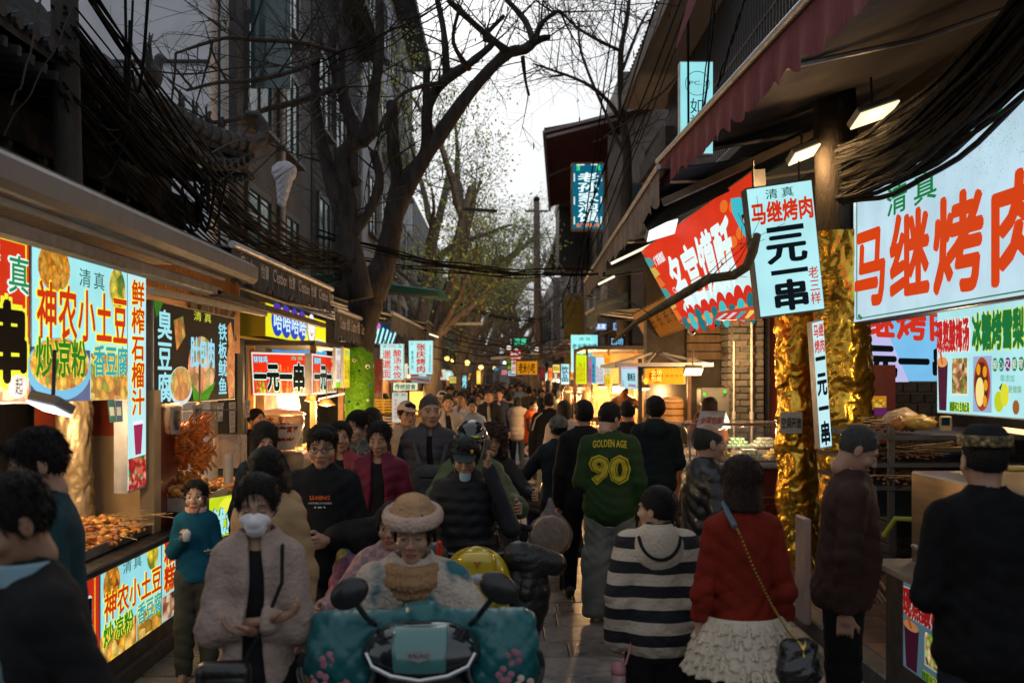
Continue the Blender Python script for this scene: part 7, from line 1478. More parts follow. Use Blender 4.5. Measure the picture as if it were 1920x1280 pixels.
def local(i,name,f,lo,hi,h,m,label=None):
 V,Q=nets(f,lo,hi,h);o=link(name,np_mesh(name,i['place'](V),Q),m,i['t']);return setp(o,label)
def prop(i,name,f,lo,hi,h,m,label,cat):
 V,Q=nets(f,lo,hi,h);o=link(name,np_mesh(name,i['place'](V),Q),m);return setp(o,label,cat)
def shirt_collar(i,col,rr=.070,open_=True,dz=0.):
 nb,s=i['nb'],i['s']
 def f(X,Y,Z):
  r=np.sqrt((X-nb[0])**2+(Y-nb[1]-.005+(Z-nb[2])*.35)**2);d=np.sqrt((r-rr*s-.02*np.clip(nb[2]+.04-Z,0,.05)*8)**2+np.maximum(np.abs(Z-nb[2]-.018-dz)-.026,0)**2)-.0065
  if open_:d=smax(d,-np.maximum(np.abs(X-nb[0])-.012-.4*np.clip(Z-nb[2]+.01,0,1),Y-nb[1]),.004)
  return d
 local(i,'collar',f,nb-.14,nb+.14,.006,cloth(col,key='collar_cloth'))
def helmet(i):
 worn(i,'helmet',lambda X,Y,Z:smax(skull(X,Y,Z,.045),-(Z-.035+Y*.05),.008),(-.15,-.17,.0),(.15,.19,.20),.007,mat((.008,.008,.009),.06,.05,4,coat=1.,key='helmet_gloss'))
 worn(i,'helmet_rim',lambda X,Y,Z:smax(np.abs(skull(X,Y,Z,.050))-.008,np.abs(Z-.036)-.012,.004),(-.16,-.18,.0),(.16,.2,.08),.006,mat((.10,.08,.07),.35,.1,5,key='helmet_rim'))
 worn(i,'helmet_stripe',lambda X,Y,Z:smax(smax(np.abs(skull(X,Y,Z,.048))-.003,np.abs(Z-.066)-.008,.001),smax(Y+.03,np.abs(X)-.05,.001),.001),(-.08,-.18,.04),(.08,.0,.1),.004,mat((.40,.55,.02),.5,0,key='hi_vis_stripe'))
# ---------------------------------------------------------------- left foreground
a=who(122,2.75,928,'man in a black suit with pale blue collar looming in the bottom left corner',yaw=-42,hp=22,hy=-6,lean=13,arms=('down','swb'),top=dict(m=BLACK,g=.024,open=.045,name='suit_jacket',collar=False,hem=-.2),inner=cloth((.16,.25,.30)),pants=dict(m=BLACK),skin='d',hair='short',w=1.32,H=1.74)
shirt_collar(a,(.20,.32,.38),.086)
a=who(110,3.75,801,'young man in a dark teal denim jacket looking down to the left',yaw=-60,hp=16,hy=-2,lean=5,arms=('belly','belly'),top=dict(m=cloth((.014,.045,.055),bs=260),g=.022,name='denim_jacket'),pants=dict(m=JEAN),skin='m',w=1.05)
decal(a,'1',-.11,1.28,.006,.02,BLACK,True);decal(a,'I',.0,1.1,.012,.55,cloth((.008,.025,.03),key='placket'),True)
TEALS=cloth((.004,.075,.135),.85,'school_sweater')
a=who(368,6.5,903,'schoolgirl with glasses in a teal sweater and pink collar holding a small cup',yaw=8,hp=-4,head='k',hair='pony',skin='l',arms=(((.06,-.04,-.26),(-.05,-.20,-.13)),'down'),legs='stand',top=dict(m=TEALS,g=.030,hem=-.06,name='sweater',collar=False),pants=dict(m=cloth((.055,.062,.052)),g=.022,flare=.012,fold=.007),shoes=(.30,.19,.14),curl=1.2,w=.95)
shirt_collar(a,(.62,.38,.33),.084);glasses(a,mat((.5,.5,.5),.3,0,metal=.5,key='thin_spectacles'),.0018);decal(a,'*',.085,.86,.04,.04,WHITEC,True,bold=.04);decal(a,'-----',.12,.845,.05,.008,WHITEC,True,bold=.03)
W_=Vector(a['place'](np.array([a['A'][0][2]+np.array((.03,-.06,.03))]))[0]);t=thing('cup',W_,'small clear cup held in the schoolgirl\'s hand','cup');MB().lathe(W_,[(.022,-.03),(.030,.02),(.026,.03),(.008,.04)],14).build('cup_body',mat((.6,.65,.72),.15,.1,9,alpha=.8,key='cup_plastic'),t,smooth=True)
KNIT=cloth((.36,.27,.225),.95,'cable_knit',.7,55)
a=who(484,3.72,885,'woman in a white face mask with folded arms and an oatmeal knitted cardigan',head='fc',hair='bun',hp=12,skin='m',yaw=6,arms=('cross2','cross'),legs='stand',top=dict(m=KNIT,g=.026,open=.038,hem=-.17,name='cardigan',knit=.003,hood=False,fold=.006,cuff=.006,collar=True,neck=.074),inner=BLACK,pants=dict(m=BLACK),shoes=(.02,.02,.02),w=.88,hc=(.014,.010,.008))
face_mask(a);sx=a['nb']
strap(a,[(.09,.02,1.38),(.10,-.10,1.36),(.105,-.150,1.25),(.045,-.158,1.10),(-.01,-.165,1.0),(-.03,-.21,.96)],.007,cloth((.012,.012,.012)),'bag_strap')
prop(a,'shoulder_bag',lambda X,Y,Z:smax(boxs(X,Y,Z,(-.085,-.235,.915),(.095,.045,.080),.035),-boxs(X,Y,Z,(-.085,-.285,.945),(.10,.012,.003),.002),.006),(-.21,-.32,.80),(.04,-.15,1.03),.007,mat((.010,.010,.009),.32,.2,9,.15,60,coat=.3,key='black_leather'),'black leather bag hanging at the masked woman\'s hip','bag')
a=who(505,4.75,838,'woman with a dark bob in a tan hooded jacket behind the masked woman',head='fc',hair='bob',hp=30,yaw=-18,skin='m',arms=('belly','down'),top=dict(m=cloth((.38,.25,.13)),g=.034,open=.03,hood=True,hem=-.12,fold=.008,name='hooded_jacket',neck=.078),inner=cloth((.01,.16,.19)),pants=dict(m=BLACK),w=1.0)
def tee_sleeves(i):pass
OLIVE=cloth((.095,.10,.075),.9,'olive_cotton')
a=who(606,5.7,795,'man in glasses and a black printed T shirt with a coat over his arm',yaw=2,hp=8,head='w',hair='short',skin='m',arms=(((.07,.0,-.29),(-.05,-.22,-.30)),((.08,.0,-.29),(-.10,-.23,-.30))),legs='walk',top=dict(m=cloth((.008,.009,.011)),g=.024,sleeve='short',collar=False,hem=-.14,name='t_shirt',fold=.006),pants=dict(m=OLIVE,g=.028,flare=.018,fold=.010),w=1.12,fat=.022,curl=.9)
glasses(a,None,.0022);decal(a,'LI-NING',.0,1.315,.11,.022,cloth((.55,.10,.02)),True,bold=.04);decal(a,'ANYTHING IS POSSIBLE',.0,1.285,.13,.010,WHITEC,True);decal(a,'- -- -',.0,1.262,.06,.006,WHITEC,True)
prop(a,'draped_coat',lambda X,Y,Z:smin(cap(X,Y,Z,(.10,-.16,1.10),(.32,-.03,1.13),.075),smax(cap(X,Y,Z,(.22,-.12,1.08),(.26,-.08,.74),.09,.11),-99+0*X,.01),.06)+folds(X*1.6,Y*1.6,Z,.010,1),(-.05,-.34,.55),(.5,.15,1.28),.012,BLACK,'black coat draped over the arm of the man in glasses','coat')
prop(a,'scarf',lambda X,Y,Z:smin(cap(X,Y,Z,(.15,-.23,1.0),(.11,-.24,.72),.045,.075),cap(X,Y,Z,(.22,-.23,.96),(.29,-.22,.58),.05,.05),.03)+folds(X*2.5,Y*2,Z,.012,4),(-.05,-.36,.45),(.42,-.1,1.1),.011,mat((.30,.20,.04),.7,.1,9,kind='cells',col2=((.45,.32,.02),(.04,.16,.22),(.30,.10,.16),(.10,.06,.16),(.25,.06,.04)),key='patterned_silk'),'multicoloured patterned scarf hanging under the draped coat','scarf')
who(494,6.7,790,'young woman with long dark hair looking down beside the rice wine cabinet',head='fc',hair='long',hp=20,yaw=25,skin='l',arms=('down','down'),top=dict(m=cloth((.010,.018,.030)),g=.022),pants=dict(m=BLACK),w=.92)
who(640,7.4,788,'woman in a dusty red coat with her mouth open behind the man in glasses',head='f',hair='bun',hy=10,skin='m',arms=('down','down'),top=dict(m=cloth((.25,.045,.055)),g=.026,open=.05,name='coat',hem=-.2),inner=BLACK,pants=dict(m=BLACK))
who(676,7.9,768,'woman in profile with tied hair and a speckled knit top',head='fc',hair='bun',yaw=-38,hp=14,skin='l',arms=('down','down'),top=dict(m=mat((.05,.05,.05),.9,.5,90,.4,120,col2=(.25,.24,.24),key='speckled_knit'),g=.02),pants=dict(m=BLACK),w=.95)
who(696,8.6,764,'person with dark hair half hidden behind the woman in profile',head='m',hair='long',yaw=160,arms=('down','down'),top=dict(m=CHAR),pants=dict(m=BLACK))
MAR=cloth((.115,.010,.028),.55,'maroon_shell',.15,40)
who(712,6.9,788,'woman in a shiny maroon jacket open over a black top',head='fc',hair='bun',hp=14,skin='m',yaw=-4,arms=('down',((.07,.0,-.28),(-.02,-.20,-.34))),top=dict(m=MAR,g=.030,open=.058,hem=-.16,fold=.008),inner=BLACK,pants=dict(m=BLACK),w=1.06,curl=1.2)
a=who(762,9.7,752,'tall man in a pale cap and open beige jacket over a white shirt',yaw=14,hy=14,skin='l',hair='short',arms=('down','down'),top=dict(m=cloth((.34,.26,.185)),g=.034,open=.05,fold=.008),inner=WHITEC,pants=dict(m=CHAR))
cap_hat(a,(.50,.38,.30));glasses(a)
a=who(806,7.7,738,'big man with cropped hair wearing a grey backpack on his chest',yaw=6,hy=10,head='w',hair='buzz',hc=(.10,.095,.09),skin='m',arms=('swb','swb'),top=dict(m=cloth((.045,.042,.052),.6),g=.030,quilt=.085,open=.03,hem=-.1,name='quilted_vest',sleeve=cloth((.012,.016,.035))),inner=BLACK,pants=dict(m=BLACK),w=1.18,fat=.03)
GB=cloth((.055,.055,.058),.8,'backpack_cloth',.4,70)
prop(a,'backpack',lambda X,Y,Z:smax(smin(boxs(X,Y,Z,(0,-.235,1.14),(.125,.065,.20),.07),boxs(X,Y,Z,(0,-.285,1.05),(.085,.04,.10),.035),.02),-np.minimum(boxs(X,Y,Z,(0,-.33,1.145),(.1,.02,.003),.001),boxs(X,Y,Z,(0,-.31,1.24),(.09,.03,.003),.001)),.006)+folds(X*1.5,Y,Z*1.5,.004,3),(-.2,-.36,.88),(.2,-.12,1.4),.010,GB,'grey backpack worn on the chest of the big man','backpack')
for sx_ in(-1,1):strap(a,[(sx_*.08,-.20,1.33),(sx_*.12,-.13,1.47),(sx_*.12,.0,1.52),(sx_*.13,.12,1.42)],.017,GB,'backpack_strap')
# riders
PUF=cloth((.060,.085,.038),.55,'green_puffer',.15,40)
a=who(884,6.75,806,'rider in a glossy black helmet and green quilted jacket behind the capped rider',yaw=4,hp=6,skin='m',hair='short',arms=('bars','bars'),legs='stand',top=dict(m=PUF,g=.058,quilt=.075,name='puffer_jacket',hem=-.12),pants=dict(m=BLACK),w=1.04,H=1.67)
helmet(a)
a=seated(873,5.9,.86,'rider in a dark cap and black quilted vest raising a hand to his ear',H=1.70,hp=14,head='mc',hair='short',skin='m',arms=('bars',((.13,-.13,-.20),(.00,-.14,.15))),top=dict(m=cloth((.010,.011,.013),.5),g=.042,quilt=.070,name='quilted_vest',sleeve=cloth((.011,.013,.018),.5),hem=-.05),pants=dict(m=BLACK),w=1.12,curl=1.4)
cap_hat(a,(.006,.020,.022));face_mask(a,(.25,.42,.45),down=.062);worn(a,'cap_badge',lambda X,Y,Z:boxs(X,Y,Z,(.045,-.098,.075),(.010,.012,.012),.003),(.02,-.13,.05),(.07,-.07,.1),.004,mat((.45,.30,.04),.4,0,metal=.5,key='badge'))
hp_=a['place'](np.array([a['A'][1][2]+np.array((-.02,-.03,.12))]))[0];t=thing('phone',hp_,'dark phone held to the capped rider\'s ear','phone');MB().box(hp_,(.06,.010,.12),rz=.9,ry=.3,bev=.006).build('case',mat((.05,.045,.03),.3,.1,9,key='phone_case'),t)
a=seated(924,7.7,.88,'curly haired woman in a black jacket riding behind the green jacket',H=1.62,head='f',hair='curly',hc=(.050,.025,.014),skin='m',yaw=6,arms=('down','bars'),top=dict(m=cloth((.012,.012,.014),.6),g=.026,vee=.0),pants=dict(m=BLACK));glasses(a,mat((.2,.15,.1),.3,0,metal=.5,key='brown_spectacles'))
FLC=mat((.48,.40,.33),.95,.1,4.5,.9,75,kind='patches',col2=(.02,.13,.15),key='tie_dyed_fleece')
def _lady_extra(i):
 nb,s=i['nb'],i['s']
 TAN=cloth((.34,.19,.095),.95,'wool_scarf',.8,60)
 def sc(X,Y,Z):
  d=None
  for k,(dz,rr,th)in enumerate(((-.062,.076,.033),(-.022,.092,.033),(.016,.086,.027))):
   r=np.sqrt((X-nb[0])**2+((Y-nb[1]+.022)/1.05)**2);q=np.sqrt((r-rr)**2+(Z-nb[2]-dz-.10*(Y-nb[1]))**2)-th;d=q if d is None else smin(d,q,.005)
  return d-.004*np.sin(np.arctan2(Y-nb[1],X)*40+Z*60)
 local(i,'scarf',sc,nb-.18,nb+.20,.008,TAN)
a=seated(778,4.02,.735,'elderly woman rider in a fluffy cream and teal fleece coat and furry hat',H=1.66,head='fc',hp=4,skin='m',hair='short',lean=8,arms=(((.16,-.12,-.25),(.20,-.27,-.30)),((.16,-.12,-.25),(.20,-.27,-.30))),top=dict(m=FLC,g=.056,fur=.0030,name='fleece_coat',neck=.08,fold=.008,cuff=.012,hem=-.02),pants=dict(m=BLACK),skirt=_lady_extra,w=1.14,h=.009)
worn(a,'furry_hat',lambda X,Y,Z:smin(smax(skull(X,Y,Z,.036),-(Z-.070),.01),ell(X,Y,Z,(0,.0,.135),(.07,.08,.04)),.04)-.0035*np.sin(X*140+2*np.sin(Z*90))*np.sin(Y*150)*np.sin(Z*130),(-.16,-.18,.0),(.16,.2,.22),.006,cloth((.44,.26,.14),.95,'hat_pile',.9,90))
worn(a,'hat_brim',lambda X,Y,Z:np.sqrt((np.sqrt((X/.108)**2+((Y-.010)/.128)**2)*.118-.118)**2+((Z-.080-Y*.12)*.75)**2)-.024-.003*np.sin(X*150+2*np.sin(Z*90))*np.sin(Y*150)*np.sin(Z*130),(-.18,-.2,.0),(.18,.22,.13),.006,cloth((.52,.36,.28),.95,'hat_fur',.9,90))
strap(a,[(.08,-.16,1.10),(.05,-.21,.96),(.0,-.23,.82),(-.02,-.23,.72)],.010,cloth((.012,.012,.013)),'bag_strap')
for sx_ in(-1,1):strap(a,[(sx_*.02,-.20,1.13),(sx_*.045,-.225,1.07),(sx_*.05,-.235,.95)],.004,cloth((.01,.08,.09)),'drawstring')
seated(738,4.9,.70,'child passenger in a pink checked jacket behind the elderly rider',H=1.45,hair='short',head='k',skin='m',arms=('bars','bars'),yaw=-6,top=dict(m=mat((.42,.22,.20),.85,.2,26,kind='plaid',col2=(.22,.16,.18),key='checked_cloth'),g=.04),pants=dict(m=JEAN),w=1.2)
# ---------------------------------------------------------------- right side
GRN_=cloth((.022,.050,.016),.85,'green_jersey',.2,50)
def hemband(col,dz=-.20,g=.030):
 def fn(i):
  pel,s=i['pel'],i['s']
  i['garment']('tee_hem',lambda X,Y,Z:np.maximum(i['torso'](X,Y,Z,g),np.maximum(pel[2]+dz*s-Z,Z-pel[2]-(dz+.035)*s)),cloth(col,key='tee_hem'),[pel,pel+np.array((0,0,-.2))],.22,.012)
 return fn
a=who(1143,8.1,755,'man seen from behind in a green GOLDEN AGE 90 jersey and grey trousers',yaw=174,hy=-38,hp=24,hair='short',skin='l',w=1.22,fat=.02,arms=('down','belly'),legs='stand',top=dict(m=GRN_,g=.040,hem=-.185,collar=False,fold=.009,name='jersey',cuff=.01,flare=.012),pants=dict(m=GREYP,g=.040,flare=.032,fold=.011),shoes=(.42,.36,.26),skirt=hemband((.42,.38,.33),-.205,.050))
YI=cloth((.52,.42,.03),.7,'yellow_print');DK=cloth((.012,.02,.008),.7,'dark_print')
decal(a,'GOLDEN AGE',.0,1.505-.04,.27,.055,YI,bold=.03,arc=.012);decal(a,'90',.0,1.255,.30,.20,YI,bold=.06);decal(a,'90',.0,1.255,.285,.188,DK,bold=.035,off=.009);decal(a,'90',.0,1.255,.28,.184,YI,bold=.02,off=.012)
a=who(1095,8.75,750,'tall man in a black jacket seen from behind left of the green jersey',yaw=184,hair='short',skin='m',w=1.15,arms=('down','down'),legs='walk2',top=dict(m=BLACK,g=.036,hem=-.16),pants=dict(m=BLACK,g=.022),curl=1.3,shoes=(.02,.02,.02))
hb=P(1032,925,8.55);t=thing('carrier_bag',P(1032,1040,8.5),'clear plastic bag holding a round flat bread stack carried by the man in black','bag');c_=P(1032,1002,8.5)
solid('bread',lambda X,Y,Z:smax(ell(X,Y,Z,(0,0,0),(.165,.30,.165)),np.abs(Y)-.055,.012)+.003*np.sin(X*80)*np.sin(Z*70),(-.19,-.09,-.19),(.19,.09,.19),.010,mat((.30,.20,.10),.7,.3,14,.4,50,key='flat_bread'),t,origin=c_)
solid('plastic_bag',lambda X,Y,Z:smin(ell(X,Y,Z,(0,0,-.005),(.19,.10,.185)),cap(X,Y,Z,(0,0,.12),(.0,0,.30),.085,.016),.05)+folds(X*1.6,Y,Z,.007,2),(-.24,-.14,-.24),(.24,.14,.36),.011,mat((.75,.72,.76),.15,.1,9,.5,30,alpha=.17,key='thin_clear_bag'),t,origin=c_)
a=seated(1048,9.2,.86,'man in a camouflage cap sitting astride a scooter seen from behind',H=1.70,yaw=190,hair='short',legs='sit1',skin='m',arms=('bars','bars'),top=dict(m=cloth((.012,.020,.026)),g=.034,name='jacket'),pants=dict(m=NAVY,g=.024),w=1.12)
worn(a,'camouflage_cap',lambda X,Y,Z:smax(skull(X,Y,Z,.022),-(Z-.03+Y*.1),.004),(-.13,-.14,-.02),(.13,.15,.18),.007,mat((.03,.03,.03),.8,.2,26,kind='strata',col2=(.10,.10,.09),key='camouflage'))
a=who(1229,9.9,744,'man in a dark teal hooded sweatshirt seen from behind at the pavilion cart',yaw=172,hair='messy',skin='m',w=1.25,fat=.02,arms=('belly','belly'),top=dict(m=cloth((.008,.016,.019)),g=.044,hood=True,hem=-.12,name='hoodie'),pants=dict(m=BLACK,g=.02),skirt=hemband((.35,.30,.27),-.145,.046))
LEA=mat((.006,.006,.008),.40,.12,9,.12,16,coat=.12,key='creased_black_leather')
a=who(1322,6.0,791,'balding man in glasses and a black leather jacket turned to the right',yaw=108,hy=-4,hair='bald',hc=(.05,.045,.042),skin='m',w=1.12,fat=.03,arms=('down','down'),top=dict(m=LEA,g=.034,fold=.006,hem=-.18,name='leather_jacket'),pants=dict(m=BLACK),h=.011);glasses(a,mat((.35,.33,.30),.25,0,metal=.8,key='steel_spectacles'),.0018)
STR=mat((.50,.42,.33),.95,.1,3,.6,60,kind='stripes',col2=(.010,.011,.014),key='striped_knit')
def _boyhood(i):
 nb,s=i['nb'],i['s'];CR=cloth((.50,.42,.33),.95,'cream_knit',.6,80)
 hoodf=lambda X,Y,Z:smax(smin(ell(X,Y,Z,nb+np.array((0,.085,-.06))*s,(.145*s,.085*s,.15*s)),ell(X,Y,Z,nb+np.array((0,.01,-.01))*s,(.125*s,.10*s,.055*s)),.04),-ell(X,Y,Z,nb+np.array((0,.035,.09))*s,(.088*s,.085*s,.105*s)),.015)
 local(i,'hood',lambda X,Y,Z:hoodf(X,Y,Z)+folds(X,Y,Z,.003),nb-.26,nb+.24,.009,CR)
 V=[]
 for k in range(25):
  w_=-1.15+2.3*k/24;x_=.118*s*math.sin(w_*1.25);z_=nb[2]+(.028-.135*math.cos(w_*1.28))*s
  y_=nb[1]+.30
  while hoodf(np.float64(x_),np.float64(y_),np.float64(z_))>0 and y_>nb[1]-.15:y_-=.004
  V.append((x_,y_+.004,z_))
 strap(i,V,.0085,cloth((.010,.011,.014),.9,'black_trim'),'hood_trim')
a=who(1232,4.8,914,'boy in a cream and black striped hooded knit looking left',yaw=178,hy=52,hair='kid',head='k',skin='l',w=1.16,arms=('down','down'),legs='stand',top=dict(m=STR,g=.048,hem=-.20,collar=False,fold=.008,name='striped_sweater',cuff=.022,flare=.014),pants=dict(m=BLACK,g=.025),skirt=_boyhood,curl=1.0)
bt=P(1160,1262,4.7);t=thing('water_bottle',bt-Vector((0,0,.12)),'pink drinking bottle with a strap hanging beside the striped boy','bottle');PK=mat((.42,.17,.19),.4,.1,6,alpha=1,key='pink_plastic')
MB().lathe(bt-Vector((0,0,.14)),[(.030,0),(.034,.01),(.034,.13),(.030,.14)],18).build('bottle_body',mat((.42,.25,.27),.3,.1,6,key='pale_pink_plastic'),t,smooth=True);MB().lathe(bt,[(.034,0),(.036,.01),(.034,.035),(.022,.045),(.020,.055),(.012,.058)],18).build('lid',PK,t,smooth=True);MB().tube([bt+Vector((.03,0,.04)),bt+Vector((.06,.02,.12)),bt+Vector((.07,.03,.20))],.006,6).build('carry_strap',PK,t)
RUST=cloth((.165,.014,.006),.9,'rust_knit',.4,110)
def _skirt(i):
 pel,s=i['pel'],i['s'];SK=cloth((.52,.44,.34),.9,'ruffled_cotton',.5,40)
 for k in range(5):
  z1,z0=.060-k*.046,.060-(k+1)*.046-.016
  def f(X,Y,Z,z1=z1,z0=z0,k=k):
   t_=np.clip((pel[2]+z1-Z)/(z1-z0),0,1.2);a_=np.arctan2(Y,X);r=np.sqrt((X/1.08)**2+(Y/.86)**2);rr=.150+.016*k+.030*t_+.0085*t_*np.sin(a_*(19+k*3)+2*np.sin(a_*5+k))+.006*t_*np.sin(a_*37+k*2)
   return np.maximum(np.abs(r-rr)-.0075,np.maximum(Z-(pel[2]+z1),(pel[2]+z0+.006*np.sin(a_*23+k*3))-Z))*.8
  local(i,'ruffle',f,np.array((-.33,-.28,pel[2]+z0-.03)),np.array((.33,.28,pel[2]+z1+.02)),.0075,SK)
 i['garment']('skirt_lining',lambda X,Y,Z:np.maximum(i['torso'](X,Y,Z,.004),np.maximum(pel[2]-.18-Z,Z-pel[2]-.06)),SK,[pel],.2,.012)
a=who(1393,4.35,853,'woman from behind in a rust red sweater and white ruffled skirt',yaw=181,hair='bob',hc=(.030,.013,.008),skin='l',head='f',w=.98,arms=('down',((.06,.02,-.29),(.08,.0,-.54))),top=dict(m=RUST,g=.014,hem=.035,fold=.006,name='sweater',neck=.060),pants=dict(m=BLACK,g=.006,name='leggings'),skirt=_skirt,curl=1.0)
CHN=mat((.55,.36,.08),.25,.1,20,metal=.9,key='gold_chain');W0=lambda p:Vector(a['place'](np.array([p]))[0]);pts=[(.075,.06,1.405),(.055,.155,1.33),(-.01,.165,1.17),(-.08,.160,1.03),(-.14,.165,.93),(-.165,.18,.90)]
for k in range(44):
 u=.12+.88*k/43*1.0;q=u*(len(pts)-1);j=min(int(q),len(pts)-2);p=W0(pts[j]).lerp(W0(pts[j+1]),q-j);MB().ball(p,(.0065,.0045,.0065),6).build('chain_link',CHN,a['t'])
strap(a,[(.085,.0,1.44),(.08,.06,1.40),(.068,.135,1.355)],.013,cloth((.10,.13,.17),key='pale_blue_tab'),'strap_tab')
o=prop(a,'handbag',lambda X,Y,Z:smin(boxs(X,Y,Z,(-.185,.19,.80),(.085,.04,.10),.05),ell(X,Y,Z,(-.185,.20,.76),(.095,.055,.065)),.03)+folds(X*2,Y,Z*2,.004,2),(-.32,.1,.64),(-.05,.28,.94),.007,mat((.012,.011,.012),.25,.2,12,.3,40,coat=.4,key='soft_black_leather'),'black leather handbag on a gold chain at the red sweater woman\'s hip','bag')
decal(a,'Y',-.19,.86,.035,.06,CHN,garment=o,bold=.02,name='gold_emblem')
a=who(1580,4.95,789,'stout older man in a dark brown jacket bending his head to the right',yaw=74,hp=30,hy=6,hair='buzz',hc=(.09,.085,.08),skin='m',w=1.12,fat=.036,lean=5,arms=(((.04,.03,-.29),(.03,.04,-.56)),'pocket'),top=dict(m=cloth((.038,.017,.014),.75),g=.028,hem=-.10,name='jacket',fold=.006),pants=dict(m=cloth((.006,.006,.007)),g=.02),H=1.76)
a=who(1850,3.8,800,'man in black seen from behind wearing a gold patterned prayer cap',yaw=176,hy=0,hair='buzz',hc=(.015,.012,.010),skin='m',w=1.22,fat=.02,arms=('belly','belly'),top=dict(m=cloth((.004,.004,.0045)),g=.028,name='sweater',hem=-.14),pants=dict(m=cloth((.012,.015,.022))),H=1.80)
worn(a,'prayer_cap',lambda X,Y,Z:smax(ell(X,Y,Z*1+0,(0,.014,.055),(.090,.108,.10)),np.maximum(-(Z-.055),Z-.140),.012),(-.12,-.13,.03),(.12,.15,.17),.006,cloth((.010,.012,.012)))
worn(a,'cap_band',lambda X,Y,Z:smax(ell(X,Y,Z*.35+.0,(0,.014,.030),(.0955,.1135,.10)),np.abs(Z-.078)-.021,.003),(-.12,-.13,.03),(.12,.15,.12),.006,mat((.20,.12,.03),.6,.6,60,.5,120,kind='cells',col2=((.28,.18,.05),(.03,.02,.01),(.40,.28,.10),(.08,.05,.02)),key='gold_brocade'))
who(1330,11.9,742,'woman with long brown hair lifting a hand behind the pastry counter',yaw=150,hair='long',hc=(.04,.02,.012),head='f',skin='l',arms=('down',((.12,-.14,-.16),(.06,-.24,.10))),top=dict(m=cloth((.12,.035,.012)),g=.036),pants=dict(m=BLACK),w=1.05)
a=who(1233,14.9,724,'vendor in a pink cap inside the pavilion cart',yaw=-30,hp=15,arms=('belly','belly'),top=dict(m=CHAR),pants=dict(m=BLACK),skin='m');cap_hat(a,(.30,.17,.16),False)
a=who(1083,17.5,727,'vendor in a grey round cap at the bright right stall',yaw=-50,arms=('belly','belly'),top=dict(m=CHAR),pants=dict(m=BLACK));cap_hat(a,(.16,.14,.16),False)
who(650,15.4,742,'vendor in dark floral clothes behind the snack cart',yaw=-60,hp=20,head='f',arms=('belly','belly'),top=dict(m=CHAR),pants=dict(m=BLACK));who(478,10.6,765,'dark clothed vendor beside the rice wine jar',yaw=60,head='f',hair='bun',arms=('belly','belly'),top=dict(m=BLACK),pants=dict(m=BLACK));who(722,17.2,738,'vendor bending over food behind the crates',yaw=-40,hp=25,arms=('belly','belly'),top=dict(m=BLACK),pants=dict(m=BLACK))
# middle distance
ORV=cloth((.55,.075,.012),.6,'orange_vest',.1,30)
a=who(997,19.5,750,'woman in an orange padded vest and white mask walking with a stick litter scoop',yaw=52,head='f',hair='short',skin='l',arms=('swf','down'),legs='walk',top=dict(m=ORV,g=.05,quilt=.10,sleeve=cloth((.06,.035,.025)),name='padded_vest',hem=-.22),pants=dict(m=cloth((.07,.05,.045))),w=1.1);face_mask(a)
who(970,20.5,744,'person in a pale grey padded coat walking away left of the orange vest',yaw=178,hair='bob',arms=('down','swf'),legs='walk2',top=dict(m=cloth((.36,.31,.28)),g=.055,quilt=.10,hood=True,hem=-.2),pants=dict(m=JEAN),w=1.1)
who(954,23,738,'man in a long dark suit walking away in the middle of the street',yaw=182,arms=('down','down'),legs='walk',top=dict(m=NAVY,hem=-.3,g=.03),pants=dict(m=NAVY),w=1.15)
a=who(1030,14.2,737,'broad man in a black sweater with cream shoulder stripes seen from behind',yaw=176,hair='short',arms=('swf','down'),top=dict(m=BLACK,g=.04,hem=-.15),pants=dict(m=GREYP),w=1.3)
for sx_ in(-1,1):strap(a,[(sx_*.10,.12,1.50),(sx_*.19,.11,1.42),(sx_*.24,.10,1.25)],.011,CREAMC,'cream_stripe')
who(1058,11.8,750,'woman with long brown hair in a cream coat seen from behind',yaw=176,head='f',hair='long',hc=(.035,.020,.014),arms=('down','down'),top=dict(m=cloth((.46,.38,.30)),g=.05,hem=-.3,hood=False,flare=.03),pants=dict(m=BLACK),w=1.1)
a=who(1177,11.0,751,'man in a black T shirt with a pale bag strap seen from behind',yaw=178,arms=('belly','belly'),top=dict(m=BLACK,g=.02),pants=dict(m=BLACK));strap(a,[(-.10,.06,1.48),(-.04,.15,1.35),(.02,.16,1.15)],.013,CREAMC)
a=who(1042,17,727,'man with a yellow rucksack by the right stalls seen from behind',yaw=176,arms=('down','down'),top=dict(m=cloth((.20,.19,.16))),pants=dict(m=CHAR));prop(a,'rucksack',lambda X,Y,Z:boxs(X,Y,Z,(0,.20,1.25),(.14,.07,.19),.06),(-.2,.1,1.0),(.2,.32,1.5),.02,cloth((.45,.33,.02)),'yellow rucksack on the back of the man by the right stalls','rucksack')
who(992,24.5,726,'tall man in an olive jacket walking away behind the orange vest',yaw=184,arms=('down','down'),legs='walk',top=dict(m=cloth((.06,.06,.04)),g=.03),pants=dict(m=CHAR),w=1.2,H=1.80)
who(840,14.3,738,'man in an open grey jacket over black left of the diners',yaw=8,hair='short',arms=('down','down'),top=dict(m=cloth((.30,.27,.25)),g=.034,open=.055),inner=BLACK,pants=dict(m=CHAR),w=1.08)
a=who(829,16.2,733,'person in a cream bucket hat behind the grey jacket',arms=('down','down'),top=dict(m=CREAMC),pants=dict(m=CHAR));cap_hat(a,(.48,.42,.34))
who(864,16.8,733,'man in a white jacket with blue sleeve over a grey shirt',hy=-10,hair='short',arms=('down','down'),top=dict(m=cloth((.40,.40,.40)),g=.034,open=.06),inner=cloth((.16,.15,.14)),pants=dict(m=CHAR))
who(886,14.6,745,'woman in a pale blue sweater eating from a small dish',head='fc',hair='bun',hp=14,skin='l',arms=('raise','chest'),top=dict(m=cloth((.30,.35,.42)),g=.034),pants=dict(m=GREYP))
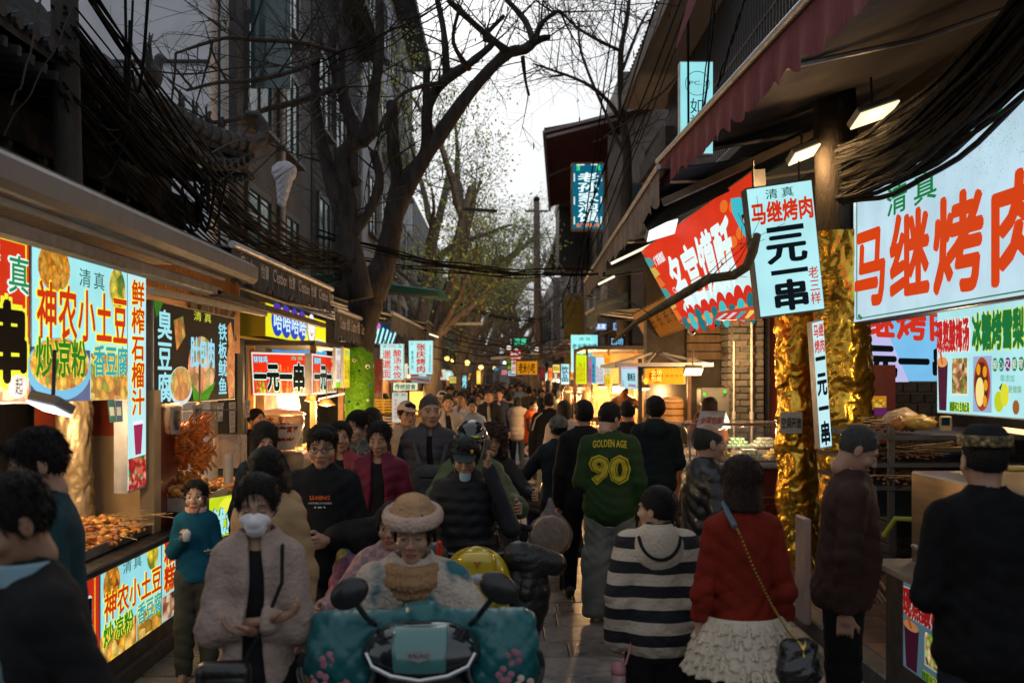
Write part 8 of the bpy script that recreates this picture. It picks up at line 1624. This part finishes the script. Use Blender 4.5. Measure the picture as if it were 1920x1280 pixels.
who(917,18.0,729,'man in an open black coat over a pale shirt walking toward the camera',hair='short',arms=('down','swf'),legs='walk',top=dict(m=BLACK,g=.036,open=.04,hem=-.26),inner=cloth((.36,.32,.28)),pants=dict(m=BLACK),w=1.1)
who(936,20.5,727,'man in a navy blazer over a pale blue shirt walking toward the camera',hy=-15,hair='short',arms=('down','down'),legs='walk2',top=dict(m=cloth((.018,.025,.05)),open=.05),inner=cloth((.3,.34,.42)),pants=dict(m=NAVY))
who(950,27,730,'woman with long dark hair in a white top walking away',yaw=180,head='f',hair='long',arms=('down','down'),legs='walk',top=dict(m=WHITEC,g=.03),pants=dict(m=JEAN))
who(896,21.5,738,'woman in a white top framed between the eating woman and the black coat',head='f',hair='bun',arms=('down','down'),top=dict(m=CREAMC),pants=dict(m=JEAN))
# the crowd beyond: a few figures built once, then copied with their own colours
OC=mat((1,1,1),.85,.15,7,kind='objcol',key='crowd_cloth');proto=[]
for k,(sx_,hr,yw,lg,kw)in enumerate((('m','short',0,'walk',{}),('f','long',0,'walk2',{}),('m','short',180,'walk',{}),('f','pony',180,'walk2',{}),('f','bob',0,'stand',dict(hood=True)),('m','buzz',180,'walk2',dict(hood=True)),('w','messy',12,'walk',{}),('f','bun',170,'walk',{}))):
 i=person(0,0,1.70 if sx_!='f' else 1.61,yw,'x',group='distant crowd filling the street',hair=hr,head=sx_,arms=(('swf','swb'),('chest','down'),('down','swf'),('down','down'))[k%4],legs=lg,top=dict(m=OC,g=.03,**kw),pants=dict(m=OC),h=.030,skin='lmd'[k%3]);proto.append(i['t'])
CN=[('black',(.010,.010,.012)),('charcoal',(.03,.03,.034)),('navy',(.012,.018,.04)),('white',(.48,.47,.45)),('cream',(.42,.36,.28)),('grey',(.16,.16,.165)),('brown',(.09,.045,.025)),('maroon',(.12,.015,.02)),('red',(.35,.04,.03)),('pale blue',(.22,.30,.40)),('olive',(.06,.065,.035)),('violet',(.16,.09,.2)),('pink',(.42,.22,.24)),('teal',(.02,.10,.11))]
rg=random.Random(31);used=set();n=0
for i in range(150):
 Y=18.5+62*(i/150)**1.25+rg.uniform(0,1.2);x=rg.uniform(-1.85,1.75);px=CX+x*F/Y
 if Y<26 and 905<px<1000:continue
 if abs(x)<.55 and Y<34 and rg.random()<.6:continue
 k=rg.randrange(8);nm,c=rg.choice(CN[:6]*2+CN);lane='left side' if x<-.7 else 'right side' if x>.7 else 'middle';back=k in(2,3,5,7)
 dist='near front of crowd' if Y<26 else 'mid crowd' if Y<38 else 'far crowd' if Y<55 else 'farthest crowd'
 hair_=('short haired man','long haired woman','short haired man','woman with a ponytail','bob haired woman in a hood','crop haired man in a hood','broad man','woman with a bun')[k];pn,pc=rg.choice([('black',(.012,.012,.014)),('blue',(.03,.045,.08)),('grey',(.12,.12,.12)),('khaki',(.16,.13,.09))])
 lb='%s, %s top, %s trousers, %s, %s'%(hair_,nm,pn,lane,dist)
 if lb in used:continue
 used.add(lb);src=proto[k];o=src.copy();COL.objects.link(o);o.location=(x,Y,0);o.rotation_euler=(0,0,rg.uniform(-.3,.3));s=rg.uniform(.95,1.06);o.scale=(s,s,s);o['label']=lb;ORG[o.name]=Vector((x,Y,0))
 for ch in list(src.children):
  d=ch.copy();COL.objects.link(d);d.parent=o;d.color=(*((pc if d.name.startswith('trousers')else c)),1)
 n+=1
for p_ in proto:
 for ch in list(p_.children):bpy.data.objects.remove(ch)
 bpy.data.objects.remove(p_)
# ---------------------------------------------------------------- scooters
RUB=mat((.012,.012,.012),.8,.2,12,key='tyre_rubber');GLB=mat((.010,.010,.011),.18,.1,6,coat=.7,key='black_gloss');CHR=mat((.55,.55,.56),.15,.05,5,metal=1.,key='chrome')
def scooter(px,Y,label,body,yaw=0.,muffs=None,mirrors=True,z=0.):
 """electric scooter facing the camera at yaw 0; its front wheel nearest"""
 x=XX(px,Y);t=thing('electric_scooter',(x,Y,0),label,'scooter','scooters threading through the crowd');rz=R(yaw);Rm=Matrix.Rotation(rz,3,'Z');O=Vector((x,Y,0));G=lambda p:O+Rm@Vector(p);bm=mat(body,.25,.1,4,coat=.6,key='scooter_paint')
 for y_ in(-.05,1.15):
  w=MB().lathe((0,0,0),[(.17,-.045),(.215,-.04),(.225,0),(.215,.04),(.17,.045)],28,axis='X');w.v=[tuple(G((v[0],v[1]+y_,v[2]+.225)))for v in w.v];wo=w.build('wheel',RUB,t,smooth=True)
  w=MB().lathe((0,0,0),[(.001,-.03),(.12,-.03),(.165,-.02),(.165,.02),(.12,.03),(.001,.03)],20,axis='X');w.v=[tuple(G((v[0],v[1]+y_,v[2]+.225)))for v in w.v];w.build('rim',STEEL,wo)
 mk=lambda n,f,lo,hi,h,m:solid(n,f,lo,hi,h,m,t,origin=(x,Y,0),rz=rz)
 mk('mudguard',lambda X,Y_,Z:smax(np.abs(np.sqrt((Y_+.05)**2+(Z-.225)**2)-.265)-.014,np.maximum(np.abs(X)-.07,-(Z-.22)),.01),(-.1,-.35,.2),(.1,.25,.52),.012,bm)
 mk('front_shield',lambda X,Y_,Z:smax(smin(ell(X,Y_,Z,(0,.10,.72),(.24,.10,.34)),ell(X,Y_,Z,(0,.02,.95),(.17,.12,.16)),.08),-ell(X,Y_,Z,(0,.24,.62),(.20,.12,.33)),.02),(-.3,-.16,.3),(.3,.3,1.2),.012,bm)
 mk('footboard',lambda X,Y_,Z:smin(boxs(X,Y_,Z,(0,.48,.32),(.19,.36,.05),.04),boxs(X,Y_,Z,(0,1.0,.50),(.17,.32,.17),.12),.06),(-.25,.05,.2),(.25,1.4,.75),.014,GLB)
 mk('seat',lambda X,Y_,Z:smin(ell(X,Y_,Z,(0,.85,.74),(.15,.30,.07)),ell(X,Y_,Z,(0,1.15,.77),(.14,.2,.06)),.04),(-.2,.4,.62),(.2,1.45,.9),.012,mat((.014,.014,.014),.55,.2,12,.2,60,key='seat_vinyl'))
 MB().tube([G((-.33,.16,1.02)),G((-.2,.12,1.06)),G((0,.10,1.04)),G((.2,.12,1.06)),G((.33,.16,1.02))],.014,8).build('handlebar',GLB,t)
 for s in(-1,1):MB().tube([G((s*.26,.14,1.04)),G((s*.38,.18,1.0))],.020,8).build('grip',RUB,t)
 MB().ball(G((0,-.09,.97)),(.085,.05,.05),16).build('headlight',mat((.35,.36,.36),.08,.05,5,coat=1,key='headlight_glass'),t,smooth=True)
 if mirrors:
  for s in(-1,1):
   m_=MB().tube([G((s*.22,.12,1.05)),G((s*.27,.09,1.14)),G((s*.30,.08,1.20))],.008,6).build('mirror',GLB,t);mb=MB().ball((0,0,0),(.062,.022,.052),16);mb.v=[tuple(G((v[0]+s*.31,v[1]+.08,v[2]+1.235)))for v in mb.v];mb.build('mirror_shell',GLB,m_,smooth=True)
 if muffs:
  for s in(-1,1):mk('hand_muff',lambda X,Y_,Z,s=s:smin(cap(X,Y_,Z,(s*.22,.08,1.05),(s*.42,.10,1.0),.075,.062),cap(X,Y_,Z,(s*.3,.1,1.02),(s*.26,.05,.86),.06,.05),.05)+folds(X*2,Y_,Z*2,.006,1),(s*.3-.3,-.15,.72),(s*.3+.3,.3,1.2),.012,muffs)
 return t,G,mk
MUFF=mat((.014,.014,.016),.38,.2,9,.4,30,key='padded_black_nylon')
t,G,mk=scooter(893,5.15,'yellow fronted scooter with black hand muffs ridden by the capped man',(.50,.36,.012),4,MUFF,False)
mk('yellow_fairing',lambda X,Y_,Z:smin(boxs(X,Y_,Z,(0,-.055,.95),(.100,.075,.15),.05),ell(X,Y_,Z,(0,-.02,1.0),(.085,.06,.12)),.03),(-.2,-.20,.75),(.2,.15,1.2),.009,mat((.50,.36,.012),.25,.08,4,coat=.6,key='yellow_paint'))
q=Quad(G((-.018,-.136,1.06)),G((.018,-.136,1.06)),G((.018,-.136,1.03)),G((-.018,-.136,1.03)));q.text('Y',0,0,1,1,mat((.40,.07,.01),.4,0,key='emblem_red'),t,off=.004,bold=.03,name='emblem')
mk('leg_cover',lambda X,Y_,Z:smin(ell(X,Y_,Z,(.26,.14,.84),(.14,.12,.22)),ell(X,Y_,Z,(.18,.16,.52),(.16,.13,.38)),.08)+folds(X,Y_,Z,.008,3),(-.1,-.1,.08),(.55,.4,1.15),.014,MUFF)
MB().bar(G((-.16,-.05,1.13)),G((.10,-.03,1.14)),.012).build('basket_rim',GLB,t);MB().box(G((-.19,-.02,1.10)),(.03,.03,.10),bev=.01).build('indicator',mat((.40,.03,.01),.3,.05,5,key='red_indicator'),t)
scooter(918,7.1,'dark scooter ridden by the curly haired woman',(.02,.02,.022),6,None,False);scooter(888,6.3,'black scooter under the rider in the green jacket',(.012,.012,.013),3,None,False)
scooter(1052,10.5,'dark scooter under the man in the camouflage cap facing away',(.014,.016,.02),178,None,False)
# the elderly woman's scooter with its teal quilt
x,Y=XX(792,3.6),3.62;t,G,mk=scooter(792,3.62,'black scooter with a teal quilted wind cover and big round mirrors in front',(.012,.013,.014),0,None,False)
QT=mat((.005,.105,.115),.38,.12,5,.15,24,kind='patches',col2=(.04,.15,.16),key='teal_satin_quilt')
DZ=.005
def quilt(X,Y_,Z):
 d=cap(X,Y_,Z,(-.36,.06,1.075),(.36,.06,1.085),.050,.050);d=smin(d,cap(X,Y_,Z,(0,.03,1.10),(0,.05,1.10),.06),.06)
 for s in(-1,1):
  d=smin(d,ell(X,Y_,Z,(s*.30,.02,.975),(.125,.085,.135)),.05);d=smin(d,cap(X,Y_,Z,(s*.22,.0,.90),(s*.40,.03,.93),.045,.03),.04)
 d=smin(d,boxs(X,Y_,Z,(0,.10,.72),(.30,.03,.34),.03),.05)
 return d-.008*(np.abs(np.sin((X+Z)*38))*np.abs(np.sin((X-Z)*38)))**.5+folds(X,Y_,Z,.004,2)
mk('quilted_wind_cover',lambda X,Y_,Z:quilt(X,Y_,Z+DZ),(-.52,-.14,.34),(.52,.22,1.22),.0085,QT)
for s in(-1,1):MB().tube([G((s*(.30+.135*math.cos(a)),-.045-.03*abs(math.sin(a)),.955-DZ+.125*math.sin(a)))for a in np.linspace(math.pi*1.02,math.pi*2.15,16)],.011,7).build('quilt_piping',MUFF,t)
FL=[mat((.48,.38,.32),.7,.3,22,key='floral_print'),mat((.30,.12,.16),.7,.3,22,key='floral_print')]
rg=random.Random(4)
for(u,w_)in((-.33,1.0),(-.36,.93),(-.27,.90),(.33,1.01),(.30,.95),(.37,.92)):
 mb=MB()
 for k in range(5):a_=k*1.257+rg.random();c=G((u+.022*math.cos(a_),-.068,w_-.02-DZ+.022*math.sin(a_)));mb.ball(c,(.014,.004,.014),8)
 mb.build('flower_print',FL[rg.randrange(2)],t,kind='stuff')
mk('dash_cowl',lambda X,Y_,Z:smax(*(lambda Z:(ell(X,Y_,Z,(0,-.01,.99),(.225,.14,.13)),np.maximum(-(Z-.935-.22*np.abs(X)),Z-1.125+.12*np.abs(X)),.015))(Z+DZ)),(-.28,-.2,.85),(.28,.18,1.16),.007,mat((.012,.016,.017),.10,.05,4,coat=1,key='glossy_cowl'))
mk('tinted_panel',lambda X,Y_,Z:smax(*(lambda Z:(ell(X,Y_,Z,(0,-.01,.99),(.229,.145,.134)),np.maximum(np.maximum(np.abs(X)-.095-.06*(Z-1.0),-(Z-.955)),Z-1.105),.006))(Z+DZ)),(-.15,-.2,.9),(.15,.0,1.14),.006,mat((.05,.17,.16),.06,.05,4,coat=1,key='tinted_panel'))
for s in(-1,1):MB().tube([G((0,-.142,.925)),G((s*.10,-.135,.94)),G((s*.17,-.105,.965)),G((s*.195,-.08,1.005))],.0085,6).build('silver_trim',CHR,t)
q=Quad(G((-.045,-.158,1.035)),G((.045,-.158,1.035)),G((.045,-.162,.995)),G((-.045,-.162,.995)));q.shape('badge_plate',[(0,.25),(.12,.05),(.88,.05),(1,.25),(.85,.75),(.5,1),(.15,.75)],CHR,t,off=.004);q.text('RISUNG',.12,.25,.88,.62,mat((.05,.06,.07),.4,0,key='badge_letters'),t,off=.009)
for s,(mx,my)in((-1,(655,1112)),(1,(935,1102))):
 p=P(mx,my,3.52);m_=MB().tube([G((s*.17,.02,1.08)),G((s*.20,-.03,1.12)),p+Vector((-s*.02,0,-.03))],.011,8).build('mirror',GLB,t)
 V,Q=nets(lambda X,Y_,Z:smax(ell(X,Y_,Z,(0,0,0),(.074,.030,.053)),-ell(X,Y_,Z,(0,.032,0),(.066,.02,.045)),.004),(-.11,-.05,-.09),(.11,.05,.09),.006);a_=-s*.55;V=np.stack([V[:,0]*math.cos(a_)-V[:,2]*math.sin(a_),V[:,1],V[:,0]*math.sin(a_)+V[:,2]*math.cos(a_)],1);link('mirror_shell',np_mesh('mirror_shell',V+np.array(p),Q),mat((.012,.012,.013),.35,.1,8,key='mirror_plastic'),m_)
# small mirror and handle bits on the far scooters
t=thing('litter_paddle',P(993,845,18.5),'round red and white paddle sign held low beside the orange vest','paddle');p=P(993,844,18.5);MB().lathe(p,[(.001,0),(.10,0),(.10,.02),(.001,.02)],20,axis='Y').build('disc',mat((.5,.5,.5),.5,.1,5,key='paddle_white'),t);MB().lathe(p-Vector((0,.004,0)),[(.001,0),(.06,0),(.001,.001)],16,axis='Y',sy=.6).build('red_mark',mat((.4,.04,.03),.5,0,key='paddle_red'),t);MB().tube([p,p+Vector((.05,.05,.5))],.012,6).build('stick',STEEL,t)
